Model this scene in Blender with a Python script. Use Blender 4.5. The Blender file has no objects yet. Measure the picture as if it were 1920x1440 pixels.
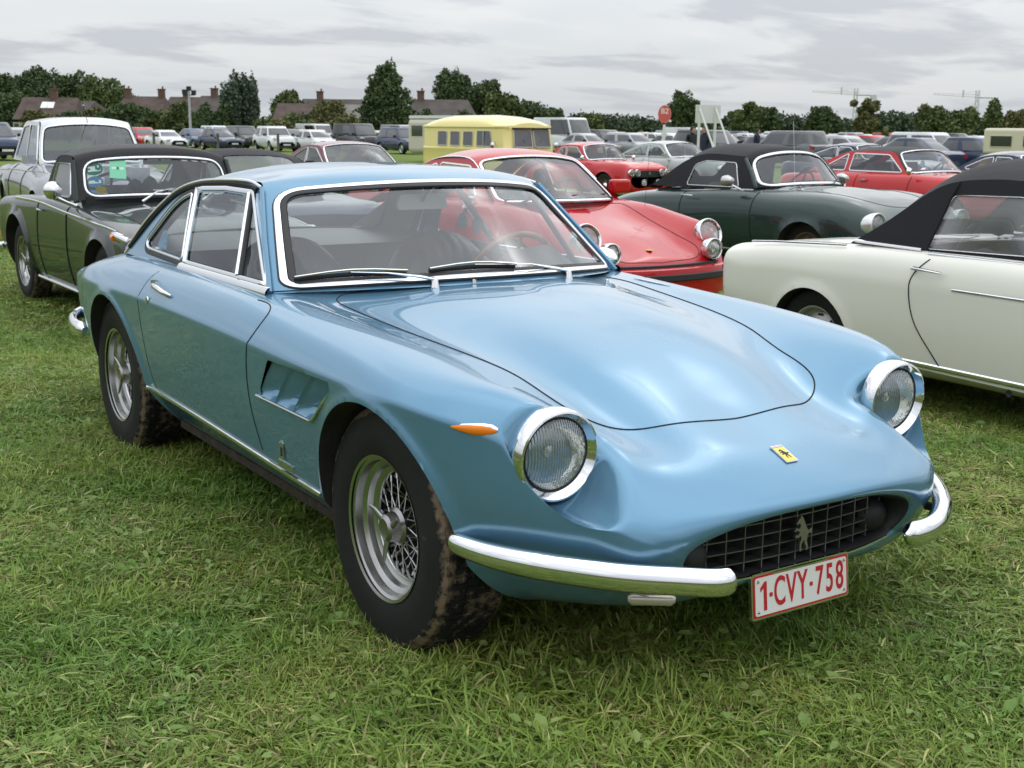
import bpy, bmesh, math, random
import numpy as np
from math import sin, cos, pi, sqrt, radians, atan2, hypot
from mathutils import Vector, Matrix
from mathutils.geometry import delaunay_2d_cdt
from mathutils.bvhtree import BVHTree

random.seed(7)
rng = np.random.default_rng(7)
SC = bpy.context.scene
COL = SC.collection

# ------------------------------------------------------------------ camera
CAM = np.array([2.76848445, -2.21180453, 1.35651812])
YAW, PIT, ROL, FPX = radians(146.59586984), radians(11.674379409), radians(0.6077145397), 2312.848
_D = np.array([cos(PIT)*cos(YAW), cos(PIT)*sin(YAW), -sin(PIT)])
_R0 = np.array([sin(YAW), -cos(YAW), 0.0]); _U0 = np.cross(_R0, _D)
_R = _R0*cos(ROL)+_U0*sin(ROL); _U = -_R0*sin(ROL)+_U0*cos(ROL)
cam_d = bpy.data.cameras.new('camera'); cam = bpy.data.objects.new('camera', cam_d); COL.objects.link(cam)
cam_d.sensor_width = 36.0; cam_d.lens = FPX/1920*36.0; cam_d.clip_end = 3000; cam_d.clip_start = .05
m = Matrix(((_R[0], _U[0], -_D[0], CAM[0]), (_R[1], _U[1], -_D[1], CAM[1]), (_R[2], _U[2], -_D[2], CAM[2]), (0, 0, 0, 1)))
cam.matrix_world = m
cam_d.dof.use_dof = True; cam_d.dof.focus_distance = 3.7; cam_d.dof.aperture_fstop = 11.0
SC.camera = cam

# ------------------------------------------------------------------ world: overcast sky with cloud layers
SUN_EL, SUN_AZ = radians(48), radians(122)     # direction towards the sun
W = bpy.data.worlds.new('World'); SC.world = W; W.use_nodes = True
nt = W.node_tree; nt.nodes.clear()
def N(t, **k):
    n = nt.nodes.new(t)
    for a, b in k.items(): setattr(n, a, b)
    return n
def L(a, b): nt.links.new(a, b)
def mth(op, a, b=None, c=None):
    n = N('ShaderNodeMath', operation=op)
    for i, v in enumerate((a, b, c)):
        if v is None: continue
        if isinstance(v, (int, float)): n.inputs[i].default_value = v
        else: L(v, n.inputs[i])
    return n.outputs[0]
def ramp(fac, stops, interp='LINEAR'):
    n = N('ShaderNodeValToRGB'); n.color_ramp.interpolation = interp
    e = n.color_ramp.elements
    while len(e) < len(stops): e.new(.5)
    for el, (p, c) in zip(e, stops):
        el.position = p; el.color = (c[0], c[1], c[2], 1) if not isinstance(c, (int, float)) else (c, c, c, 1)
    L(fac, n.inputs[0]); return n.outputs[0]
def mixc(fac, a, b, blend='MIX'):
    n = N('ShaderNodeMix', data_type='RGBA', blend_type=blend)
    for s, v in ((n.inputs[0], fac), (n.inputs[6], a), (n.inputs[7], b)):
        if isinstance(v, (int, float)): s.default_value = v
        elif isinstance(v, tuple): s.default_value = (v[0], v[1], v[2], 1)
        else: L(v, s)
    return n.outputs[2]
tc = N('ShaderNodeTexCoord'); sep = N('ShaderNodeSeparateXYZ'); L(tc.outputs['Generated'], sep.inputs[0])
z = mth('MAXIMUM', sep.outputs[2], 0.0)
den = mth('ADD', z, 0.13)
comb = N('ShaderNodeCombineXYZ'); L(mth('DIVIDE', sep.outputs[0], den), comb.inputs[0]); L(mth('DIVIDE', sep.outputs[1], den), comb.inputs[1])
def cloudnoise(scale, loc, detail=6, rough=.55, rot=0.0, stretch=(1, 1, 1), dist=.3):
    mp = N('ShaderNodeMapping'); L(comb.outputs[0], mp.inputs[0])
    mp.inputs['Location'].default_value = loc; mp.inputs['Rotation'].default_value = (0, 0, rot); mp.inputs['Scale'].default_value = stretch
    n = N('ShaderNodeTexNoise'); n.inputs['Scale'].default_value = scale; n.inputs['Detail'].default_value = detail
    n.inputs['Roughness'].default_value = rough; n.inputs['Distortion'].default_value = dist; L(mp.outputs[0], n.inputs['Vector'])
    return n.outputs['Fac']
n1 = cloudnoise(1.35, (3.1, 1.2, 0), rot=.9, stretch=(1, .75, 1))
n2 = cloudnoise(3.0, (7.7, 4.2, 0), rot=.9, stretch=(1, .7, 1))
n3 = cloudnoise(.4, (1.7, 9.2, 0), detail=3, rot=.9)
base = ramp(n3, [(.35, (.60, .65, .705)), (.62, (.76, .775, .785))])
dark = ramp(n1, [(.46, 0.0), (.58, 1.0)], 'EASE')
lite = ramp(n2, [(.50, 0.0), (.68, 1.0)], 'EASE')
c = mixc(mth('MULTIPLY', dark, .72), base, (.47, .495, .55))
c = mixc(mth('MULTIPLY', lite, .5), c, (.80, .80, .80))
# CIE overcast: zenith brighter than horizon
lift = mth('ADD', mth('MULTIPLY', z, 2.0), 0.98)
lv = N('ShaderNodeCombineXYZ')
for i in range(3): L(lift, lv.inputs[i])
c = mixc(1.0, c, lv.outputs[0], 'MULTIPLY')
# thinner cloud round the hidden sun
sd = (cos(SUN_EL)*cos(SUN_AZ), cos(SUN_EL)*sin(SUN_AZ), sin(SUN_EL))
dt = N('ShaderNodeVectorMath', operation='DOT_PRODUCT'); L(tc.outputs['Generated'], dt.inputs[0]); dt.inputs[1].default_value = sd
glow = mth('MULTIPLY', mth('POWER', mth('MAXIMUM', dt.outputs['Value'], 0.0), 240.0), mth('ADD', mth('MULTIPLY', lite, .9), .25))
c = mixc(mth('MULTIPLY', glow, .8), c, (11.0, 10.9, 10.6))
# horizon haze
hz = mth('POWER', mth('SUBTRACT', 1.0, mth('MINIMUM', mth('MULTIPLY', z, 9.0), 1.0)), 2.0)
c = mixc(mth('MULTIPLY', hz, .55), c, (.56, .615, .67))
sky = N('ShaderNodeTexSky'); sky.sky_type = 'NISHITA'; sky.sun_disc = False
sky.sun_elevation = SUN_EL; sky.sun_rotation = pi/2-SUN_AZ
bg1 = N('ShaderNodeBackground'); L(sky.outputs[0], bg1.inputs[0]); bg1.inputs[1].default_value = .08
bg2 = N('ShaderNodeBackground'); L(c, bg2.inputs[0]); bg2.inputs[1].default_value = 1.0
ms = N('ShaderNodeMixShader'); ms.inputs[0].default_value = .93
L(bg1.outputs[0], ms.inputs[1]); L(bg2.outputs[0], ms.inputs[2])
wo = N('ShaderNodeOutputWorld'); L(ms.outputs[0], wo.inputs[0])

sun_d = bpy.data.lights.new('sun', 'SUN'); sun = bpy.data.objects.new('sun', sun_d); COL.objects.link(sun)
sun_d.energy = .6; sun_d.angle = radians(100); sun_d.color = (1.0, .965, .91)
sun.rotation_euler = Vector(sd).to_track_quat('Z', 'Y').to_euler()
SC.view_settings.view_transform = 'Standard'; SC.view_settings.look = 'None'
SC.view_settings.gamma = 1; SC.view_settings.use_curve_mapping = False; SC.view_settings.exposure = 0.0
SC.cycles.max_bounces = 10; SC.cycles.transparent_max_bounces = 24
SC.cycles.transmission_bounces = 6; SC.cycles.glossy_bounces = 5; SC.cycles.diffuse_bounces = 3
SC.cycles.caustics_reflective = False; SC.cycles.caustics_refractive = False

# ------------------------------------------------------------------ helpers
def sm(a, b, t):
    t = min(max((t-a)/(b-a), 0.0), 1.0); return t*t*(3-2*t)
def depth_of(x, y):
    return (x-CAM[0])*cos(YAW)+(y-CAM[1])*sin(YAW)
def gz(x, y):
    dx = max(abs(x+1.2)-2.1, 0); dy = max(abs(y)-1.0, 0); r = hypot(dx, dy)
    d = depth_of(x, y)
    nearcam = sm(4.0, 6.0, d)
    g = -.085*sm(.2, 2.0, r)*max(nearcam, sm(.6, 2.2, y)) - .15*sm(10, 28, d) - .06*sm(28, 90, d)
    return g
def spot(px, py, depth):
    v = _D+_R*(px-960)/FPX-_U*(py-720)/FPX
    return CAM+v*depth

def link(o, parent=None):
    COL.objects.link(o)
    if parent is not None: o.parent = parent
    return o
def tag(o, label=None, cat=None, group=None, kind=None):
    if label: o['label'] = label
    if cat: o['category'] = cat
    if group: o['group'] = group
    if kind: o['kind'] = kind
    return o
def empty(name, loc=(0, 0, 0), rz=0.0, label=None, cat=None, group=None):
    o = bpy.data.objects.new(name, None); COL.objects.link(o); o.location = loc; o.rotation_euler = (0, 0, rz)
    o.empty_display_size = .2
    return tag(o, label, cat, group)
def mesh(name, V, F, mat, parent=None, smooth=True, angle=None, mats=None, fmat=None, loc=None):
    me = bpy.data.meshes.new(name)
    me.from_pydata([tuple(v) for v in V], [], [tuple(f) for f in F])
    if mats:
        for mm in mats: me.materials.append(mm)
        if fmat is not None: me.polygons.foreach_set('material_index', fmat)
    elif mat is not None: me.materials.append(mat)
    me.update()
    if smooth:
        me.polygons.foreach_set('use_smooth', [True]*len(me.polygons))
        if angle: me.set_sharp_from_angle(angle=radians(angle))
    o = bpy.data.objects.new(name, me); link(o, parent)
    if loc is not None: o.location = loc
    return o
def copy_tree(o, parent=None):
    c = o.copy(); COL.objects.link(c); c.parent = parent
    for ch in list(o.children): copy_tree(ch, c)
    return c

class MB:
    """collects shapes for one mesh"""
    def __init__(s): s.V = []; s.F = []
    def add(s, V, F):
        b = len(s.V); s.V += [tuple(map(float, v)) for v in V]; s.F += [tuple(i+b for i in f) for f in F]; return s
    def box(s, c, d, rz=0, M=None):
        V = []
        for a in (-1, 1):
            for b in (-1, 1):
                for e in (-1, 1):
                    p = Vector((a*d[0]/2, b*d[1]/2, e*d[2]/2))
                    if M is not None: p = M @ p
                    if rz: p = Matrix.Rotation(rz, 3, 'Z') @ p
                    V.append((p.x+c[0], p.y+c[1], p.z+c[2]))
        F = [(0, 1, 3, 2), (4, 6, 7, 5), (0, 4, 5, 1), (2, 3, 7, 6), (0, 2, 6, 4), (1, 5, 7, 3)]
        return s.add(V, F)
    def tube(s, P, r, n=8, closed=False, cap=True, squash=None):
        V, F = tube_geo(P, r, n, closed, cap, squash); return s.add(V, F)
    def lathe(s, prof, n=32, axis='y', c=(0, 0, 0), a0=0, closed=False):
        """prof: list of (axial, radius)"""
        V = []; F = []; k = len(prof)
        for i in range(n):
            a = a0+2*pi*i/n
            for (h, r) in prof:
                u, w = r*cos(a), r*sin(a)
                p = {'y': (u, h, w), 'x': (h, u, w), 'z': (u, w, h)}[axis]
                V.append((p[0]+c[0], p[1]+c[1], p[2]+c[2]))
        for i in range(n):
            j = (i+1) % n
            for q in range(k-1 if not closed else k):
                q2 = (q+1) % k
                F.append((i*k+q, i*k+q2, j*k+q2, j*k+q))
        return s.add(V, F)
    def grid(s, G, wrap=False):
        m_, n_ = len(G), len(G[0]); V = [p for row in G for p in row]; F = []
        for i in range(m_-1):
            for j in range(n_-1): F.append((i*n_+j, (i+1)*n_+j, (i+1)*n_+j+1, i*n_+j+1))
            if wrap: F.append((i*n_+n_-1, (i+1)*n_+n_-1, (i+1)*n_, i*n_))
        return s.add(V, F)
    def prism(s, poly, h, M):
        """poly 2d -> extruded by h along local z, mapped by M (4x4)"""
        n = len(poly); V = [M @ Vector((p[0], p[1], 0)) for p in poly]+[M @ Vector((p[0], p[1], h)) for p in poly]
        from mathutils.geometry import tessellate_polygon
        T = tessellate_polygon([[Vector((p[0], p[1], 0)) for p in poly]])
        F = [tuple(t) for t in T]+[tuple(i+n for i in reversed(t)) for t in T]
        F += [(i, (i+1) % n, (i+1) % n+n, i+n) for i in range(n)]
        return s.add(V, F)
    def build(s, name, mat, parent=None, smooth=True, angle=40, loc=None):
        return mesh(name, s.V, s.F, mat, parent, smooth, angle, loc=loc)
def tube_geo(P, r, n=8, closed=False, cap=True, squash=None):
    P = [Vector(p) for p in P]; m_ = len(P); V = []; F = []
    rr = r if isinstance(r, (list, tuple, np.ndarray)) else [r]*m_
    up = None; T = []
    for i in range(m_):
        a = P[(i-1) % m_] if (closed or i > 0) else P[i]; b = P[(i+1) % m_] if (closed or i < m_-1) else P[i]
        T.append((b-a).normalized())
    up = Vector((0, 0, 1)) if abs(T[0].z) < .9 else Vector((1, 0, 0))
    for i in range(m_):
        t = T[i]; up = (up-t*up.dot(t)).normalized(); s_ = t.cross(up)
        for j in range(n):
            a = 2*pi*j/n
            ka, kb = (1, 1) if squash is None else squash
            V.append(P[i]+(up*cos(a)*ka+s_*sin(a)*kb)*rr[i])
    for i in range(m_-1 if not closed else m_):
        i2 = (i+1) % m_
        for j in range(n):
            j2 = (j+1) % n; F.append((i*n+j, i2*n+j, i2*n+j2, i*n+j2))
    if cap and not closed:
        F.append(tuple(range(n))); F.append(tuple((m_-1)*n+j for j in reversed(range(n))))
    return V, F

def cubic(t, P, tt):
    """natural cubic spline through P at knots t evaluated at tt"""
    t = np.asarray(t, float); P = np.asarray(P, float); tt = np.asarray(tt, float)
    if P.ndim == 1: P = P[:, None]
    n = len(t)
    if n == 2:
        w = (tt-t[0])/(t[1]-t[0]); return P[0]+(P[1]-P[0])*w[:, None]
    h = np.diff(t); A = np.zeros((n, n)); B = np.zeros((n, P.shape[1])); A[0, 0] = A[-1, -1] = 1
    for i in range(1, n-1):
        A[i, i-1] = h[i-1]; A[i, i] = 2*(h[i-1]+h[i]); A[i, i+1] = h[i]
        B[i] = 6*((P[i+1]-P[i])/h[i]-(P[i]-P[i-1])/h[i-1])
    M_ = np.linalg.solve(A, B)
    k = np.clip(np.searchsorted(t, tt, side='right')-1, 0, n-2)
    h_ = h[k][:, None]; a = (t[k+1]-tt)[:, None]; b = (tt-t[k])[:, None]
    return (M_[k]*a**3+M_[k+1]*b**3)/(6*h_)+(P[k]/h_-M_[k]*h_/6)*a+(P[k+1]/h_-M_[k+1]*h_/6)*b
def spl(P, n, closed=False):
    P = np.asarray(P, float)
    if closed:
        P = np.vstack([P[-2:], P, P[:3]])
    d = np.r_[0, np.cumsum(np.maximum(np.linalg.norm(np.diff(P, axis=0), axis=1), 1e-6)**.5)]
    if closed:
        tt = np.linspace(d[2], d[-3], n, endpoint=False)
    else: tt = np.linspace(d[0], d[-1], n)
    return cubic(d, P, tt)
def roundpoly(P, r=.03, n=5):
    out = []; k = len(P); rs = r if isinstance(r, (list, tuple)) else [r]*k
    for i in range(k):
        a, b, c_ = [np.array(P[j % k], float) for j in (i-1, i, i+1)]
        u, v = a-b, c_-b; lu, lv = np.linalg.norm(u), np.linalg.norm(v)
        q = min(rs[i], lu*.45, lv*.45)
        if q < 1e-5: out.append(tuple(b)); continue
        p0, p1 = b+u/lu*q, b+v/lv*q
        for s_ in np.linspace(0, 1, n):
            out.append(tuple((1-s_)**2*p0+2*s_*(1-s_)*b+s_*s_*p1))
    return out
def densify(P, step, closed=True):
    out = []; k = len(P)
    for i in range(k if closed else k-1):
        a, b = np.array(P[i], float), np.array(P[(i+1) % k], float); m_ = max(1, int(np.linalg.norm(b-a)/step))
        for j in range(m_): out.append(tuple(a+(b-a)*j/m_))
    if not closed: out.append(tuple(P[-1]))
    return out
def pip(pts, poly):
    x, y = pts[:, 0], pts[:, 1]; ins = np.zeros(len(pts), bool); n = len(poly)
    for i in range(n):
        x1, y1 = poly[i]; x2, y2 = poly[(i+1) % n]
        if y1 == y2: continue
        c_ = ((y1 > y) != (y2 > y)) & (x < (x2-x1)*(y-y1)/(y2-y1)+x1)
        ins ^= c_
    return ins
def panel2d(outer, holes, fn, step):
    """triangulated sheet with holes; fn maps (a,b) -> 3d point"""
    outer = densify(outer, step); holes = [densify(h, step) for h in holes]
    pts = list(outer); E = [(i, (i+1) % len(outer)) for i in range(len(outer))]
    for h in holes:
        b = len(pts); pts += h; E += [(b+i, b+(i+1) % len(h)) for i in range(len(h))]
    o = np.array(outer); lo, hi = o.min(0), o.max(0)
    xs = np.arange(lo[0]+step/2, hi[0], step); ys = np.arange(lo[1]+step/2, hi[1], step)
    if len(xs) and len(ys):
        g = np.array([(x, y) for x in xs for y in ys]); ok = pip(g, outer)
        for h in holes: ok &= ~pip(g, h)
        g = g[ok]; B = np.array(pts)
        if len(g):
            keep = np.array([np.min(np.abs(B-q).sum(1)) > step*.55 for q in g]); g = g[keep]
            pts += [tuple(q) for q in g]
    r = delaunay_2d_cdt([Vector(p) for p in pts], E, [], 0, 1e-7)
    P2 = np.array([(v.x, v.y) for v in r[0]]); T = [tuple(f) for f in r[2]]
    cen = np.array([P2[list(f)].mean(0) for f in T]); ok = pip(cen, outer)
    for h in holes: ok &= ~pip(cen, h)
    T = [f for f, k in zip(T, ok) if k]
    return [tuple(fn(p[0], p[1])) for p in P2], T
def normal_of(fn, a, b, e=.004):
    p = np.array(fn(a, b)); u = np.array(fn(a+e, b))-p; v = np.array(fn(a, b+e))-p
    n = np.cross(u, v); return n/(np.linalg.norm(n)+1e-12)
def band(poly, fn, w0, w1, h, sgn=1, step=.03, closed=True, prof=None):
    """raised trim following poly (2d) between lateral offsets w0..w1, height h"""
    P = np.array(densify(poly, step, closed)); n = len(P); V = []; F = []
    prof = prof or [(0, -.3), (.08, .7), (.5, 1.0), (.92, .7), (1, -.3)]
    k = len(prof)
    area = sum(P[i][0]*P[(i+1) % n][1]-P[(i+1) % n][0]*P[i][1] for i in range(n))
    so = 1 if area > 0 else -1
    for i in range(n):
        a = P[(i-1) % n] if (closed or i > 0) else P[i]; b = P[(i+1) % n] if (closed or i < n-1) else P[i]
        t = (b-a)/(np.linalg.norm(b-a)+1e-12); nn = np.array([t[1], -t[0]])*so
        for (s_, hh) in prof:
            q = P[i]+nn*(w0+(w1-w0)*s_); p = np.array(fn(q[0], q[1])); nr = normal_of(fn, q[0], q[1])*sgn
            V.append(p+nr*h*hh)
    for i in range(n if closed else n-1):
        j = (i+1) % n
        for q in range(k-1): F.append((i*k+q, i*k+q+1, j*k+q+1, j*k+q))
    return V, F
def mirror_y(V): return [(v[0], -v[1], v[2]) for v in V]
def compact(V, F):
    used = sorted({i for f in F for i in f}); ix = {u: i for i, u in enumerate(used)}
    return [V[u] for u in used], [tuple(ix[i] for i in f) for f in F]
# ------------------------------------------------------------------ materials
_mats = {}
def mat(name, base=(.5, .5, .5), rough=.5, metal=0.0, coat=0.0, spec=.5, var=0.0, vscale=8, bump=0.0, bscale=60, emis=None, coat_rough=.03, sheen=0, trans=0, ior=1.5):
    if name in _mats: return _mats[name]
    if coat >= .7 and metal < .9: spec = .12; coat *= .8
    M = bpy.data.materials.new(name); M.use_nodes = True; t = M.node_tree; b = t.nodes['Principled BSDF']
    b.inputs['Base Color'].default_value = (*base, 1); b.inputs['Roughness'].default_value = rough
    b.inputs['Metallic'].default_value = metal; b.inputs['Coat Weight'].default_value = coat
    b.inputs['Coat Roughness'].default_value = coat_rough; b.inputs['Specular IOR Level'].default_value = spec
    b.inputs['Sheen Weight'].default_value = sheen*.2; b.inputs['IOR'].default_value = ior
    if trans: b.inputs['Transmission Weight'].default_value = trans
    tcn = t.nodes.new('ShaderNodeTexCoord')
    nz = t.nodes.new('ShaderNodeTexNoise'); nz.inputs['Scale'].default_value = vscale; nz.inputs['Detail'].default_value = 5
    t.links.new(tcn.outputs['Object'], nz.inputs['Vector'])
    if var:
        mr = t.nodes.new('ShaderNodeMapRange'); mr.inputs[1].default_value = .3; mr.inputs[2].default_value = .7
        mr.inputs[3].default_value = 1-var; mr.inputs[4].default_value = 1+var; t.links.new(nz.outputs['Fac'], mr.inputs[0])
        mx = t.nodes.new('ShaderNodeVectorMath'); mx.operation = 'SCALE'; mx.inputs[0].default_value = base
        t.links.new(mr.outputs[0], mx.inputs['Scale']); t.links.new(mx.outputs[0], b.inputs['Base Color'])
    mr2 = t.nodes.new('ShaderNodeMapRange'); mr2.inputs[3].default_value = max(rough-.04, 0.01); mr2.inputs[4].default_value = rough+.05
    t.links.new(nz.outputs['Fac'], mr2.inputs[0]); t.links.new(mr2.outputs[0], b.inputs['Roughness'])
    if bump:
        n2_ = t.nodes.new('ShaderNodeTexNoise'); n2_.inputs['Scale'].default_value = bscale; n2_.inputs['Detail'].default_value = 4
        t.links.new(tcn.outputs['Object'], n2_.inputs['Vector'])
        bp = t.nodes.new('ShaderNodeBump'); bp.inputs['Strength'].default_value = bump; bp.inputs['Distance'].default_value = .01
        t.links.new(n2_.outputs['Fac'], bp.inputs['Height']); t.links.new(bp.outputs[0], b.inputs['Normal'])
    if emis: b.inputs['Emission Color'].default_value = (*emis[0], 1); b.inputs['Emission Strength'].default_value = emis[1]
    _mats[name] = M
    return M
def paint(name, base, metal=.0, rough=.4, coat=1.0): return mat('paint_'+name, base, rough, metal, coat, var=.04, vscale=3)
def glass(name, tint=(.82, .86, .85), refl=1.0, haze=0.0):
    M = bpy.data.materials.new(name); M.use_nodes = True; t = M.node_tree; t.nodes.clear()
    out = t.nodes.new('ShaderNodeOutputMaterial'); tr = t.nodes.new('ShaderNodeBsdfTransparent'); tr.inputs[0].default_value = (*tint, 1)
    gl = t.nodes.new('ShaderNodeBsdfGlossy'); gl.inputs['Roughness'].default_value = 0.0; gl.inputs[0].default_value = (.95, .97, 1, 1)
    fr = t.nodes.new('ShaderNodeLayerWeight'); fr.inputs[0].default_value = .5
    pw = t.nodes.new('ShaderNodeMath'); pw.operation = 'POWER'; pw.inputs[1].default_value = 5; t.links.new(fr.outputs['Facing'], pw.inputs[0])
    mu = t.nodes.new('ShaderNodeMath'); mu.operation = 'MULTIPLY_ADD'; mu.inputs[1].default_value = .9; mu.inputs[2].default_value = .075*refl; mu.use_clamp = True
    t.links.new(pw.outputs[0], mu.inputs[0])
    mx = t.nodes.new('ShaderNodeMixShader'); t.links.new(mu.outputs[0], mx.inputs[0]); t.links.new(tr.outputs[0], mx.inputs[1]); t.links.new(gl.outputs[0], mx.inputs[2])
    last = mx
    if haze:
        df = t.nodes.new('ShaderNodeBsdfDiffuse'); df.inputs[0].default_value = (.8, .8, .8, 1)
        m2_ = t.nodes.new('ShaderNodeMixShader'); m2_.inputs[0].default_value = haze
        nz = t.nodes.new('ShaderNodeTexNoise'); nz.inputs['Scale'].default_value = 3; tcn = t.nodes.new('ShaderNodeTexCoord'); t.links.new(tcn.outputs['Object'], nz.inputs['Vector'])
        mr = t.nodes.new('ShaderNodeMapRange'); mr.inputs[3].default_value = haze*.5; mr.inputs[4].default_value = haze*1.5
        t.links.new(nz.outputs['Fac'], mr.inputs[0]); t.links.new(mr.outputs[0], m2_.inputs[0])
        t.links.new(mx.outputs[0], m2_.inputs[1]); t.links.new(df.outputs[0], m2_.inputs[2]); last = m2_
    t.links.new(last.outputs[0], out.inputs[0]); return M
M_CHROME = mat('chrome', (.80, .81, .83), .06, 1.0)
M_CHROME2 = mat('chrome_trim', (.72, .73, .75), .14, 1.0, bump=.05, bscale=20)
M_ALU = mat('polished_aluminium', (.50, .50, .49), .22, 1.0, var=.08, vscale=14)
M_RUBBER = mat('black_rubber', (.02, .02, .021), .55, bump=.1)
M_BLACK = mat('matt_black', (.012, .012, .013), .6)
M_DARK = mat('dark_gap', (.006, .007, .009), .8)
M_UNDER = mat('underbody', (.02, .018, .016), .9, bump=.4, bscale=30, var=.4)
M_LEATHER = mat('black_leather', (.030, .031, .034), .42, spec=.6, bump=.25, bscale=90)
M_PARCEL = mat('grey_parcel_carpet', (.045, .045, .048), .9)
M_LINER = mat('beige_headlining', (.42, .40, .36), .85, bump=.1)
M_WOOD = mat('wooden_wheel_rim', (.25, .09, .035), .28, coat=.6, var=.3, vscale=30)
M_GLASS = glass('window_glass', (.80, .84, .83), 1.0, .0)
M_GLASSW = glass('windscreen_glass', (.84, .87, .86), 1.15, .0)
M_PLASTW = glass('plastic_window', (.62, .63, .64), 1.0, .22)
M_DGLASS = mat('dark_car_glass', (.012, .015, .018), .05, spec=1.0, coat=.6)
M_AMBER = mat('amber_lens', (.85, .22, .01), .12, coat=.8)
M_RED_L = mat('red_lens', (.5, .01, .01), .12, coat=.8)
M_WHITE = mat('white_paint', (.72, .72, .70), .35)
M_BOWL = mat('lamp_reflector', (.88, .88, .86), .10, 1.0, bump=.5, bscale=20)
def lens_mat():
    M = bpy.data.materials.new('ribbed_lamp_glass'); M.use_nodes = True; t = M.node_tree; t.nodes.clear()
    out = t.nodes.new('ShaderNodeOutputMaterial'); tr = t.nodes.new('ShaderNodeBsdfTransparent'); tr.inputs[0].default_value = (.90, .91, .89, 1)
    gl = t.nodes.new('ShaderNodeBsdfGlossy'); gl.inputs['Roughness'].default_value = .06
    df = t.nodes.new('ShaderNodeBsdfDiffuse'); df.inputs[0].default_value = (.5, .51, .49, 1)
    tcn = t.nodes.new('ShaderNodeTexCoord'); wv = t.nodes.new('ShaderNodeTexWave'); wv.bands_direction = 'Y'; wv.inputs['Scale'].default_value = 46; wv.inputs['Distortion'].default_value = .3
    t.links.new(tcn.outputs['Object'], wv.inputs['Vector'])
    bp = t.nodes.new('ShaderNodeBump'); bp.inputs['Strength'].default_value = .8; bp.inputs['Distance'].default_value = .003; t.links.new(wv.outputs['Fac'], bp.inputs['Height'])
    t.links.new(bp.outputs[0], gl.inputs['Normal']); t.links.new(bp.outputs[0], df.inputs['Normal'])
    m1 = t.nodes.new('ShaderNodeMixShader'); m1.inputs[0].default_value = .30; t.links.new(tr.outputs[0], m1.inputs[1]); t.links.new(gl.outputs[0], m1.inputs[2])
    m2_ = t.nodes.new('ShaderNodeMixShader')
    mr = t.nodes.new('ShaderNodeMapRange'); mr.inputs[3].default_value = .03; mr.inputs[4].default_value = .24; t.links.new(wv.outputs['Fac'], mr.inputs[0]); t.links.new(mr.outputs[0], m2_.inputs[0])
    t.links.new(m1.outputs[0], m2_.inputs[1]); t.links.new(df.outputs[0], m2_.inputs[2]); t.links.new(m2_.outputs[0], out.inputs[0]); return M
M_LENS = lens_mat()
def tyre_mat(name, mud):
    """rubber with dried mud round the shoulder; object space, hub at the origin, axle along y"""
    M = bpy.data.materials.new(name); M.use_nodes = True; t = M.node_tree; b = t.nodes['Principled BSDF']
    def n(ty): return t.nodes.new(ty)
    def mm(op, a, b_=None):
        q = n('ShaderNodeMath'); q.operation = op
        for i, v in enumerate((a, b_)):
            if v is None: continue
            if isinstance(v, (int, float)): q.inputs[i].default_value = v
            else: t.links.new(v, q.inputs[i])
        return q.outputs[0]
    tcn = n('ShaderNodeTexCoord'); sp = n('ShaderNodeSeparateXYZ'); t.links.new(tcn.outputs['Object'], sp.inputs[0])
    r = mm('SQRT', mm('ADD', mm('POWER', sp.outputs[0], 2.0), mm('POWER', sp.outputs[2], 2.0)))
    nz = n('ShaderNodeTexNoise'); nz.inputs['Scale'].default_value = 38; nz.inputs['Detail'].default_value = 8; nz.inputs['Roughness'].default_value = .65; t.links.new(tcn.outputs['Object'], nz.inputs['Vector'])
    nb = n('ShaderNodeTexNoise'); nb.inputs['Scale'].default_value = 6; nb.inputs['Detail'].default_value = 4; t.links.new(tcn.outputs['Object'], nb.inputs['Vector'])
    d = mm('ABSOLUTE', mm('SUBTRACT', r, .314)); band_ = mm('SUBTRACT', 1.0, mm('MULTIPLY', d, 42.0)); band_ = mm('MAXIMUM', band_, 0.0)
    tread = mm('MULTIPLY', mm('GREATER_THAN', r, .318), .04)
    k = mm('ADD', mm('MULTIPLY', band_, .42*mud), mm('MULTIPLY', tread, mud))
    k = mm('ADD', k, mm('MULTIPLY', mm('SUBTRACT', nb.outputs['Fac'], .5), .55))
    k = mm('ADD', k, mm('SUBTRACT', nz.outputs['Fac'], .5))
    cr = n('ShaderNodeValToRGB'); cr.color_ramp.elements[0].position = .20; cr.color_ramp.elements[1].position = .37; t.links.new(k, cr.inputs[0])
    mx = n('ShaderNodeMix'); mx.data_type = 'RGBA'; t.links.new(cr.outputs[0], mx.inputs[0]); mx.inputs[6].default_value = (.013, .013, .014, 1); mx.inputs[7].default_value = (.17, .125, .082, 1)
    du = n('ShaderNodeMix'); du.data_type = 'RGBA'; mr = n('ShaderNodeMapRange'); mr.inputs[1].default_value = .35; mr.inputs[2].default_value = .75; mr.inputs[4].default_value = .07
    t.links.new(nb.outputs['Fac'], mr.inputs[0]); t.links.new(mr.outputs[0], du.inputs[0]); t.links.new(mx.outputs[2], du.inputs[6]); du.inputs[7].default_value = (.10, .09, .08, 1)
    t.links.new(du.outputs[2], b.inputs['Base Color']); b.inputs['Roughness'].default_value = .6; b.inputs['Specular IOR Level'].default_value = .2
    bp = n('ShaderNodeBump'); bp.inputs['Strength'].default_value = .5; bp.inputs['Distance'].default_value = .006
    t.links.new(mm('ADD', cr.outputs[0], mm('MULTIPLY', nz.outputs['Fac'], .3)), bp.inputs['Height']); t.links.new(bp.outputs[0], b.inputs['Normal'])
    return M
M_TYRE = tyre_mat('muddy_tyre_rubber', 1.0); M_TYRE2 = tyre_mat('tyre_rubber', .45)
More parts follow.
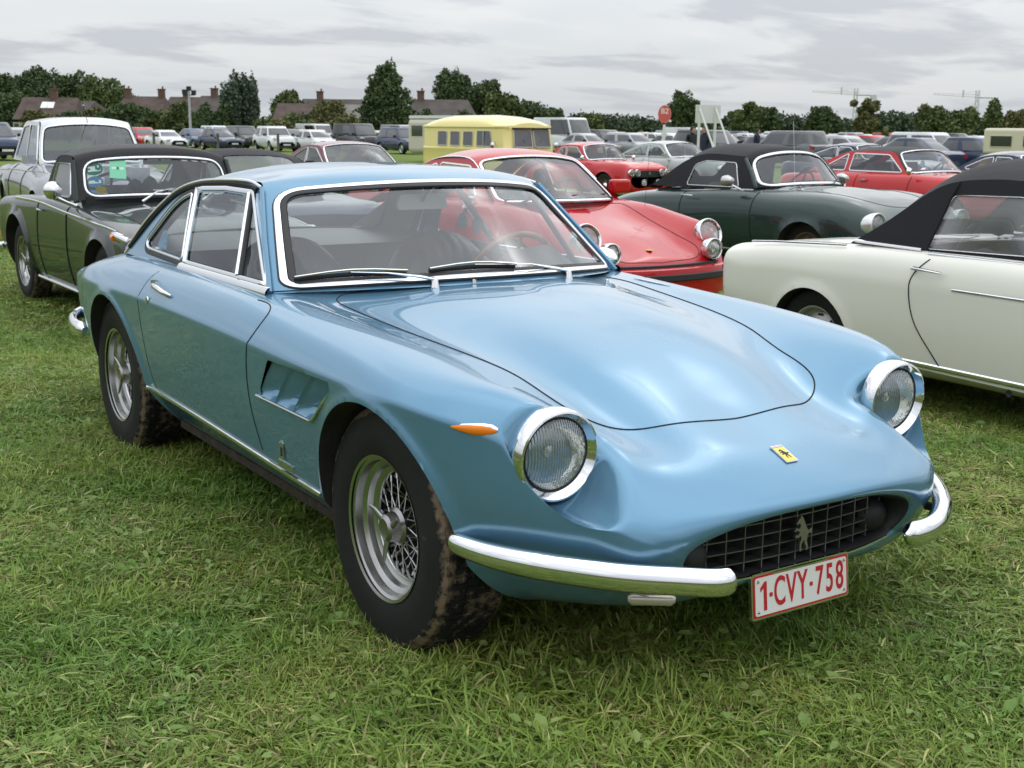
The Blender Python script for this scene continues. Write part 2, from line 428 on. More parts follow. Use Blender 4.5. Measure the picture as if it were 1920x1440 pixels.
# ------------------------------------------------------------------ car building tools
def loft(net, res=.02, breaks=(2, 4), counts=None, mirror_top=True):
    """net[S][K] control points of the left half; returns grid (M, K') of points"""
    net = np.array(net, float); S, K, _ = net.shape
    d = np.linalg.norm(np.diff(net, axis=0), axis=2).mean(1); t = np.r_[0, np.cumsum(d)]
    M_ = max(6, int(t[-1]/res)); tt = np.unique(np.r_[np.linspace(0, t[-1], M_), []])
    C_ = np.stack([cubic(t, net[:, k], tt) for k in range(K)], 1)
    seg = [0]+list(breaks)+[K-1]
    rows = []
    L_ = np.linalg.norm(np.diff(net, axis=1), axis=2).mean(0)
    cnt = []
    for a, b in zip(seg[:-1], seg[1:]): cnt.append(max(2, int(L_[a:b].sum()/res)))
    for i in range(len(tt)):
        row = C_[i]; out = []
        for q, (a, b) in enumerate(zip(seg[:-1], seg[1:])):
            P = row[a:b+1]; last = b == K-1
            if last and mirror_top:
                ex = row[K-3:K-1][::-1].copy(); ex[:, 1] *= -1; P = np.vstack([P, ex])
            dd = np.r_[0, np.cumsum(np.maximum(L_[a:b], 1e-3)**.75)]
            full = dd if not (last and mirror_top) else np.r_[dd, dd[-1]+L_[K-2]**.75, dd[-1]+L_[K-2]**.75+L_[K-3]**.75]
            s_ = np.linspace(0, dd[-1], cnt[q]+1)
            pts = cubic(full, P, s_)
            out.append(pts if q == 0 else pts[1:])
        rows.append(np.vstack(out))
    G = np.array(rows)
    ks = np.cumsum([0]+cnt)
    return G, ks

def relax(G):
    """one averaging step; the centre column sees its mirror image"""
    m_ = G[:, -2:-1]*np.array([1, -1, 1]); P = np.concatenate([G, m_], 1); H = G.copy()
    H[1:-1, 1:] = .5*G[1:-1, 1:]+.125*(P[:-2, 1:-1]+P[2:, 1:-1]+P[1:-1, :-2]+P[1:-1, 2:])
    return H
def smooth_grid(G, it=1, keep=()):
    for _ in range(it):
        H = relax(G)
        for k in keep: H[:, k] = G[:, k]
        G = H
    return G

def body_mesh(name, net, mat_, parent, arches=(), hole=None, res=.02, warp=None, breaks=(2, 4), smooth_it=1, keep_crease=True, lip=.012, cap_tail=True, angle=28):
    """car lower body: arches = [(xc, zc, r, squash)], hole = cabin opening polygon in (x, |y|)"""
    G, ks = loft(net, res, breaks)
    G = smooth_grid(G, smooth_it, keep=[ks[1]])
    if warp is not None: G = warp(G)
    M_, K_, _ = G.shape
    full = np.concatenate([G, (G[:, 1:-1]*np.array([1, -1, 1]))[:, ::-1]], axis=1)   # closed ring
    n = full.shape[1]; V = full.reshape(-1, 3).copy()
    ii, jj = np.meshgrid(np.arange(M_-1), np.arange(n), indexing='ij'); j2 = (jj+1) % n
    F = np.stack([ii*n+jj, ii*n+j2, (ii+1)*n+j2, (ii+1)*n+jj], -1).reshape(-1, 4)
    dead = np.zeros(len(F), bool); liners = []
    for (xc, zc, r, *sq) in arches:
        sqz = sq[0] if sq else 1.0
        dx = V[:, 0]-xc; dz = (V[:, 2]-zc)*sqz; below = dz < 0
        rad = np.where(below, np.abs(dx)/1.0, np.hypot(dx, dz)); side = (np.abs(V[:, 1]) > .38) & (V[:, 2] < zc+r/sqz+.02)
        ins = (rad < r) & side
        # flare
        near = side & ~ins & (np.abs(V[:, 1]) > .55) & ~below
        V[near, 1] += np.sign(V[near, 1])*lip*np.exp(-((rad[near]-r)/.035)**2)
        fi = ins[F]; allin = fi.all(1); some = fi.any(1) & ~allin
        mv = np.zeros(len(V), bool); mv[F[some].ravel()] = True; mv &= ins
        k = r/np.maximum(rad[mv], 1e-6)
        X = V[mv]; b_ = below[mv]; r0 = rad[mv]
        X[:, 0] = xc+dx[mv]*k
        X[~b_, 2] = zc+(dz[mv][~b_]*k[~b_])/sqz
        X[:, 1] += np.sign(X[:, 1])*lip
        V[mv] = X; dead |= allin
        # liner from boundary edges
        bi = np.where(mv)[0]; liners.append((F[allin], set(bi.tolist())))
    if hole is not None:
        cen = V[F].mean(1); q = np.c_[cen[:, 0], np.abs(cen[:, 1])]
        top = cen[:, 2] > .45
        dead |= pip(q, hole) & top
    LV, LF = [], []
    for (fa, bs) in liners:
        cnt = {}
        for f in fa:
            for a, b in ((f[0], f[1]), (f[1], f[2]), (f[2], f[3]), (f[3], f[0])):
                if a in bs and b in bs:
                    e = (min(a, b), max(a, b)); cnt[e] = cnt.get(e, 0)+1
        for (a, b), c_ in cnt.items():
            if c_ != 1: continue
            A, B = V[a], V[b]; sgn = 1 if A[1] > 0 else -1
            if abs(A[1]) < .5 and abs(B[1]) < .5: continue
            base_ = len(LV)
            LV += [A, B, (B[0], B[1]-sgn*.012, B[2]), (A[0], A[1]-sgn*.012, A[2]), (B[0], sgn*.42, B[2]+.0), (A[0], sgn*.42, A[2])]
            LF += [(base_, base_+1, base_+2, base_+3), (base_+3, base_+2, base_+4, base_+5)]
    Fk = F[~dead].tolist()
    if cap_tail:
        Fk.append(list(range(n))[::-1])
    used = np.zeros(len(V), bool)
    for f in Fk: used[f] = True
    idx = -np.ones(len(V), int); idx[used] = np.arange(used.sum())
    Fk = [[idx[i] for i in f] for f in Fk]; Vk = V[used]
    o = mesh(name, Vk, Fk, mat_, parent, True, angle)
    bvh = BVHTree.FromPolygons([tuple(v) for v in Vk], Fk, all_triangles=False)
    if LV:
        lv = []; lf = []
        for (xc, zc, r, *sq) in arches:
            for s_ in (-1, 1):
                sel = [f for f in LF if abs(np.mean([LV[i][0] for i in f])-xc) < r*1.2 and LV[f[0]][1]*s_ > 0]
                if sel: mesh('wheel_arch_liner', *compact(LV, sel), M_UNDER, parent, True)
                mb = MB()
                ring = [(xc+r*1.02*cos(a), zc+r*1.02*sin(a)) for a in np.linspace(-.35, pi+.35, 18)]
                mb.add([(xc, s_*.42, zc)]+[(x_, s_*.42, z_) for x_, z_ in ring], [(0, i+1, i+2) for i in range(17)])
                mb.build('inner_arch', M_UNDER, parent)
    return o, bvh

def hit(bvh, o, d, off=.001, dist=5):
    p, n, i, _ = bvh.ray_cast(Vector(o), Vector(d).normalized(), dist)
    if p is None: return None, None
    if n.dot(Vector(d)) > 0: n = -n
    return p+n*off, n
def seam(bvh, name, P, parent, axis='y', side=1, r=.0022, mat_=None, closed=False, off=.0, step=.02, build=True, r2=None):
    """thin shut line following the surface; P are (a,b) points: axis y -> (x,z) cast sideways, axis z -> (x,y) cast down"""
    if axis == 'y' and not closed and 3 <= len(P) < 12: P = [tuple(q) for q in spl(P, 40)]
    Q = densify(P, step, closed); out = []
    for a, b in Q:
        if axis == 'y': p, n = hit(bvh, (a, side*2, b), (0, -side, 0), off)
        elif axis == 'z': p, n = hit(bvh, (a, b, 3), (0, 0, -1), off)
        else: p, n = hit(bvh, (3, a, b), (-1, 0, 0), off)
        if p is not None: out.append(p)
    if len(out) < 2: return None
    mb = MB(); mb.tube(out, r, 6, closed)
    return mb.build(name, mat_ or M_DARK, parent) if build else out

def wheel(parent, loc, side, R=.325, rim=.19, w=.19, style='wire', tmat=None, hubcol=None, steer=0.0, wname='wheel', seg=48, rimmat=None, dish=.055):
    """rim mesh with tyre, hub and spokes as children; axle along y, outer face towards -y when side=-1"""
    tm = tmat or M_TYRE2; h = w/2; s = side
    P0 = [(-.42*h, rim*.93), (-.96*h, rim*1.0), (-1.04*h, rim*1.10), (-1.10*h, (R+rim)/2*1.0), (-1.02*h, R*.93), (-.86*h, R*.978), (-.6*h, R*.995), (0, R), (.6*h, R*.995), (.86*h, R*.978), (1.02*h, R*.93), (1.10*h, (R+rim)/2), (1.0*h, rim*1.02), (.42*h, rim*.93)]
    rimprof = [(s*h*1.0, rim*.99), (s*h*1.03, rim*1.035), (s*h*.985, rim*1.03), (s*h*.93, rim*.985), (s*h*.90, rim*.955), (s*h*.70, rim*.94), (s*h*.66, rim*.90), (s*h*.62, rim*.865), (s*h*.46, rim*.845), (s*h*.42, rim*.80), (s*h*.40, rim*.765), (s*h*.34, rim*.745), (s*h*.30, rim*.745), (s*h*.26, rim*.80), (s*h*.0, rim*.9)]
    if style != 'wire':
        rimprof = [(s*h*1.0, rim*.99), (s*h*1.03, rim*1.035), (s*h*.97, rim*1.02), (s*h*.85, rim*.95), (s*h*.5, rim*.90), (s*h*.35, rim*.80), (s*h*.42, rim*.66), (s*h*.55, rim*.55), (s*h*.58, rim*.40), (s*h*.6, rim*.0)]
    mb = MB(); mb.lathe(rimprof, seg)
    W_ = mb.build(wname, rimmat or (M_ALU if style == 'wire' else hubcol or M_ALU), parent, angle=35)
    W_.location = loc; W_.rotation_euler = (0, 0, steer)
    mt = MB(); prof = [(a, b) for a, b in P0]; mt.lathe(prof, seg)
    if seg >= 48:   # tread grooves as raised blocks
        nb = 90
        for row, yy in enumerate((-.55, -.18, .18, .55)):
            for i in range(nb):
                a = 2*pi*(i+.5*(row % 2))/nb; rr = R+.0005
                mt.box((rr*cos(a), yy*w/2, rr*sin(a)), (.005, w*.17, 2*pi*R/nb*.72), M=Matrix.Rotation(-a, 3, 'Y'))
    mt.build('tyre', tm, W_, angle=30)
    if style == 'wire':
        ms_ = MB(); hy = s*(h*.50)
        for q in range(26):
            a = 2*pi*q/26
            for (yo, yi, ro, ri, da) in ((h*.30, h*.50, .745, .24, .42), (h*.22, -h*.35, .74, .22, -.36)):
                p0 = (rim*ro*cos(a), s*yo, rim*ro*sin(a)); b_ = a+da*(1 if q % 2 else -1)
                p1 = (rim*ri*cos(b_), s*yi, rim*ri*sin(b_))
                ms_.tube([p0, p1], .0019, 5, cap=False)
                u_ = Vector(p1)-Vector(p0); u_.normalize(); ms_.tube([p0, Vector(p0)+u_*.018], .0042, 6)
        ms_.build('wire_spokes', mat('spoke_steel', (.42, .42, .42), .3, 1.0), W_)
        mh = MB(); mh.lathe([(-s*h*.5, 0), (-s*h*.5, rim*.27), (s*h*.3, rim*.23), (s*h*.48, rim*.25), (s*h*.58, rim*.27), (s*h*.66, rim*.22), (s*h*.9, rim*.19), (s*h*.98, rim*.14), (s*h*.96, rim*.11), (s*h*.96, 0)], 28)
        mh.build('hub', mat('dull_alloy', (.34, .34, .33), .32, 1.0), W_, angle=35)
        me_ = MB()
        for q in range(3):
            a = 2*pi*q/3+.5+steer*3+loc[0]
            c0 = (rim*.16*cos(a), s*h*.86, rim*.16*sin(a)); c1 = (rim*.36*cos(a), s*h*.93, rim*.36*sin(a)); c2 = (rim*.47*cos(a+.05), s*h*.98, rim*.47*sin(a+.05))
            me_.tube([c0, c1, c2], [.011, .008, .005], 8, squash=(1, .6))
        me_.build('knock_off_ears', mat('dull_alloy', (.34, .34, .33), .32, 1.0), W_)
        # dark brake disc behind
        md = MB(); md.lathe([(-s*h*.55, 0), (-s*h*.55, rim*.68), (s*h*.25, rim*.76)], 24); md.build('brake_drum', M_BLACK, W_)
    elif style == 'cap':
        mh = MB(); mh.lathe([(s*h*.58, rim*.50), (s*h*.85, rim*.42), (s*h*1.0, rim*.2), (s*h*1.03, 0)], 28); mh.build('hub_cap', M_CHROME, W_)
        ml = MB()
        for q in range(8):
            a = 2*pi*q/8; ml.box((rim*.74*cos(a), s*h*.40, rim*.74*sin(a)), (rim*.07, .012, rim*.2), M=Matrix.Rotation(-a, 3, 'Y'))
        ml.build('rim_slots', M_BLACK, W_)
    elif style == 'spoke5':
        md = MB(); md.lathe([(s*h*.30, rim*.80), (s*h*.62, 0)], 24); md.build('rim_gap', M_BLACK, W_)
        ml = MB()
        for q in range(5):
            a = 2*pi*q/5; ml.tube([(0, s*h*.8, 0), (rim*.92*cos(a), s*h*.82, rim*.92*sin(a))], rim*.13, 6, squash=(1, .6))
        ml.build('rim_spoke', rimmat or M_ALU, W_)
    return W_

def headlamp(parent, loc, R=.088, ring=.022, depth=.09, tilt=0.0, yaw=0.0, name='headlight', sleeve=None, ringmat=None, back=.0, slant=0.0):
    """round lamp facing +x: chrome ring mesh with glass and reflector children"""
    mb = MB(); Ro = R+ring
    mb.lathe([(-depth, Ro*.93), (-depth*.72, Ro*.985), (-depth*.35, Ro*1.012), (-.004, Ro), (.006, Ro*.975), (.008, Ro*.93), (.002, Ro*.885), (-.010, R*1.02), (-.012, R*1.0), (-.03, R*.99)], 48, 'x')
    mb.V = [(v[0]-slant*v[1]*1.2*max(0, min(1, (-v[0]/depth-.15)/.85)), v[1], v[2]) for v in mb.V]
    o = mb.build(name, ringmat or M_CHROME, parent, angle=35, loc=loc); o.rotation_euler = (0, tilt, yaw)
    g = MB(); g.lathe([(-.012, R), (-.004, R*.88), (.006, R*.6), (.011, R*.3), (.0125, 0.0005)], 40, 'x'); g.build('lamp_glass', M_LENS, o)
    b = MB(); b.lathe([(-.014, R*.99), (-.045, R*.85), (-.07, R*.5), (-.078, .0005)], 32, 'x'); b.build('reflector', M_BOWL, o)
    b = MB(); b.lathe([(-.075, .014), (-.04, .014), (-.036, .0005)], 12, 'x'); b.build('bulb', M_CHROME2, o)
    g2 = MB(); g2.lathe([(-.011, R*1.03), (-.008, R*1.0), (-.013, R*.96)], 40, 'x'); g2.build('lamp_gasket', M_BLACK, o)
    return o

def strip_surface(T, Cc, n_exp):
    """roof/windscreen strip between side rail T (x,y,z) and centre line Cc (x,z); returns fn(u,w)"""
    T = np.array(T, float); Cc = np.array(Cc, float); ne = np.array(n_exp, float) if not np.isscalar(n_exp) else np.full(len(T), n_exp)
    A = np.c_[T, Cc, ne]; t = np.arange(len(T), dtype=float)
    uu = np.linspace(0, len(T)-1, 60*(len(T)-1)+1); D_ = cubic(t, A, uu)
    def fn(u, w):
        u = min(max(u, 0), len(T)-1); k = u*60; i = min(int(k), len(D_)-2); fr = k-i
        a = D_[i]*(1-fr)+D_[i+1]*fr; aw = abs(w); q = aw**max(a[5], 1.2)
        return (a[3]+(a[0]-a[3])*q, a[1]*w, a[4]+(a[2]-a[4])*q)
    return fn
def fit_u(fn, n):
    """arc length along rail to scale u to metres"""
    P = np.array([fn(u, .7) for u in np.linspace(0, n-1, 20*(n-1)+1)]); d = np.r_[0, np.cumsum(np.linalg.norm(np.diff(P, axis=0), axis=1))]
    return d
def slab(V, F, off):
    return V, F
def seat(parent, loc, w=.5, h=.62, mat_=None, pleats=True, rake=.22, name='seat'):
    """bucket seat facing +x: squab + backrest with rolled pleats"""
    m_ = mat_ or M_LEATHER; mb = MB()
    def shape(nx, ny, f):
        G = [[f(i/(nx-1), j/(ny-1)) for j in range(ny)] for i in range(nx)]; return G
    # backrest front
    def fb(u, v):
        yy = (v-.5)*w; e = (2*abs(v-.5)); top = h*(1-.22*e**3)
        zz = u*top; edge = max(0, 1-((1-u)/.12)) if u > .88 else 0
        bol = .05*e**4; pl = (.006*abs(sin(v*pi*9)) if pleats and e < .62 else .004)
        x = -rake*zz+bol+pl-.07*edge**2-.05*max(0, (e-.86)/.14)**2
        return (x, yy*(1-.1*u**3), zz)
    mb.grid(shape(26, 46, fb))
    mb.grid([[(p[0]-.11-.0*p[2], p[1], p[2]*.99) for p in r] for r in shape(8, 14, lambda u, v: (-rake*u*h*(1-.22*(2*abs(v-.5))**3), (v-.5)*w*(1-.1*u**3), u*h*(1-.22*(2*abs(v-.5))**3)))][::-1])
    # rim joining both
    def rimp(a):
        if a < .25: v, u = 0, a*4
        elif a < .75: v, u = (a-.25)*2, 1
        else: v, u = 1, 1-(a-.75)*4
        return fb(u, v), (-.11-rake*u*h*(1-.22*(2*abs(v-.5))**3), (v-.5)*w*(1-.1*u**3), u*h*.99*(1-.22*(2*abs(v-.5))**3))
    mb.grid([[rimp(a)[0], ((rimp(a)[0][0]+rimp(a)[1][0])/2, rimp(a)[0][1]*1.02, rimp(a)[0][2]+.012), rimp(a)[1]] for a in np.linspace(0, 1, 50)])
    o = mb.build(name, m_, parent, angle=None, loc=loc)
    mc = MB(); mc.grid(shape(14, 20, lambda u, v: (u*.5, (v-.5)*w, .05+.03*(2*abs(v-.5))**4-.08*max(0, (u-.8)/.2)**2)))
    mc.box((.25, 0, -.05), (.5, w*.96, .16)); mc.build('seat_cushion', m_, o, angle=30)
    return o
def text_mesh(name, s, size, mat_, parent, M, extrude=.0006, sx=1.0, align='CENTER', bold=.0, space=1.0):
    cu = bpy.data.curves.new(name, 'FONT'); cu.body = s; cu.size = size; cu.extrude = extrude; cu.align_x = align; cu.align_y = 'CENTER'; cu.offset = bold; cu.space_character = space
    to = bpy.data.objects.new(name, cu); COL.objects.link(to)
    dg = bpy.context.evaluated_depsgraph_get(); me = bpy.data.meshes.new_from_object(to.evaluated_get(dg))
    bpy.data.objects.remove(to); me.materials.clear(); me.materials.append(mat_)
    me.transform(Matrix.Diagonal((sx, 1, 1, 1))); me.transform(M)
    o = bpy.data.objects.new(name, me); return link(o, parent)
# ------------------------------------------------------------------ the light blue coupe
def cut_poly(V, F, dead, poly, side, zmin=-9, zmax=9):
    """cut a polygon hole (x,z) out of the side given by sign, snapping the rim"""
    q = V[:, [0, 2]]; on = (V[:, 1]*side > .3) & (V[:, 2] > zmin) & (V[:, 2] < zmax)
    ins = pip(q, poly) & on; fi = ins[F]; allin = fi.all(1); some = fi.any(1) & ~allin
    mv = np.zeros(len(V), bool); mv[F[some].ravel()] = True; mv &= ins
    P = np.array(poly); n = len(P)
    for i in np.where(mv)[0]:
        best = None; p = q[i]
        for a in range(n):
            A, B = P[a], P[(a+1) % n]; t = np.clip(np.dot(p-A, B-A)/np.dot(B-A, B-A), 0, 1); c_ = A+(B-A)*t; d = np.hypot(*(p-c_))
            if best is None or d < best[0]: best = (d, c_)
        V[i, 0], V[i, 2] = best[1]
    return dead | allin

def build_hero():
    root = empty('sports_coupe', (0, 0, 0), 0, 'light metallic blue coupe with wire wheels and a red on white number plate', 'car')
    PB = mat('light_blue_metallic_paint', (.120, .265, .392), .28, .46, 1.0, var=.02, vscale=2, coat_rough=.02)
    net = [
     # tail                                  sill            mid            crease         upper          ridge          deck
     [(-3.60, 0, .40), (-3.60, .30, .40), (-3.60, .34, .42), (-3.60, .36, .48), (-3.59, .37, .58), (-3.585, .35, .60), (-3.58, .32, .61), (-3.58, .26, .615), (-3.575, .15, .62), (-3.575, 0, .62)],
     [(-3.55, 0, .30), (-3.55, .50, .30), (-3.55, .56, .33), (-3.56, .60, .45), (-3.54, .62, .615), (-3.52, .60, .645), (-3.50, .55, .665), (-3.49, .45, .68), (-3.48, .25, .69), (-3.48, 0, .695)],
     [(-3.25, 0, .24), (-3.25, .58, .26), (-3.25, .66, .32), (-3.25, .70, .48), (-3.25, .708, .665), (-3.25, .68, .69), (-3.25, .61, .706), (-3.25, .50, .722), (-3.25, .26, .738), (-3.25, 0, .742)],
     [(-2.85, 0, .2), (-2.85, .63, .22), (-2.85, .755, .33), (-2.85, .80, .5), (-2.85, .808, .698), (-2.85, .775, .740), (-2.85, .70, .768), (-2.85, .58, .79), (-2.85, .30, .81), (-2.85, 0, .815)],
     [(-2.40, 0, .2), (-2.40, .65, .21), (-2.40, .788, .34), (-2.40, .822, .5), (-2.40, .848, .708), (-2.40, .800, .775), (-2.40, .725, .818), (-2.40, .62, .835), (-2.40, .3, .85), (-2.40, 0, .85)],
     [(-1.9, 0, .2), (-1.9, .66, .20), (-1.9, .788, .345), (-1.9, .822, .52), (-1.9, .848, .716), (-1.9, .800, .79), (-1.9, .735, .828), (-1.9, .66, .838), (-1.9, .3, .84), (-1.9, 0, .84)],
     [(-1.3, 0, .2), (-1.3, .66, .20), (-1.3, .788, .335), (-1.3, .822, .52), (-1.3, .848, .716), (-1.3, .800, .79), (-1.3, .735, .828), (-1.3, .66, .838), (-1.3, .3, .85), (-1.3, 0, .86)],
     [(-.85, 0, .2), (-.85, .66, .20), (-.85, .788, .325), (-.85, .822, .51), (-.85, .848, .710), (-.85, .800, .785), (-.85, .725, .824), (-.85, .615, .832), (-.85, .3, .862), (-.85, 0, .876)],
     [(-.45, 0, .2), (-.45, .66, .20), (-.45, .788, .315), (-.45, .822, .50), (-.45, .848, .702), (-.45, .797, .772), (-.45, .700, .812), (-.45, .565, .800), (-.45, .30, .843), (-.45, 0, .860)],
     [(-.12, 0, .2), (-.12, .66, .20), (-.12, .788, .315), (-.12, .822, .50), (-.12, .848, .702), (-.12, .795, .764), (-.12, .690, .797), (-.12, .525, .770), (-.12, .27, .806), (-.12, 0, .820)],
     [(.12, 0, .2), (.12, .65, .20), (.12, .783, .315), (.12, .816, .50), (.12, .840, .701), (.12, .785, .752), (.12, .672, .777), (.12, .475, .732), (.12, .25, .750), (.12, 0, .758)],
     [(.30, 0, .21), (.30, .64, .22), (.30, .755, .32), (.30, .79, .49), (.30, .806, .692), (.30, .745, .740), (.30, .645, .757), (.30, .446, .680), (.30, .24, .686), (.30, 0, .690)],
     [(.43, 0, .22), (.43, .58, .235), (.43, .685, .33), (.43, .735, .475), (.43, .744, .668), (.43, .690, .716), (.43, .610, .732), (.43, .43, .638), (.43, .22, .637), (.43, 0, .638)],
     [(.535, 0, .235), (.54, .52, .25), (.55, .605, .335), (.555, .650, .455), (.545, .660, .605), (.54, .632, .650), (.535, .57, .662), (.54, .41, .602), (.55, .21, .603), (.555, 0, .602)],
     [(.60, 0, .25), (.62, .46, .26), (.625, .55, .33), (.635, .580, .425), (.645, .582, .505), (.645, .560, .525), (.645, .515, .538), (.652, .40, .551), (.658, .20, .564), (.66, 0, .567)],
     [(.67, 0, .265), (.675, .40, .27), (.685, .48, .31), (.705, .515, .39), (.715, .510, .450), (.718, .49, .470), (.722, .455, .485), (.733, .36, .502), (.746, .19, .517), (.752, 0, .522)],
     [(.70, 0, .282), (.70, .34, .285), (.705, .41, .315), (.730, .445, .37), (.747, .440, .415), (.754, .420, .435), (.760, .385, .450), (.772, .31, .470), (.787, .17, .488), (.794, 0, .492)],
     [(.725, 0, .298), (.712, .30, .300), (.708, .365, .320), (.728, .388, .355), (.740, .393, .388), (.746, .383, .406), (.752, .360, .422), (.764, .30, .443), (.782, .165, .466), (.790, 0, .472)],
     [(.715, 0, .306), (.702, .29, .308), (.698, .352, .326), (.708, .372, .357), (.718, .376, .386), (.722, .368, .402), (.728, .347, .416), (.740, .29, .436), (.758, .16, .458), (.766, 0, .464)],
     [(.64, 0, .306), (.62, .29, .308), (.61, .352, .326), (.61, .372, .357), (.61, .376, .386), (.61, .368, .402), (.61, .347, .416), (.62, .29, .436), (.63, .16, .456), (.64, 0, .462)],
    ]
    HL = (.500, .590, .612)
    def warp(G):
        x, y, z = G[..., 0], np.abs(G[..., 1]), G[..., 2]
        ax = HL[2]-(x-HL[0])*.14
        R_ = .117+0*x; dy = y-HL[1]+(x-HL[0])*.04
        ins = (np.abs(dy) < R_) & (x > HL[0]-.045)
        e_ = np.clip(np.abs(dy)/R_, 0, 1); zb = ax-(R_+.004)*(1-e_**2.2); zt = ax+R_*2
        t = ins & (z > zb) & (z < zt+.06)
        k = np.clip((x-(HL[0]-.045))/.012, 0, 1)
        G[..., 2] = np.where(t, z*(1-k)+zb*k, z)
        return G
    vent = [(-.618, .682), (-.196, .690), (-.178, .678), (-.320, .562), (-.338, .553), (-.735, .553)]
    G, ks = loft(net, .0095, (2, 4))
    G = smooth_grid(G, 3, keep=[ks[2]]); G = .6*G+.4*smooth_grid(G, 1)
    for _ in range(45):
        H = relax(G)
        wgt = (np.clip((G[..., 0]-.18)/.15, 0, 1)*np.clip((.735-G[..., 0])/.04, 0, 1)*np.clip((.56-np.abs(G[..., 1]))/.06, 0, 1)*np.clip((G[..., 2]-.48)/.04, 0, 1))[..., None]
        G = G*(1-wgt)+H*wgt
    G = warp(G)
    for _ in range(5):
        H = relax(G)
        wgt = (np.clip((G[..., 0]-.46)/.02, 0, 1)*np.clip((np.abs(G[..., 1])-.40)/.04, 0, 1)*(G[..., 2] > .36))[..., None]
        G = G*(1-wgt)+H*wgt
    # build with arches via body_mesh internals
    for _ in range(16):
        H = relax(G); ay = np.abs(G[..., 1])
        wgt = (np.clip((G[..., 0]-.40)/.06, 0, 1)*np.clip((.73-G[..., 0])/.03, 0, 1)*np.clip((ay-.30)/.05, 0, 1)*np.clip((.53-ay)/.05, 0, 1)*np.clip((G[..., 2]-.47)/.03, 0, 1))[..., None]
        G = G*(1-wgt)+H*wgt
    full_net_hole = [(-.80, -.1), (-.80, .25), (-.93, .50), (-1.03, .635), (-1.3, .665), (-2.30, .66), (-2.46, .55), (-2.58, .25), (-2.60, -.1)]
    global loft_override
    M_, K_, _ = G.shape
    full = np.concatenate([G, (G[:, 1:-1]*np.array([1, -1, 1]))[:, ::-1]], axis=1)
    n = full.shape[1]; V = full.reshape(-1, 3).copy()
    ii, jj = np.meshgrid(np.arange(M_-1), np.arange(n), indexing='ij'); j2 = (jj+1) % n
    F = np.stack([ii*n+jj, ii*n+j2, (ii+1)*n+j2, (ii+1)*n+jj], -1).reshape(-1, 4)
    dead = np.zeros(len(F), bool)
    for s_ in (-1, 1): dead = cut_poly(V, F, dead, vent, s_)
    LV = []; LF = []
    rimpts = {}
    for (xc, zc, r) in ((0.01, .325, .345), (-2.33, .325, .352)):
        dx = V[:, 0]-xc; dz = V[:, 2]-zc; below = dz < 0
        ex = np.where(below, (.0+.10*np.clip(-dz/.2, 0, 1)*(dx > 0)*(xc > -1)), 0)      # front arch runs forward at its foot
        rad = np.where(below, np.abs(dx), np.hypot(dx, dz)); rr = r+ex*0
        side = (np.abs(V[:, 1]) > .36) & (V[:, 2] < zc+r+.02)
        ins = (rad < r) & side
        near = side & ~ins & (np.abs(V[:, 1]) > .5)
        V[near, 1] += np.sign(V[near, 1])*(.012*np.exp(-((rad[near]-r)/.022)**2))
        fi = ins[F]; allin = fi.all(1); some = fi.any(1) & ~allin
        mv = np.zeros(len(V), bool); mv[F[some].ravel()] = True; mv &= ins
        k = r/np.maximum(rad[mv], 1e-6); X = V[mv]; b_ = below[mv]
        X[:, 0] = xc+dx[mv]*k; X[~b_, 2] = zc+dz[mv][~b_]*k[~b_]; X[:, 1] += np.sign(X[:, 1])*.012; V[mv] = X
        bs = mv; cnt = {}
        for f in F[allin]:
            for a, b in ((f[0], f[1]), (f[1], f[2]), (f[2], f[3]), (f[3], f[0])):
                if bs[a] and bs[b]:
                    e = (min(a, b), max(a, b)); cnt[e] = cnt.get(e, 0)+1
        for (a, b), c_ in cnt.items():
            if c_ != 1: continue
            A, B = V[a], V[b]; sg = 1 if A[1] > 0 else -1
            if abs(A[1]) < .5 or abs(B[1]) < .5: continue
            q = len(LV)
            def inn(P, dd, yy): 
                v = np.array([P[0]-xc, P[2]-zc]); v = v/np.linalg.norm(v); return (P[0]+v[0]*dd, P[1]-sg*yy, P[2]+v[1]*dd)
            LV += [A, B, (B[0], B[1]-sg*.010, B[2]), (A[0], A[1]-sg*.010, A[2]), (B[0], sg*.40, B[2]), (A[0], sg*.40, A[2])]
            LF += [(q, q+1, q+2, q+3), (q+3, q+2, q+4, q+5)]
        dead |= allin
    cen = V[F].mean(1); q = np.c_[cen[:, 0], np.abs(cen[:, 1])]
    dead |= pip(q, full_net_hole) & (cen[:, 2] > .45)
    Fk = F[~dead]; used = np.zeros(len(V), bool); used[Fk.ravel()] = True; idx = -np.ones(len(V), int); idx[used] = np.arange(used.sum())
    Fk = idx[Fk].tolist(); Vk = V[used]
    tail = [idx[i] for i in range(n)]
    Fk.append(tail[::-1])
    lipi = int(np.argmax(G[:, -1, 0]))+3
    fi_ = np.repeat(np.arange(M_-1), n)[~dead]; fm = (fi_ >= lipi).astype(int).tolist()+[0]
    body = mesh('body', Vk, Fk, None, root, True, 62, mats=[PB, M_BLACK], fmat=fm)
    bvh = BVHTree.FromPolygons([tuple(v) for v in Vk], Fk)
    for xs in (-1.2, 9):
        for s_ in (-1, 1):
            sel = [f for f in LF if (np.mean([LV[i][0] for i in f]) < -1.2) == (xs < 0) and LV[f[0]][1]*s_ > 0]
            if sel: mesh('wheel_arch_liner', *compact(LV, sel), M_UNDER, root)
    for xc, r in ((.01, .36), (-2.33, .365)):
        for s_ in (-1, 1):
            mb = MB()
            ring = [(xc+r*cos(a), .325+r*sin(a)) for a in np.linspace(-.4, pi+.4, 20)]
            mb.add([(xc, s_*.40, .325)]+[(x_, s_*.40, z_) for x_, z_ in ring], [(0, i+1, i+2) for i in range(19)])
            mb.build('inner_arch', M_UNDER, root)
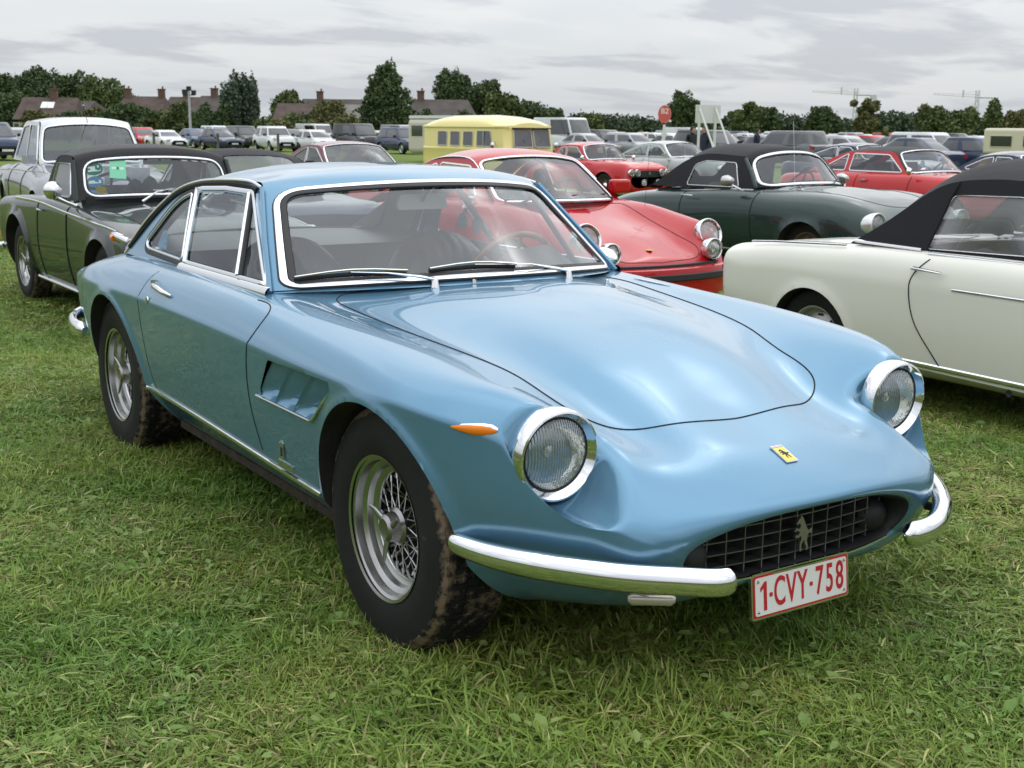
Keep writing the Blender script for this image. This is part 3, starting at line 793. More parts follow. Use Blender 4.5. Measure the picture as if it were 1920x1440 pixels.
    # muddy underside
    mb = MB(); mb.box((-1.2, 0, .195), (1.5, 1.36, .03))
    for s_ in (-1, 1):
        for i in range(0):
            x_ = random.uniform(-1.95, -.36); mb.box((x_, s_*random.uniform(.66, .74), .195+random.uniform(-.015, .01)), (random.uniform(.008, .03), .03, random.uniform(.01, .03)), rz=random.random())
    mb.build('underbody', mat('muddy_underbody', (.035, .026, .018), .95, var=.5, vscale=30, bump=.8, bscale=40), root, smooth=False)

    # ---------------- side vents
    for s_ in (-1, 1):
        fl = MB(); chv = MB()
        def P(x_, z_, d_):
            p, nn = hit(bvh, (x_, s_*2, z_), (0, -s_, 0)); 
            yy = .836-abs(z_-.62)*.05
            return (x_, s_*(yy-d_), z_)
        # inner floor: three cells, sloping from deep front edge to flush rear edge
        nu = 48; nv = 14
        Gd = []
        for i in range(nu+1):
            u = i/nu; row = []
            cell = min(int(u*3), 2); cu = u*3-cell
            for j in range(nv+1):
                v = j/nv
                xr = -.735+(-.618+.735)*v; xf = -.338+(-.185+.338)*v; zz = .553+(.684-.553)*v
                x_ = xr+(xf-xr)*u; dd = .006+.050*cu*(1 if True else 0); dd *= min(1, max(0, v/.22)**.7)*min(1, (1-v)/.05+.0)
                row.append(P(x_, zz, dd+.001))
            Gd.append(row)
            if i in (16, 32, 48):   # step back to the front face of the next cell
                Gd.append([P(-.735+(.117)*j/nv+((-.338+.153*j/nv)-(-.735+.117*j/nv))*u, .553+.131*j/nv, .001) for j in range(nv+1)])
        fl.grid(Gd)
        out = []
        for (a, b) in densify([vent[0], vent[1], vent[2], vent[3], vent[4], vent[5]], .02, False): out.append(P(a, b, -.004))
        chv.tube(out, .0042, 6)
        fl.build('vent_louvre', PB, root, angle=35); chv.build('vent_trim', M_CHROME2, root)

    # ---------------- shut lines
    hood = [(.478, 0), (.473, .10), (.458, .20), (.432, .29), (.392, .375), (.345, .424), (.297, .444), (.24, .453), (.168, .459), (.09, .475), (-.01, .503), (-.19, .537), (-.43, .562), (-.62, .572), (-.74, .56), (-.785, .50), (-.76, .40), (-.705, .28), (-.665, .12), (-.66, 0)]
    hp = [tuple(p) for p in spl(hood, 90)]
    hp = hp+[(a, -b) for a, b in hp[::-1][1:-1]]
    seam(bvh, 'bonnet_shut_line', hp, root, 'z', r=.0024, closed=True)
    for s_ in (-1, 1):
        d1 = [tuple(p) for p in spl([(-.915, .818), (-.80, .812), (-.750, .788), (-.752, .748), (-.778, .694), (-.808, .62), (-.825, .5), (-.80, .36)], 50)]
        seam(bvh, 'door_shut_line', d1, root, 'y', s_, r=.0022)
        d2 = [tuple(p) for p in spl([(-1.86, .815), (-1.885, .70), (-1.90, .55), (-1.90, .42), (-1.88, .36)], 30)]
        seam(bvh, 'door_shut_line', d2, root, 'y', s_, r=.0013)
        # sill strip
        p = seam(bvh, '', [(-1.97, .350), (-1.4, .342), (-.86, .330), (-.375, .320)], root, 'y', s_, off=.002, build=False)
        mb = MB(); mb.tube([(a.x, a.y+s_*.002, a.z) for a in p], .0085, 8, squash=(1, .7)); mb.build('sill_strip', M_CHROME2, root)
        # indicator
        c = [hit(bvh, (x_, s_*2, .674), (0, -s_, 0))[0] for x_ in (.350, .375, .400, .422, .438, .447)]; c = [q_ for q_ in c if q_ is not None]
        mb = MB(); mb.tube(c, [.002, .008, .0115, .013, .011, .004][:len(c)], 12, squash=(1, .55)); io = mb.build('side_indicator', M_AMBER, root)
        mb = MB(); mb.tube([(a.x, a.y-s_*.004, a.z) for a in c], [.004, .0105, .0145, .0165, .0145, .007][:len(c)], 12, squash=(1, .5)); mb.build('indicator_bezel', M_CHROME, io)
        # door handle + lock
        mb = MB(); hp_ = [hit(bvh, (x_, s_*2, z_), (0, -s_, 0))[0] for x_, z_ in ((-1.79, .772), (-1.74, .776), (-1.68, .774), (-1.60, .768), (-1.54, .762))]
        mb.tube([(a.x, a.y+s_*o_, a.z) for a, o_ in zip(hp_, (.004, .012, .018, .018, .004))], [.006, .012, .012, .010, .004], 10)
        mb.box((hp_[1].x, hp_[1].y+s_*.006, hp_[1].z+.004), (.05, .02, .03)); mb.build('door_handle', M_CHROME, root)
        lk = hit(bvh, (-1.76, s_*2, .722), (0, -s_, 0))[0]
        mb = MB(); mb.lathe([(0, .014), (s_*.004, .013), (s_*.005, 0)], 16, 'y', lk); mb.build('door_lock', M_CHROME2, root)
        # coachbuilder's badge: little crest above a bar
        e0 = hit(bvh, (-.612, s_*2, .405), (0, -s_, 0))[0]; Mx = Matrix.Translation(e0+Vector((0, s_*.003, 0))) @ Matrix(((1, 0, 0, 0), (0, 0, s_*1.0, 0), (0, 1, 0, 0), (0, 0, 0, 1)))
        mb = MB(); mb.prism([(-.012, -.030), (.012, -.030), (.013, .012), (.016, .022), (.006, .018), (0, .030), (-.006, .018), (-.016, .022), (-.013, .012)], .003, Mx)
        bo = mb.build('crest_badge', M_CHROME2, root, smooth=False)
        mb = MB(); mb.prism([(-.005, -.020), (.006, -.020), (.006, .008), (-.005, .008)], .0042, Mx); mb.build('crest_letter', M_BLACK, bo, smooth=False)
        b0 = hit(bvh, (-.612, s_*2, .352), (0, -s_, 0))[0]
        mb = MB(); mb.box((b0.x, b0.y+s_*.002, b0.z), (.115, .005, .020)); mb.build('name_bar', M_CHROME2, root, smooth=False)

    # ---------------- headlights
    for s_ in (-1, 1):
        headlamp(root, (HL[0]+.010, s_*HL[1], HL[2]), R=.0885, ring=.024, depth=.058, tilt=.06, yaw=0, slant=s_*.11)

    # ---------------- bumpers
    bp = [(.33, .780, .390), (.43, .757, .386), (.54, .705, .383), (.645, .630, .380), (.735, .545, .376), (.805, .455, .373), (.842, .400, .371), (.850, .370, .370), (.847, .350, .370)]
    P = spl(bp, 60)
    for s_ in (-1, 1):
        V_ = []; F_ = []; n_ = 16
        if s_ > 0: P = spl([(.33, .770, .392), (.43, .742, .388), (.54, .688, .385), (.645, .612, .382), (.735, .525, .379), (.800, .435, .376), (.844, .350, .374), (.858, .280, .373), (.852, .235, .373)], 60)
        for i, p in enumerate(P):
            a = P[max(i-1, 0)]; b = P[min(i+1, 59)]; t = Vector(b-a).normalized(); o_ = Vector((t.y*-1, t.x, 0)).normalized()*-1
            o_ = Vector((-t.y, t.x, 0)).normalized()
            if o_.dot(Vector((1, .6, 0))) < 0: o_ = -o_
            e = min(i, 59-i)/59; k = min(1, (e/.05)) ; k = sqrt(max(0, 1-(1-k)**2)) if k < 1 else 1
            k = max(k, .12)*(.80+.20*min(1, i/20))
            for j in range(n_):
                th = 2*pi*j/n_; cx_, sz_ = cos(th), sin(th)
                off = o_*(.028*cx_*k)+Vector((0, 0, 1))*(.034*k*sz_*(1 if cx_ > -.2 else .9))
                V_.append((p[0]+off.x, s_*(p[1]+off.y), p[2]+off.z))
        for i in range(59):
            for j in range(n_):
                j2_ = (j+1) % n_; F_.append((i*n_+j, (i+1)*n_+j, (i+1)*n_+j2_, i*n_+j2_))
        F_ += [tuple(range(n_)), tuple(59*n_+j for j in range(n_))]
        mesh('front_bumper', V_, F_, M_CHROME, root)
        mb = MB(); mb.tube([(.62, s_*.50, .36), (.755, s_*.50, .372)], .012, 8); mb.build('bumper_bracket', M_BLACK, root)
        # rear bumper
        rb = spl([(-2.98, s_*.775, .43), (-3.12, s_*.775, .43), (-3.35, s_*.73, .43), (-3.55, s_*.62, .43), (-3.66, s_*.40, .43), (-3.69, s_*.15, .43)], 30)
        mb = MB(); mb.tube([tuple(p) for p in rb], [.015]+[.038]*28+[.02], 12, squash=(1, .7)); mb.build('rear_bumper', M_CHROME, root)
    for s_ in (-1, 1):
        mb = MB(); mb.lathe([(-.012, .0), (0, .045), (.006, .03), (.010, .0)], 20, 'x', (-3.605, s_*.33, .52)); mb.build('tail_light', M_RED_L, root)
    # under-bumper lamps
    for s_ in (-1, 1):
        M3 = Matrix.Translation((.700, s_*.455, .296)) @ Matrix.Rotation(s_*.62, 4, 'Z')
        mb = MB(); V0 = []
        q = MB(); q.tube([(0, -.055, 0), (0, -.045, 0), (0, .045, 0), (0, .055, 0)], [.008, .016, .016, .008], 10); 
        V0 = [tuple(M3 @ Vector(v)) for v in q.V]; mb.add(V0, q.F); mb.build('front_sidelight', mat('clear_lens', (.55, .50, .42), .1, coat=1, metal=.3), root)

    # ---------------- mouth: grille of crossed bars, prancing horse
    M_GR = mat('grille_aluminium', (.17, .17, .17), .42, .85, var=.2)
    def gx(y_): return .706-.25*y_*y_
    mb = MB()
    mb.grid([[(gx(y_)-.085, y_, z_) for z_ in (.27, .36, .46)] for y_ in np.linspace(-.37, .37, 12)]); mb.build('grille_backing', M_DARK, root)
    def mouth_half(zz):      # half width of the mouth at a height
        t_ = (zz-.287)/(.442-.287); return .42*sqrt(max(0, 1-abs(2*t_-.95)**2.3))
    for k in range(-6, 7):
        y0 = k*.056; 
        za = .304+.03*(abs(y0)/.38)**3; zb = .458-(.060*(abs(y0)/.38)**2.2)
        if abs(y0) > .35: continue
        mb = MB(); mb.box((gx(y0)-.014, y0, (za+zb)/2), (.034, .0032, zb-za)); o = mb.build('grille_bar', M_GR, root, smooth=False)
    for zz in (.330, .361, .392, .423, .450):
        h_ = .36*sqrt(max(.02, 1-(max(0, zz-.36)/.105)**1.8)); mb = MB(); ys = np.linspace(-h_, h_, 16)
        V_ = []; F_ = []
        for i, y_ in enumerate(ys):
            V_ += [(gx(y_)+.002, y_, zz+.0015), (gx(y_)+.002, y_, zz-.0015), (gx(y_)-.032, y_, zz-.0015), (gx(y_)-.032, y_, zz+.0015)]
            if i: b_ = (i-1)*4; F_ += [(b_+j, b_+4+j, b_+4+(j+1) % 4, b_+(j+1) % 4) for j in range(4)]
        mesh('grille_bar', V_, F_, M_GR, root, False)
    # side fog-lamp cowls in the mouth corners
    for s_ in (-1, 1):
        mb = MB(); mb.lathe([(-.06, .0), (-.03, .040), (.0, .050), (.022, .040), (.034, .02), (.036, .0)], 24, 'x', (.668, s_*.318, .362)); mb.build('mouth_duct', M_BLACK, root)
    # chrome lip along the foot of the mouth
    mb = MB(); lp = spl([(.705, -.34, .312), (.716, -.22, .301), (.726, 0, .299), (.716, .22, .301), (.705, .34, .312)], 30); mb.tube([(p[0]+.004, p[1], p[2]) for p in lp], .0045, 6); mb.build('mouth_trim', M_CHROME2, root)
    horse = [(-.10, -.50), (-.02, -.49), (-.03, -.40), (-.02, -.30), (.10, -.18), (.13, -.30), (.22, -.40), (.20, -.50), (.30, -.49), (.31, -.38), (.24, -.24), (.26, -.10), (.34, -.02), (.44, -.06), (.50, .04), (.42, .10), (.34, .06), (.26, .06),
             (.20, .14), (.12, .24), (.06, .34), (-.02, .44), (-.12, .50), (-.13, .44), (-.22, .40), (-.33, .30), (-.30, .25), (-.20, .29), (-.12, .26), (-.12, .16), (-.22, .14), (-.34, .18), (-.42, .10), (-.38, .06), (-.32, .11), (-.20, .07),
             (-.14, .04), (-.22, -.04), (-.34, -.02), (-.36, -.10), (-.31, -.09), (-.20, -.11), (-.08, -.06), (-.04, -.16), (-.12, -.28), (-.12, -.40)]
    Mx = Matrix.Translation((.722, .0, .384)) @ Matrix(((0, 0, 1, 0), (1, 0, 0, 0), (0, 1, 0, 0), (0, 0, 0, 1)))
    mb = MB(); mb.prism([(p[0]*.068, p[1]*.094) for p in horse], .008, Mx); mb.build('prancing_horse_emblem', mat('emblem_silver', (.34, .34, .33), .35, .9), root, angle=30)
    # bonnet badge
    pb, nb = hit(bvh, (.655, -.004, 2), (0, 0, -1)); zt = nb; xt = Vector((0, 1, 0)); yt = zt.cross(xt).normalized()
    if yt.x > 0: yt = -yt
    Mb = Matrix((( xt.x, yt.x, zt.x, pb.x), (xt.y, yt.y, zt.y, pb.y), (xt.z, yt.z, zt.z, pb.z), (0, 0, 0, 1)))
    mb = MB(); mb.prism([(-.0195, -.033), (.0195, -.033), (.0195, .033), (-.0195, .033)], .003, Mb); bo = mb.build('bonnet_badge', M_CHROME2, root, smooth=False)
    mb = MB(); mb.prism([(-.0175, -.031), (.0175, -.031), (.0175, .024), (-.0175, .024)], .0036, Mb); mb.build('badge_field', mat('badge_yellow', (.80, .60, .05), .3, coat=.5), bo, smooth=False)
    for q, cname, cc in ((-1, 'badge_green', (.02, .25, .06)), (0, 'badge_white', (.75, .75, .72)), (1, 'badge_red', (.55, .02, .02))):
        mb = MB(); mb.prism([(-.0175, .0275+q*.0022-.001), (.0175, .0275+q*.0022-.001), (.0175, .0275+q*.0022+.001), (-.0175, .0275+q*.0022+.001)], .0036, Mb); mb.build('badge_stripe', mat(cname, cc, .3), bo, smooth=False)
    mb = MB(); mb.prism([(p[0]*.030, p[1]*.036-.001) for p in horse], .0042, Mb); mb.build('badge_horse', M_BLACK, bo, smooth=False)

    # ---------------- number plate
    Mp = Matrix.Translation((.738, 0, .2485)) @ Matrix.Rotation(radians(-6), 4, 'Y') @ Matrix(((0, 0, 1, 0), (1, 0, 0, 0), (0, 1, 0, 0), (0, 0, 0, 1)))
    def rr(w_, h_, r_): return roundpoly([(-w_/2, -h_/2), (w_/2, -h_/2), (w_/2, h_/2), (-w_/2, h_/2)], r_, 5)
    mb = MB(); mb.prism(rr(.340, .116, .010), .010, Mp @ Matrix.Translation((0, 0, -.012))); po = mb.build('number_plate', M_CHROME2, root, smooth=False)
    red = mat('plate_red', (.50, .015, .025), .35)
    mb = MB(); mb.prism(rr(.330, .106, .008), .001, Mp @ Matrix.Translation((0, 0, -.002))); mb.build('plate_border', red, po, smooth=False)
    mb = MB(); mb.prism(rr(.319, .095, .007), .001, Mp @ Matrix.Translation((0, 0, -.0005))); mb.build('plate_field', mat('plate_white', (.74, .73, .70), .35), po, smooth=False)
    cu = 0
    for ch, w_, xx in (('1', .026, -.130), ('-', .012, -.1075), ('C', .040, -.078), ('V', .040, -.0375), ('Y', .040, .001), ('-', .014, .0315), ('7', .036, .061), ('5', .036, .0975), ('8', .036, .134)):
        if ch == '-':
            mb = MB(); mb.prism([(xx-.005, -.005), (xx+.005, -.005), (xx+.005, .005), (xx-.005, .005)], .001, Mp @ Matrix.Translation((0, 0, .0008))); mb.build('plate_dot', red, po, smooth=False); continue
        if ch == '1':
            mb = MB(); mb.prism([(xx-.002, -.036), (xx+.008, -.036), (xx+.008, .036), (xx+.001, .036), (xx-.013, .022), (xx-.013, .012), (xx-.002, .021)], .001, Mp @ Matrix.Translation((0, 0, .0008))); mb.build('plate_character', red, po, smooth=False); continue
        text_mesh('plate_character', ch, .103, red, po, Mp @ Matrix.Translation((xx, 0, .0012)), sx=(.56 if ch != '1' else .60), bold=.0012)
    for a in (-.150, .150):
        for b in (-.038, .038):
            mb = MB(); mb.lathe([(.0, .0045), (.003, .003), (.0035, 0)], 10, 'z', (0, 0, 0)); mb.V = [tuple(Mp @ Vector((v[0]+a, v[1]+b, v[2]))) for v in mb.V]; mb.build('plate_screw', M_CHROME2, po)
    mb = MB(); mb.box((.68, 0, .27), (.06, .2, .02)); mb.build('plate_bracket', M_BLACK, root)

    # ---------------- greenhouse
    T = [(-.952, .690, .838), (-1.125, .628, .996), (-1.298, .565, 1.146), (-1.44, .558, 1.163), (-1.81, .563, 1.152), (-1.96, .570, 1.137), (-2.10, .584, 1.108), (-2.21, .605, 1.060), (-2.325, .640, .985), (-2.425, .670, .905), (-2.50, .692, .838)]
    Cc = [(-.600, .882), (-.860, 1.036), (-1.105, 1.188), (-1.40, 1.222), (-1.80, 1.222), (-2.05, 1.198), (-2.28, 1.150), (-2.45, 1.085), (-2.60, 1.000), (-2.74, .912), (-2.84, .850)]
    ex = [2.0, 2.0, 2.2, 2.6, 2.6, 2.5, 2.4, 2.3, 2.2, 2.2, 2.2]
    fn = strip_surface(T, Cc, ex); arc = fit_u(fn, len(T)); ug = np.linspace(0, len(T)-1, len(arc)); BW = .62
    def f2(a, b): return fn(float(np.interp(a, arc, ug)), b/BW)
    def f2o(off):
        def g(a, b):
            p = np.array(f2(a, b)); nn = normal_of(f2, a, b); nn = nn if nn[2] > 0 else -nn; return p+nn*off
        return g
    A = lambda u: float(np.interp(u, ug, arc))
    aT = A(2.0)
    ws = roundpoly([(.030, -.572), (aT-.048, -.570), (aT-.048, .570), (.030, .572)], [.03, .075, .075, .03], 8)
    rw = roundpoly([(A(5.9), -.47), (A(9.45), -.50), (A(9.45), .50), (A(5.9), .47)], .09, 8)
    outer = [(0, -BW), (A(10), -BW), (A(10), BW), (0, BW)]
    V_, F_ = panel2d(outer, [ws, rw], f2, .022); mesh('roof', V_, F_, PB, root, True, 50)
    V_, F_ = panel2d([(A(1.95), -BW*.96), (A(10), -BW*.96), (A(10), BW*.96), (A(1.95), BW*.96)], [rw], f2o(-.022), .03); mesh('headlining', V_, F_, M_LINER, root, True)
    V_, F_ = panel2d(ws, [], f2o(-.004), .05); mesh('windscreen', V_, F_, M_GLASSW, root)
    V_, F_ = panel2d(rw, [], f2o(-.004), .05); mesh('rear_window', V_, F_, M_GLASS, root)
    def bandf(poly, w0, w1, h, name, m_, **k):
        n0 = normal_of(f2, poly[0][0], poly[0][1]); sg = 1 if n0[2] > 0 else -1
        v, f = band(poly, f2, w0, w1, h, sg, **k); return mesh(name, v, f, m_, root, True, 60)
    bandf(ws, .006, .027, .008, 'windscreen_trim', M_CHROME)
    bandf(ws, -.012, .007, .006, 'windscreen_seal', M_RUBBER)
    bandf(ws, .026, .031, .004, 'windscreen_seal', M_RUBBER)
    bandf(rw, .004, .022, .007, 'rear_window_trim', M_CHROME)
    bandf(rw, -.010, .005, .005, 'rear_window_seal', M_RUBBER)
    # sides
    def yside(z_): 
        t_ = (z_-.836)/.314; return .703-.135*t_-.010*(t_*(1-t_))*-1
    for s_ in (-1, 1):
        fs = (lambda sg: (lambda a, b: (a, sg*yside(b), b)))(s_)
        def fso(off): return lambda a, b: (a, s_*(yside(b)+off), b)
        rail = [tuple(p) for p in spl([(-1.298, 1.146), (-1.44, 1.163), (-1.81, 1.152), (-1.96, 1.137), (-2.10, 1.108), (-2.21, 1.060), (-2.325, .985), (-2.425, .905), (-2.50, .838)], 40)]
        outl = [(-.935, .826), (-.952, .840)]+rail+[(-2.50, .826)]
        front = [(-.975, .858), (-1.352, 1.128)]
        door = [(-.985, .862), (-1.345, 1.122), (-1.372, 1.126), (-1.62, 1.128), (-1.905, 1.112), (-1.765, .862)]
        div_b, div_t = (-1.225, .862), (-1.380, 1.128)
        ql = roundpoly([(-1.000, .864), (-1.215, .864), (-1.362, 1.112)], .012, 4)
        dg = roundpoly([(-1.240, .864), (-1.755, .864), (-1.888, 1.106), (-1.62, 1.120), (-1.396, 1.118)], .014, 4)
        qw = roundpoly([(-1.815, .866), (-2.225, .876), (-2.262, .892), (-2.205, .945), (-2.135, 1.015), (-2.05, 1.066), (-1.955, 1.092)], [.01, .02, .02, .05, .08, .08, .01], 6)
        v, f = panel2d(outl, [ql, dg, qw], fs, .03); mesh('window_surround', v, f, PB, root, True, 40)
        sg = s_
        def nrm_sgn(p): n0 = normal_of(fs, *p); return 1 if n0[1]*s_ > 0 else -1
        def sb(poly, w0, w1, h, name, m_, closed=True):
            v, f = band(poly, fs, w0, w1, h, nrm_sgn(poly[0]), .03, closed); return mesh(name, v, f, m_, root, True, 60)
        for poly, nm in ((ql, 'quarterlight_glass'), (dg, 'door_glass'), (qw, 'rear_quarter_glass')):
            v, f = panel2d(poly, [], fso(-.006), .08); mesh(nm, v, f, M_GLASS, root)
        sb(qw, .012, .030, .004, 'quarter_window_seal', M_RUBBER)
        sb(qw, .002, .013, .007, 'quarter_window_trim', M_CHROME2)
        gp = spl([(-1.330, 1.139), (-1.44, 1.150), (-1.81, 1.141), (-1.96, 1.125), (-2.09, 1.098), (-2.195, 1.052), (-2.305, .980), (-2.40, .902), (-2.46, .855)], 50)
        mb = MB(); mb.tube([(p[0], s_*(yside(p[1])+.004), p[1]) for p in gp], .0085, 6, squash=(1.2, .8)); mb.build('gutter_gap', M_DARK, root)
        fr = [(-.968, .852), (-1.345, 1.128), (-1.372, 1.134), (-1.62, 1.136), (-1.925, 1.122), (-1.775, .852)]
        # door frame: thin chrome all round, wide strip along the belt
        sb(fr, -.012, .005, .010, 'door_window_frame', M_CHROME)
        belt = [(-.925, .838), (-1.79, .838)]
        mb = MB(); mb.grid([[(x_, s_*(yside(z_)+h_), z_) for (z_, h_) in ((.824, .004), (.828, .014), (.838, .018), (.850, .014), (.854, .004))] for x_ in np.linspace(-.93, -1.79, 30)]); mb.build('belt_trim', M_CHROME, root)
        mb = MB(); mb.tube([(div_b[0], s_*(yside(div_b[1])+.006), div_b[1]), (div_t[0], s_*(yside(div_t[1])+.006), div_t[1])], .009, 8); mb.build('quarterlight_pillar', M_CHROME, root)
        mb = MB(); mb.tube([(div_b[0]+.016, s_*(yside(div_b[1])), div_b[1]), (div_t[0]+.016, s_*(yside(div_t[1])), div_t[1])], .010, 8); mb.build('quarterlight_seal', M_RUBBER, root)
        # painted pillars (front and behind) + drip rail
        rl = spl([(-1.298, .565, 1.146), (-1.36, .560, 1.156), (-1.44, .558, 1.163), (-1.81, .563, 1.152), (-1.96, .570, 1.137), (-2.10, .584, 1.108), (-2.21, .605, 1.060), (-2.325, .640, .985), (-2.425, .670, .905), (-2.50, .692, .838)], 60)
        mb = MB(); mb.tube([(p[0], s_*(p[1]+.008), p[2]+.004) for p in rl], .0065, 8); mb.build('drip_rail', M_CHROME2, root)
        mb = MB(); mb.tube([(-.940, s_*.700, .832), (-1.118, s_*.640, .990), (-1.290, s_*.575, 1.142)], .012, 8, squash=(1.2, .8)); mb.build('front_pillar', PB, root)
        mb = MB(); mb.tube([(-2.455, s_*.690, .86), (-2.50, s_*.700, .825)], .012, 8); mb.build('pillar_foot', M_CHROME2, root)
    # cowl infill below the screen, deck behind the rear window
    mb = MB(); mb.grid([[(x_, y_, z_) for (x_, z_) in ((-.585-.36*(y_/.69)**2, .868-.036*(y_/.69)**2), (-.615-.36*(y_/.69)**2, .884-.042*(y_/.69)**2), (-.66-.36*(y_/.69)**2, .868-.036*(y_/.69)**2))] for y_ in np.linspace(-.685, .685, 30)]); mb.build('scuttle', PB, root)

    # ---------------- wipers
    for (py, tip) in ((-.262, -.43), (.262, -.10)):
        pv, nn = hit(bvh, (-.640, py, 2), (0, 0, -1))
        pv = pv or Vector((-.64, py, .86))
        mb = MB(); mb.lathe([(0, .016), (.014, .013), (.026, .010), (.030, 0)], 14, 'z', (pv.x, pv.y, pv.z-.002)); w_ = mb.build('wiper_pivot', M_CHROME, root)
        def on(yy, aa, off):
            p = np.array(f2(aa, yy)); n0 = normal_of(f2, aa, yy); n0 = n0 if n0[2] > 0 else -n0; return Vector(p+n0*off)
        tip_p = on(tip, .046, .022); mid = on((py+tip)/2, .026, .026)
        mb = MB(); mb.tube([pv+Vector((0, 0, .024)), Vector((pv.x-.01, pv.y-.05, pv.z+.034)), mid, tip_p], [.009, .010, .005, .004], 8, squash=(.6, 1)); mb.build('wiper_arm', M_CHROME, w_)
        b0, b1 = on(tip-.135, .042, .012), on(tip+.135, .040, .012)
        mb = MB(); mb.tube([b0, (b0+b1)/2+Vector((0, 0, .004)), b1], .006, 6, squash=(1.3, .6)); mb.build('wiper_blade', M_RUBBER, w_)
        mb = MB(); c_ = (b0+b1)/2; mb.tube([b0+Vector((.01, .0, .006)), b0*.7+b1*.3+Vector((.014, 0, .016)), c_+Vector((.016, 0, .019)), b0*.3+b1*.7+Vector((.014, 0, .016)), b1+Vector((.01, 0, .006))], .0045, 6); mb.build('blade_carrier', M_CHROME2, w_)
    for y_ in (-.14, .40):
        pv, nn = hit(bvh, (-.60, y_, 2), (0, 0, -1))
        if pv: mb = MB(); mb.lathe([(0, .008), (.012, .007), (.014, 0)], 10, 'z', pv); mb.build('washer_jet', M_CHROME, root)
    # chrome sliver on the wing behind the bonnet
    for s_ in (-1, 1):
        pp = [hit(bvh, (x_, s_*y_, 2), (0, 0, -1), .002)[0] for x_, y_ in ((-.74, .632), (-.66, .640), (-.56, .650))]
        mb = MB(); mb.tube(pp, [.001, .004, .001], 8); mb.build('wing_trim', M_CHROME2, root)

    # ---------------- interior
    tub = MB()
    zf = .24
    tub.add([(-.62, -.64, zf), (-2.15, -.64, zf), (-2.15, .64, zf), (-.62, .64, zf)], [(0, 1, 2, 3)])
    for s_ in (-1, 1):
        tub.grid([[(x_, s_*yy, z_) for (yy, z_) in ((.64, zf), (.66, .5), (.675, .78), (.70, .826))] for x_ in np.linspace(-.75, -2.5, 8)])
    tub.grid([[(-.62, y_, z_) for z_ in (zf, .76)] for y_ in (-.60, .60)])
    tub.build('cabin_tub', mat('cabin_black', (.02, .02, .022), .7), root)
    mb = MB(); mb.grid([[(-2.02+.05*q_, y_, z_) for (q_, z_) in ((1, zf), (.6, .55), (0, .80), (-1.0, .865), (-3, .872), (-14, .882))] for y_ in np.linspace(-.66, .66, 20)]); mb.build('rear_bulkhead', M_LEATHER, root)
    mb = MB(); mb.box((-2.035, 0, .62), (.03, .012, .44)); mb.build('bulkhead_seam', M_BLACK, root)
    for s_ in (-1, 1):
        seat(root, (-1.47, s_*.335, .33), .50, .60)
        # inside of rear pillars
        mb = MB(); mb.grid([[(x_, s_*(yy), z_) for (x_, yy, z_) in r_] for r_ in (((-2.20, .560, 1.10), (-2.36, .50, 1.05)), ((-2.32, .60, .99), (-2.56, .48, .96)), ((-2.44, .63, .88), (-2.72, .46, .885)))]); mb.build('inner_pillar', M_LINER, root)
        mb = MB(); mb.box((-1.35, s_*.655, .60), (.9, .03, .36)); mb.build('door_card', M_LEATHER, root)
        # far/near B divider inside: dark strap pillar
    mb = MB()
    Gd = []
    for y_ in np.linspace(-.58, .58, 30):
        x0 = -.675-.33*(y_/.69)**2; bn = .055*math.exp(-((y_-.36)/.17)**4)
        Gd.append([(x0+.01, y_, .835-.05*abs(y_)), (x0-.06, y_, .850-.03*abs(y_)+bn*.7), (x0-.20, y_, .862+bn*1.4), (x0-.30, y_, .850+bn*1.3), (x0-.33, y_, .80), (x0-.30, y_, .62)])
    mb.grid(Gd); mb.build('dashboard', mat('dash_black', (.022, .022, .024), .5, bump=.2), root)
    # steering wheel
    c = Vector((-1.16, .36, .800)); axn = Vector((-.90, 0, .43)).normalized(); u_ = Vector((0, 1, 0)); v_ = axn.cross(u_)
    mb = MB(); mb.tube([c+u_*.192*cos(a)+v_*.192*sin(a) for a in np.linspace(0, 2*pi, 48, endpoint=False)], .0125, 10, closed=True); sw = mb.build('steering_wheel', M_WOOD, root)
    mb = MB()
    for a in (pi/2+pi, pi/2+pi+2.1, pi/2+pi-2.1):
        d_ = u_*cos(a)+v_*sin(a); mb.tube([c+d_*.03-axn*.02, c+d_*.185], [.014, .008], 6, squash=(1.4, .4))
    mb.build('wheel_spoke', M_ALU, sw)
    mb = MB(); mb.tube([c-axn*.03, c-axn*.30], .025, 10); mb.tube([c, c-axn*.03], .035, 16); mb.build('steering_column', M_BLACK, sw)
    # interior mirror
    mo = Vector((-1.225, .012, 1.092))
    mb = MB(); 
    mb.prism(roundpoly([(-.105, -.026), (.105, -.026), (.095, .030), (-.095, .030)], .016, 5), .016, Matrix.Translation(mo) @ Matrix(((0, 0, 1, 0), (1, 0, 0, 0), (0, 1, 0, 0), (0, 0, 0, 1)))); im = mb.build('rear_view_mirror', mat('mirror_shell', (.62, .63, .61), .4, .1), root, angle=40)
    mb = MB(); mb.tube([mo+Vector((.016, 0, .005)), mo+Vector((.035, 0, .03)), mo+Vector((.02, 0, .088))], .006, 8); mb.build('mirror_stem', M_CHROME2, im)
    # door mirror on the far (driver's) side
    dm = Vector((-1.13, .80, .858))
    mb = MB(); mb.lathe([(-.03, .0), (-.03, .040), (-.01, .042), (.025, .036), (.055, .018), (.065, 0)], 24, 'x', dm); mb.build('door_mirror', M_CHROME, root)
    p0 = hit(bvh, (-1.08, 2, .80), (0, -1, 0))[0]
    mb = MB(); mb.tube([p0, Vector((-1.12, .79, .83))], .008, 8); mb.build('mirror_stalk', M_CHROME, root)
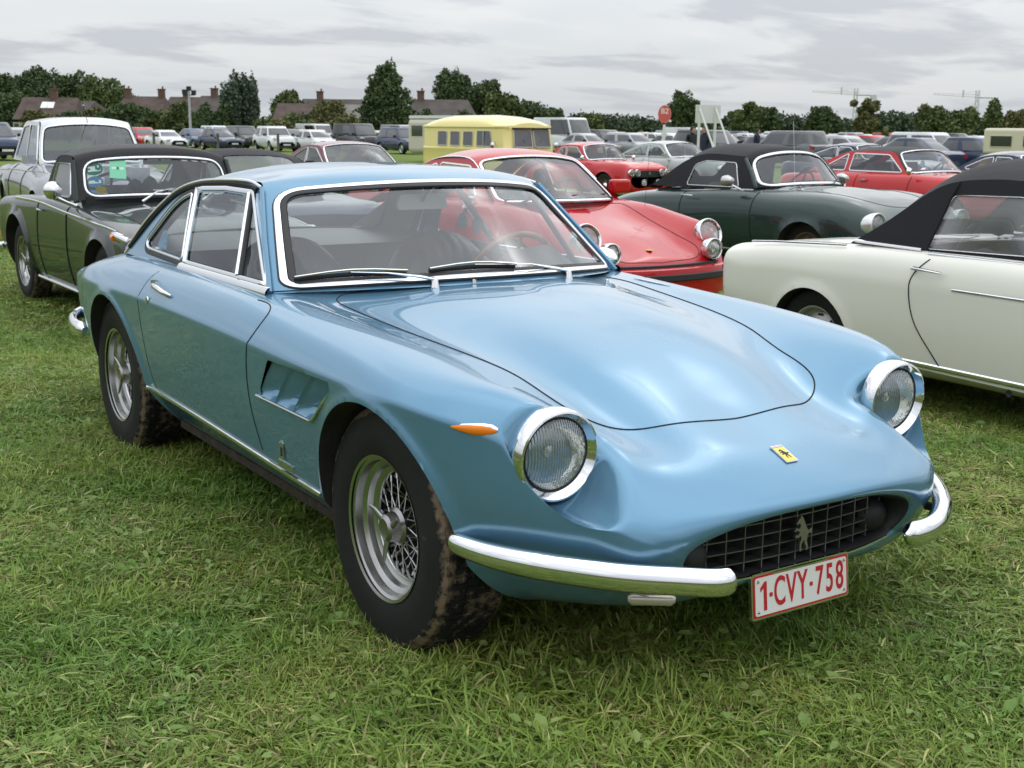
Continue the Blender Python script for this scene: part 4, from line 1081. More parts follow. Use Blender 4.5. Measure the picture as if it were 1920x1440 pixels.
    # small stickers in the rear quarter glass (far side)
    for (sx_, sz_, cc) in ((-1.98, .95, (.20, .42, .45)), (-1.86, .945, (.25, .33, .50))):
        mb = MB(); mb.lathe([(0, .0), (0, .040)], 24, 'y', (sx_, (yside(sz_)-.010), sz_)); mb.build('round_sticker', mat('sticker_%d' % int(cc[2]*100), cc, .5), root)
    # badge bar lines seen as heater wires: sticker in near quarter window
    mb = MB(); mb.add([(-2.19, -(yside(.90)-.01), .875), (-2.07, -(yside(.90)-.01), .875), (-2.10, -(yside(.95)-.01), .95), (-2.17, -(yside(.95)-.01), .94)], [(0, 1, 2, 3)]); mb.build('quarter_window_sticker', mat('sticker_blue', (.05, .22, .40), .5, var=.6, vscale=40), root)

    # ---------------- wheels
    for (x_, s_) in ((0, -1), (0, 1), (-2.4, -1), (-2.4, 1)):
        wheel(root, (x_, s_*(.688 if x_ == 0 else .690), .325), s_, R=.327, rim=.190, w=.200, style='wire', tmat=M_TYRE, seg=64, dish=.075, rimmat=M_ALU)
    return root
hero = build_hero()
# ------------------------------------------------------------------ other classic cars
def sec(x, zb, ys, zs, ym, zm, yc, zc, yr, zr, zh, k=.45):
    return [(x, 0, zb), (x, ys*.85, zb), (x, ys, zs), (x, ym, zm), (x, yc, zc), (x, yc-(yc-yr)*.30, zc+(zr-zc)*.62), (x, yr, zr),
            (x, yr*.72, zr+(zh-zr)*k), (x, yr*.36, zr+(zh-zr)*(k+1)*.6), (x, 0, zh)]

def cabin(root, T, Cc, ex, BW, belt, wsr=None, rwr=None, wins=(), roof=None, surround=None, trim=None, ws_trim=.022, step=.06, glassm=None, sidew=True, ws_w=.93, rw_w=.75, ws_round=.07, rw_round=.08, inner=True, winglass=None, edge=None, outl=None, bulge=0.0, winframe=.012, pair=False, trim_rw=True):
    """greenhouse: strip (windscreen + roof + back light) between rails, side panels with windows"""
    n = len(T); fn = strip_surface(T, Cc, ex); arc = fit_u(fn, n); ug = np.linspace(0, n-1, len(arc))
    def f2(a, b): return fn(float(np.interp(a, arc, ug)), b/BW)
    A = lambda u: float(np.interp(u, ug, arc))
    def f2o(off):
        def g(a, b):
            p = np.array(f2(a, b)); nn = normal_of(f2, a, b); nn = nn if nn[2] > 0 else -nn; return p+nn*off
        return g
    holes = []; trim = trim or M_CHROME
    def rect(u0, u1, w, r): return roundpoly([(A(u0)+.03, -w*BW), (A(u1)-.03, -w*BW*.99), (A(u1)-.03, w*BW*.99), (A(u0)+.03, w*BW)], r, 6)
    if wsr: 
        if pair:
            for s_ in (-1, 1): holes.append(('windscreen', roundpoly([(A(wsr[0])+.03, s_*.03), (A(wsr[1])-.03, s_*.03), (A(wsr[1])-.03, s_*ws_w*BW), (A(wsr[0])+.03, s_*ws_w*BW)], ws_round, 5)))
        else: holes.append(('windscreen', rect(wsr[0], wsr[1], ws_w, ws_round)))
    if rwr: holes.append(('rear_window', rect(rwr[0], rwr[1], rw_w, rw_round)))
    V_, F_ = panel2d([(0, -BW), (A(n-1), -BW), (A(n-1), BW), (0, BW)], [h[1] for h in holes], f2, step)
    mesh('roof', V_, F_, roof, root, True, 50)
    if inner:
        a1 = A(wsr[1]) if wsr else 0
        V_, F_ = panel2d([(a1, -BW*.95), (A(n-1), -BW*.95), (A(n-1), BW*.95), (a1, BW*.95)], [h[1] for h in holes if h[0] == 'rear_window'], f2o(-.02), step*1.5)
        mesh('headlining', V_, F_, M_PARCEL, root, True)
    for nm, h in holes:
        V_, F_ = panel2d(h, [], f2o(-.004), .15); mesh(nm, V_, F_, glassm or M_GLASS, root)
        if nm == 'rear_window' and not trim_rw: continue
        n0 = normal_of(f2, h[0][0], h[0][1]); v, f = band(h, f2, -.002, ws_trim, .007, 1 if n0[2] > 0 else -1, .06); mesh(nm+'_trim', v, f, trim, root, True, 60)
        v, f = band(h, f2, -.012, .0, .004, 1 if n0[2] > 0 else -1, .06); mesh(nm+'_seal', v, f, M_RUBBER, root, True, 60)
    (yb, zb), (yt, zt) = belt
    def ys_(z_): t_ = (z_-zb)/(zt-zb); return yb+(yt-yb)*t_+bulge*t_*(1-t_)
    for s_ in ((-1, 1) if sidew else ()):
        fs = (lambda sg: (lambda a, b: (a, sg*ys_(b), b)))(s_)
        rp = [(p[0], p[2]) for p in spl([T[i] for i in range(n)], 12*n)]
        o_ = outl or rp+[(rp[-1][0], zb), (rp[0][0], zb)]
        V_, F_ = panel2d(o_, [roundpoly(w, .03, 4) for w in wins], fs, step); mesh('window_surround', V_, F_, surround or roof, root, True, 50)
        for w in wins:
            w = roundpoly(w, .03, 4)
            V_, F_ = panel2d(w, [], (lambda a, b: (a, s_*(ys_(b)-.006), b)), .3); mesh('side_window', V_, F_, winglass or glassm or M_GLASS, root)
            n0 = normal_of(fs, *w[0]); v, f = band(w, fs, -.003, winframe, .007, 1 if n0[1]*s_ > 0 else -1, .08); mesh('side_window_trim', v, f, trim, root, True, 60)
        if edge:
            P = spl([T[i] for i in range(edge[0], edge[1]+1)], 20); mb = MB(); mb.tube([(p[0], s_*(p[1]+.004), p[2]) for p in P], .007, 6); mb.build('roof_gutter', trim, root)
    return f2, A
def place_car(name, pose, label, cat='car', group=None):
    return empty(name, (pose[0], pose[1], pose[3]), radians(pose[2]), label, cat, group)
def tub(root, x0, x1, y, z0, z1, m_=None):
    mb = MB(); mb.add([(x0, -y, z0), (x1, -y, z0), (x1, y, z0), (x0, y, z0), (x0, -y, z1), (x1, -y, z1), (x1, y, z1), (x0, y, z1)], [(0, 1, 2, 3), (0, 1, 5, 4), (2, 3, 7, 6), (1, 2, 6, 5), (0, 3, 7, 4)])
    mb.build('cabin_tub', m_ or mat('cabin_black', (.02, .02, .022), .7), root, smooth=False)
def wheels(root, xf, xr, y, z, **k):
    for x_ in (xf, xr):
        for s_ in (-1, 1): wheel(root, (x_, s_*y, z), s_, **k)
def steering(root, c, r=.19, m_=None):
    c = Vector(c); axn = Vector((-.9, 0, .43)).normalized(); u_ = Vector((0, 1, 0)); v_ = axn.cross(u_)
    mb = MB(); mb.tube([c+u_*r*cos(a)+v_*r*sin(a) for a in np.linspace(0, 2*pi, 28, endpoint=False)], .012, 6, closed=True)
    mb.tube([c, c-axn*.25], .03, 8)
    for a in (0, 2.1, 4.2): mb.tube([c, c+(u_*cos(a+.5)+v_*sin(a+.5))*r], .01, 5)
    mb.build('steering_wheel', m_ or M_BLACK, root)
def strip_on(bvh, root, pts, s_, r, name, m_, off=.003, squash=(1, .6)):
    p = seam(bvh, '', pts, root, 'y', s_, off=off, build=False, step=.06)
    if p and len(p) > 1: mb = MB(); mb.tube([tuple(q) for q in p], r, 6, squash=squash); return mb.build(name, m_, root)
def wiper(root, p0, p1, b0, b1, name='wiper'):
    mb = MB(); mb.tube([p0, ((Vector(p0)+Vector(p1))/2+Vector((.01, 0, .02))), p1], .006, 5); o = mb.build(name, M_BLACK, root)
    mb = MB(); mb.tube([b0, b1], .007, 5); mb.build('wiper_blade', M_BLACK, o)

# ---- red rear-engined coupe
def build_red():
    root = place_car('sports_coupe', (-5.08, 3.77, 1.0, -.09), 'bright red coupe with round spotlights on its bumper, behind the light blue coupe', 'car')
    P = mat('guards_red_paint', (.44, .004, .008), .34, 0, 1.0)
    net = [sec(-3.20, .40, .50, .42, .55, .46, .58, .50, .50, .52, .53), sec(-3.10, .28, .58, .32, .66, .45, .66, .56, .56, .62, .66),
           sec(-2.85, .24, .66, .28, .75, .45, .755, .60, .67, .68, .74), sec(-2.55, .22, .70, .27, .79, .45, .80, .64, .70, .745, .82),
           sec(-2.2, .20, .72, .27, .80, .45, .805, .66, .70, .79, .86), sec(-1.8, .19, .73, .26, .78, .45, .79, .68, .70, .84, .88),
           sec(-1.3, .19, .73, .25, .77, .45, .785, .68, .69, .86, .88), sec(-.8, .19, .73, .25, .77, .45, .785, .68, .68, .87, .87),
           sec(-.45, .19, .73, .25, .775, .45, .79, .68, .67, .865, .84, .8), sec(-.1, .19, .73, .25, .785, .45, .795, .67, .655, .845, .755, .85), sec(.2, .2, .72, .25, .78, .45, .79, .65, .64, .80, .69, .85),
           sec(.42, .2, .70, .25, .765, .44, .77, .62, .625, .768, .635, .85), sec(.58, .2, .67, .25, .73, .42, .735, .58, .60, .72, .575, .85),
           sec(.70, .21, .62, .26, .68, .38, .68, .50, .57, .60, .525, .8), sec(.79, .22, .55, .26, .60, .34, .60, .42, .50, .455, .465, .7), sec(.82, .25, .45, .28, .50, .33, .50, .37, .42, .39, .40)]
    b, bvh = body_mesh('body', net, P, root, [(0, .30, .335), (-2.27, .30, .335)], hole=[(-.62, -.1), (-.62, .3), (-.75, .60), (-1.9, .58), (-2.2, .3), (-2.2, -.1)], res=.028, lip=.018)
    T = [(-.55, .615, .865), (-.78, .575, 1.03), (-1.0, .53, 1.18), (-1.2, .53, 1.215), (-1.6, .53, 1.19), (-1.9, .54, 1.10), (-2.15, .57, .98), (-2.4, .60, .86), (-2.7, .60, .74), (-3.0, .56, .62)]
    Cc = [(-.36, .87), (-.66, 1.06), (-.95, 1.235), (-1.3, 1.285), (-1.7, 1.26), (-2.05, 1.155), (-2.35, 1.02), (-2.6, .90), (-2.85, .78), (-3.08, .65)]
    f2, A = cabin(root, T, Cc, 2.3, .55, ((.66, .87), (.53, 1.2)), (0, 2.0), (4.6, 6.9), [[(-.80, .90), (-1.02, 1.14), (-1.5, 1.155), (-1.47, .90)], [(-1.53, .90), (-1.56, 1.15), (-1.78, 1.09), (-2.02, .95), (-1.98, .90)]], roof=P, ws_w=.94, edge=(1, 7), step=.05)
    for s_ in (-1, 1):
        headlamp(root, (.645, s_*.60, .672), R=.098, ring=.02, depth=.08, tilt=-.35, slant=s_*.12)
        headlamp(root, (.80, s_*.50, .565), R=.070, ring=.014, depth=.06, name='spotlight')
        mb = MB(); mb.lathe([(-.09, 0), (-.07, .05), (-.03, .078), (.0, .086)], 24, 'x', (.78, s_*.50, .565)); mb.build('spotlight_shell', P, root)
        mb = MB(); mb.tube([(.80, s_*.5, .43), (.80, s_*.5, .49)], .016, 8); mb.build('spotlight_foot', M_BLACK, root)
        strip_on(bvh, root, [(-.70, .86), (-.86, .70), (-.84, .30)], s_, .003, 'door_shut_line', M_DARK); strip_on(bvh, root, [(-1.52, .86), (-1.58, .60), (-1.55, .30)], s_, .003, 'door_shut_line', M_DARK)
        mb = MB(); mb.box((-1.40, s_*.785, .77), (.14, .03, .025)); mb.build('door_handle', M_CHROME, root)
    for s_, mm in ((-1, None), (1, None)):
        mb = MB(); mb.box((-.78, s_*.84, .965), (.09, .20, .12), rz=0); o = mb.build('door_mirror', P, root, angle=30)
        bv = o.modifiers.new('b', 'BEVEL'); bv.width = .025; bv.segments = 3
        mb = MB(); mb.box((-.83, s_*.84, .965), (.02, .19, .11)); mb.tube([(-.80, s_*.70, .88), (-.78, s_*.80, .91)], .02, 6); mb.build('mirror_back', M_BLACK, root)
    # bumper: painted bar with black strip and bellows
    path = spl([(.30, .815, .40), (.55, .78, .40), (.74, .68, .40), (.86, .48, .40), (.92, .2, .40), (.93, 0, .40), (.92, -.2, .40), (.86, -.48, .40), (.74, -.68, .40), (.55, -.78, .40), (.30, -.815, .40)], 60)
    mb = MB(); Gd = []
    for i, p in enumerate(path):
        Gd.append([(p[0]+.01*o_, p[1]*(1+.01*o_), z_) for (o_, z_) in ((-9, .455), (-2, .455), (0, .445), (1, .40), (1, .35), (0, .24), (-5, .20))])
    mb.grid(Gd); mb.build('front_bumper', P, root)
    mb = MB(); mb.grid([[(p[0]+.01*o_, p[1]*(1+.012*o_), z_) for (o_, z_) in ((1, .410), (3, .405), (3, .365), (1, .355))] for p in path]); mb.build('bumper_rubber', M_RUBBER, root)
    mb = MB(); mb.grid([[(p[0]-.035, p[1]*.97, z_) for z_ in (.455, .475)] for p in path[10:-10]]); mb.grid([[(p[0]-.035-q, p[1]*(.97-q), .473) for q in (0, .06)] for p in path[10:-10]]); mb.build('bumper_bellows', M_RUBBER, root)
    bd, nn = hit(bvh, (.62, 0, 2), (0, 0, -1), .003)
    if bd: mb = MB(); mb.lathe([(0, .0), (.0, .032), (.004, .028), (.005, 0)], 6, 'z', bd); mb.build('bonnet_crest', mat('crest_gold', (.62, .42, .10), .3, .7), root)
    # bonnet shut line and cowl grille
    hp = [tuple(p) for p in spl([(.775, 0), (.76, .25), (.72, .42), (.5, .44), (.1, .47), (-.25, .52), (-.42, .50), (-.40, 0)], 60)]; hp += [(a, -b_) for a, b_ in hp[::-1]]
    seam(bvh, 'bonnet_shut_line', hp, root, 'z', r=.003, step=.05)
    mb = MB()
    for i in range(3): mb.box((-.36, -.32+i*.21, .858), (.05, .19, .012))
    mb.build('cowl_grille', M_BLACK, root)
    wiper(root, (-.42, -.1, .875), (-.50, .28, .92), (-.50, .10, .905), (-.56, .50, .915)); wiper(root, (-.42, -.5, .86), (-.50, -.12, .92), (-.48, -.35, .905), (-.46, .05, .91))
    mb = MB(); mb.tube([(-.15, .60, .83), (-.12, .61, 1.30)], .0018, 4); mb.build('aerial', M_BLACK, root)
    tub(root, -.55, -2.4, .62, .25, .84)
    for s_ in (-1, 1): seat(root, (-1.35, s_*.32, .38), .46, .62, pleats=False)
    mb = MB(); mb.box((-.62, 0, .86), (.22, 1.1, .07)); mb.build('dashboard', M_BLACK, root); steering(root, (-.92, .33, .86))
    for s_ in (-1, 1):
        mb = MB(); mb.lathe([(0, 0), (0, .05)], 16, 'y', (-1.65, s_*.635, .99)); mb.build('round_sticker', mat('sticker_50', (.25, .33, .50), .5), root)
    mb = MB(); mb.box((-3.16, 0, .58), (.05, 1.2, .12)); mb.build('tail_light', M_RED_L, root)
    wheels(root, 0, -2.27, .655, .31, R=.31, rim=.19, w=.19, style='spoke5', seg=32)
build_red()

# ---- dark green cabriolet with black hood
def build_green_cab():
    root = place_car('cabriolet', (-5.6, 7.4, 1.5, -.09), 'dark green rounded cabriolet with black fabric hood and white-framed windscreen', 'car')
    P = mat('dark_green_paint', (.018, .040, .036), .3, .1, 1.0, var=.02, vscale=2)
    net = [sec(-3.38, .42, .35, .44, .42, .48, .42, .52, .38, .55, .57), sec(-3.25, .28, .50, .32, .58, .44, .58, .56, .50, .62, .66), sec(-3.0, .24, .62, .28, .70, .42, .70, .60, .62, .69, .74),
           sec(-2.7, .22, .68, .27, .77, .42, .78, .62, .68, .75, .80), sec(-2.3, .20, .70, .26, .80, .42, .80, .64, .70, .79, .84), sec(-1.8, .19, .72, .25, .80, .42, .80, .64, .70, .82, .85),
           sec(-1.3, .19, .72, .25, .79, .42, .80, .65, .70, .85, .86), sec(-.8, .19, .72, .25, .80, .42, .81, .68, .69, .865, .90), sec(-.45, .19, .72, .25, .81, .42, .82, .68, .67, .865, .915),
           sec(-.1, .19, .72, .25, .82, .42, .825, .66, .67, .865, .90), sec(.2, .2, .71, .25, .81, .42, .82, .65, .66, .85, .87), sec(.45, .2, .68, .26, .78, .42, .79, .62, .64, .80, .82),
           sec(.62, .22, .62, .28, .73, .42, .73, .56, .62, .72, .76), sec(.78, .24, .54, .30, .64, .42, .63, .54, .54, .63, .67), sec(.88, .28, .40, .34, .48, .44, .46, .54, .38, .60, .62), sec(.93, .38, .2, .42, .24, .46, .24, .50, .2, .53, .54)]
    b, bvh = body_mesh('body', net, P, root, [(0, .30, .315), (-2.40, .30, .315)], hole=[(-.80, -.1), (-.80, .3), (-.92, .58), (-1.9, .60), (-2.1, .3), (-2.1, -.1)], res=.03, lip=.016, smooth_it=2)
    T = [(-.78, .615, .895), (-.88, .585, 1.02), (-1.0, .545, 1.165), (-1.12, .55, 1.20), (-1.45, .56, 1.215), (-1.75, .56, 1.19), (-2.0, .565, 1.08), (-2.2, .58, .95), (-2.40, .60, .845)]
    Cc = [(-.56, .93), (-.76, 1.09), (-.93, 1.255), (-1.1, 1.305), (-1.5, 1.325), (-1.85, 1.29), (-2.15, 1.15), (-2.35, .98), (-2.5, .86)]
    M_CANV = mat('black_hood_fabric', (.007, .007, .010), .85, var=.25, vscale=5, bump=.35, bscale=7, sheen=.3)
    trimw = mat('pale_screen_trim', (.75, .76, .77), .2, .6)
    cabin(root, T, Cc, 2.5, .56, ((.66, .86), (.57, 1.18)), (0, 2.0), (5.6, 7.4), [[(-1.03, .89), (-1.14, 1.13), (-1.58, 1.14), (-1.73, 1.10), (-1.80, .885)]], roof=M_CANV, surround=M_CANV, trim=trimw, ws_w=.95, ws_trim=.03, ws_round=.1, rw_w=.5, winglass=M_GLASS, bulge=.02, winframe=.006, rw_round=.05, trim_rw=False)
    for s_ in (-1, 1):
        mb = MB(); mb.tube([(-.80, s_*.635, .885), (-.90, s_*.605, 1.03), (-1.03, s_*.57, 1.175)], .022, 8); mb.build('front_pillar', P, root)
        headlamp(root, (.735, s_*.62, .625), R=.088, ring=.022, depth=.09, tilt=-.12, slant=s_*.25, ringmat=trimw)
        strip_on(bvh, root, [(-1.74, .84), (-1.75, .60), (-1.66, .30)], s_, .003, 'door_shut_line', M_DARK); strip_on(bvh, root, [(-.68, .86), (-.70, .60), (-.66, .30)], s_, .003, 'door_shut_line', M_DARK)
        strip_on(bvh, root, [(-1.74, .862), (-.80, .868)], s_, .006, 'belt_trim', M_CHROME); strip_on(bvh, root, [(-1.95, .27), (-.40, .27)], s_, .010, 'sill_strip', M_CHROME)
        mb = MB(); mb.tube([(-1.72, s_*.81, .79), (-1.52, s_*.82, .785)], [.006, .012], 8, squash=(.8, 1)); mb.build('door_handle', M_CHROME, root)
        mb = MB(); mb.lathe([(-.06, 0), (-.05, .05), (.0, .058), (.07, .03), (.08, 0)], 16, 'x', (-.98, s_*.86, .96)); mb.build('door_mirror', mat('mirror_silver', (.55, .53, .52), .3, .8), root)
        mb = MB(); mb.tube([(-.86, s_*.76, .865), (-.93, s_*.85, .92)], .009, 6); mb.build('mirror_stalk', M_CHROME, root)
        mb = MB(); mb.tube([tuple(p) for p in spl([(-.1+.95, s_*.35, .36), (.80, s_*.6, .36), (.62, s_*.78, .36)], 12)], .035, 8); mb.build('front_bumper', M_CHROME, root)
    hp = [tuple(p) for p in spl([(.62, 0), (.58, .25), (.40, .42), (.0, .50), (-.35, .53), (-.52, .45), (-.45, 0)], 50)]; hp += [(a, -b_) for a, b_ in hp[::-1]]
    seam(bvh, 'bonnet_shut_line', hp, root, 'z', r=.003, step=.05)
    wiper(root, (-.55, -.30, .90), (-.70, -.02, .985), (-.67, -.30, .955), (-.66, .12, .965)); wiper(root, (-.55, .22, .92), (-.70, .46, .97), (-.64, .2, .965), (-.74, .56, .94))
    mb = MB(); mb.tube([(-.35, -.56, .89), (-.42, -.56, 1.55)], .002, 4); mb.build('aerial', M_CHROME2, root)
    tub(root, -.7, -2.3, .62, .25, .83)
    for s_ in (-1, 1): seat(root, (-1.50, s_*.32, .38), .46, .52, pleats=False, mat_=mat('tan_seat', (.25, .20, .15), .6))
    mb = MB(); mb.box((-.84, 0, .87), (.16, 1.1, .06)); mb.build('dashboard', M_BLACK, root); steering(root, (-1.1, .33, .86))
    wheels(root, 0, -2.40, .665, .315, R=.315, rim=.19, w=.155, style='cap', hubcol=mat('brown_muddy_rim', (.12, .09, .07), .7), seg=32)
build_green_cab()

# ---- white convertible, right edge
def build_white():
    root = place_car('convertible', (.25, 3.60, -2.0, -.06), 'creamy white convertible with a raised black hood, cut off by the right edge', 'car')
    P = mat('ivory_white_paint', (.80, .79, .70), .32, 0, .9, var=.02, vscale=2)
    net = [sec(-3.02, .45, .60, .46, .64, .50, .655, .56, .62, .60, .62), sec(-2.995, .24, .66, .27, .725, .45, .735, .665, .66, .735, .745), sec(-2.9, .21, .68, .26, .74, .45, .75, .655, .675, .755, .765),
           sec(-2.6, .2, .70, .25, .75, .45, .76, .660, .69, .785, .79), sec(-2.25, .19, .71, .25, .755, .45, .765, .665, .695, .80, .81), sec(-1.9, .18, .72, .25, .755, .45, .767, .665, .70, .815, .83),
           sec(-1.5, .18, .72, .24, .755, .45, .768, .665, .70, .82, .85), sec(-.9, .18, .72, .23, .755, .45, .768, .66, .70, .82, .86), sec(-.4, .18, .72, .23, .755, .45, .765, .655, .69, .80, .84),
           sec(0, .19, .71, .24, .75, .44, .76, .65, .68, .775, .79), sec(.4, .2, .69, .25, .73, .44, .74, .63, .65, .74, .75), sec(.65, .22, .65, .27, .69, .42, .70, .58, .62, .67, .67), sec(.76, .26, .6, .3, .62, .42, .62, .55, .56, .60, .60)]
    b, bvh = body_mesh('body', net, P, root, [(.0, .27, .30), (-2.25, .27, .30)], hole=[(-.75, -.1), (-.78, .3), (-.88, .60), (-1.75, .62), (-1.80, -.1)], res=.022, lip=.010, smooth_it=1, angle=24)
    M_CANV = mat('black_hood_cloth', (.007, .007, .010), .88, var=.3, vscale=4, bump=.5, bscale=6, sheen=.25)
    T = [(-.62, .62, .84), (-.80, .59, 1.00), (-.98, .555, 1.16), (-1.1, .56, 1.20), (-1.35, .565, 1.195), (-1.52, .575, 1.165), (-1.66, .59, 1.09), (-1.85, .615, .955), (-2.05, .635, .835)]
    Cc = [(-.42, .86), (-.64, 1.06), (-.86, 1.235), (-1.05, 1.29), (-1.38, 1.30), (-1.60, 1.27), (-1.80, 1.17), (-2.0, 1.0), (-2.16, .84)]
    cabin(root, T, Cc, 2.4, .58, ((.665, .83), (.575, 1.18)), (0, 2.0), (6.1, 7.5), [[(-.84, .86), (-1.04, 1.125), (-1.455, 1.115), (-1.545, .845)]], roof=M_CANV, surround=M_CANV, winglass=M_PLASTW, step=.035, rw_w=.6, bulge=.0, winframe=.004, trim_rw=False, rw_round=.04)
    for s_ in (-1, 1):
        strip_on(bvh, root, [(-1.46, .80), (-1.535, .71), (-1.545, .63), (-1.51, .49), (-1.42, .36), (-1.35, .27)], s_, .0028, 'door_shut_line', M_DARK)
        strip_on(bvh, root, [(-.55, .80), (-.56, .5), (-.58, .27)], s_, .0028, 'door_shut_line', M_DARK)
        strip_on(bvh, root, [(-1.90, .268), (-.4, .258)], s_, .013, 'sill_strip', M_CHROME2, off=.004)
        strip_on(bvh, root, [(-1.28, .668), (-.3, .662)], s_, .006, 'door_side_trim', M_CHROME2)
        mb = MB(); mb.tube([(-1.56, s_*.675, .838), (-2.02, s_*.665, .846)], .010, 8); mb.build('hood_rail', M_CHROME, root)
        mb = MB(); mb.tube([(-1.50, s_*.694, .826), (-.6, s_*.688, .822)], .009, 8, squash=(.7, 1)); mb.build('belt_trim', M_CHROME2, root)
        mb = MB(); mb.tube([(-2.80, s_*.692, .782), (-2.6, s_*.70, .797), (-2.05, s_*.70, .822)], .006, 6); mb.build('wing_trim', M_CHROME2, root)
        mb = MB(); mb.tube([(-1.53, s_*.770, .752), (-1.50, s_*.795, .755), (-1.42, s_*.80, .752), (-1.34, s_*.785, .745)], [.014, .010, .008, .006], 8); mb.build('door_handle', M_CHROME, root)
        mb = MB(); mb.box((-3.015, s_*.62, .60), (.04, .10, .22)); mb.build('tail_light', M_RED_L, root)
        mb = MB(); mb.tube([(-3.02, s_*.0, .40), (-3.07, s_*.4, .40), (-3.02, s_*.70, .40), (-2.85, s_*.77, .40)], .035, 10); mb.build('rear_bumper', M_CHROME, root)
        mb = MB(); mb.lathe([(0, .0), (s_*.004, .018)], 14, 'y', (-.94, s_*.722, .212)); mb.build('jacking_point', M_BLACK, root)
        headlamp(root, (.76, s_*.52, .56), R=.085, ring=.02)
        # sewn rib of the hood behind the door glass and frame inside
        mb = MB(); mb.tube([(-1.535, s_*.668, .85), (-1.46, s_*.598, 1.12), (-1.44, s_*.575, 1.18)], .009, 6); mb.build('hood_seam', M_CANV, root)
    tub(root, -.6, -1.95, .62, .22, .80, mat('cabin_black', (.02, .02, .022), .7))
    for s_ in (-1, 1): seat(root, (-1.22, s_*.32, .32), .46, .52, pleats=True, mat_=mat('oxblood_seat', (.10, .02, .02), .5))
    mb = MB(); mb.box((-.72, 0, .83), (.16, 1.1, .06)); mb.build('dashboard', M_BLACK, root); steering(root, (-.95, .33, .80))
    mb = MB(); mb.tube([(-1.7, -.3, .8), (-1.9, -.3, .84)], .02, 6)
    hp = [(-2.93, -.55), (-2.2, -.58), (-2.12, 0), (-2.2, .58), (-2.93, .55)]
    seam(bvh, 'boot_shut_line', hp, root, 'z', r=.0025, step=.05)
    wheels(root, 0, -2.25, .625, .285, R=.285, rim=.175, w=.15, style='cap', hubcol=mat('painted_rim_silver', (.42, .42, .41), .4, .5), seg=48)
build_white()

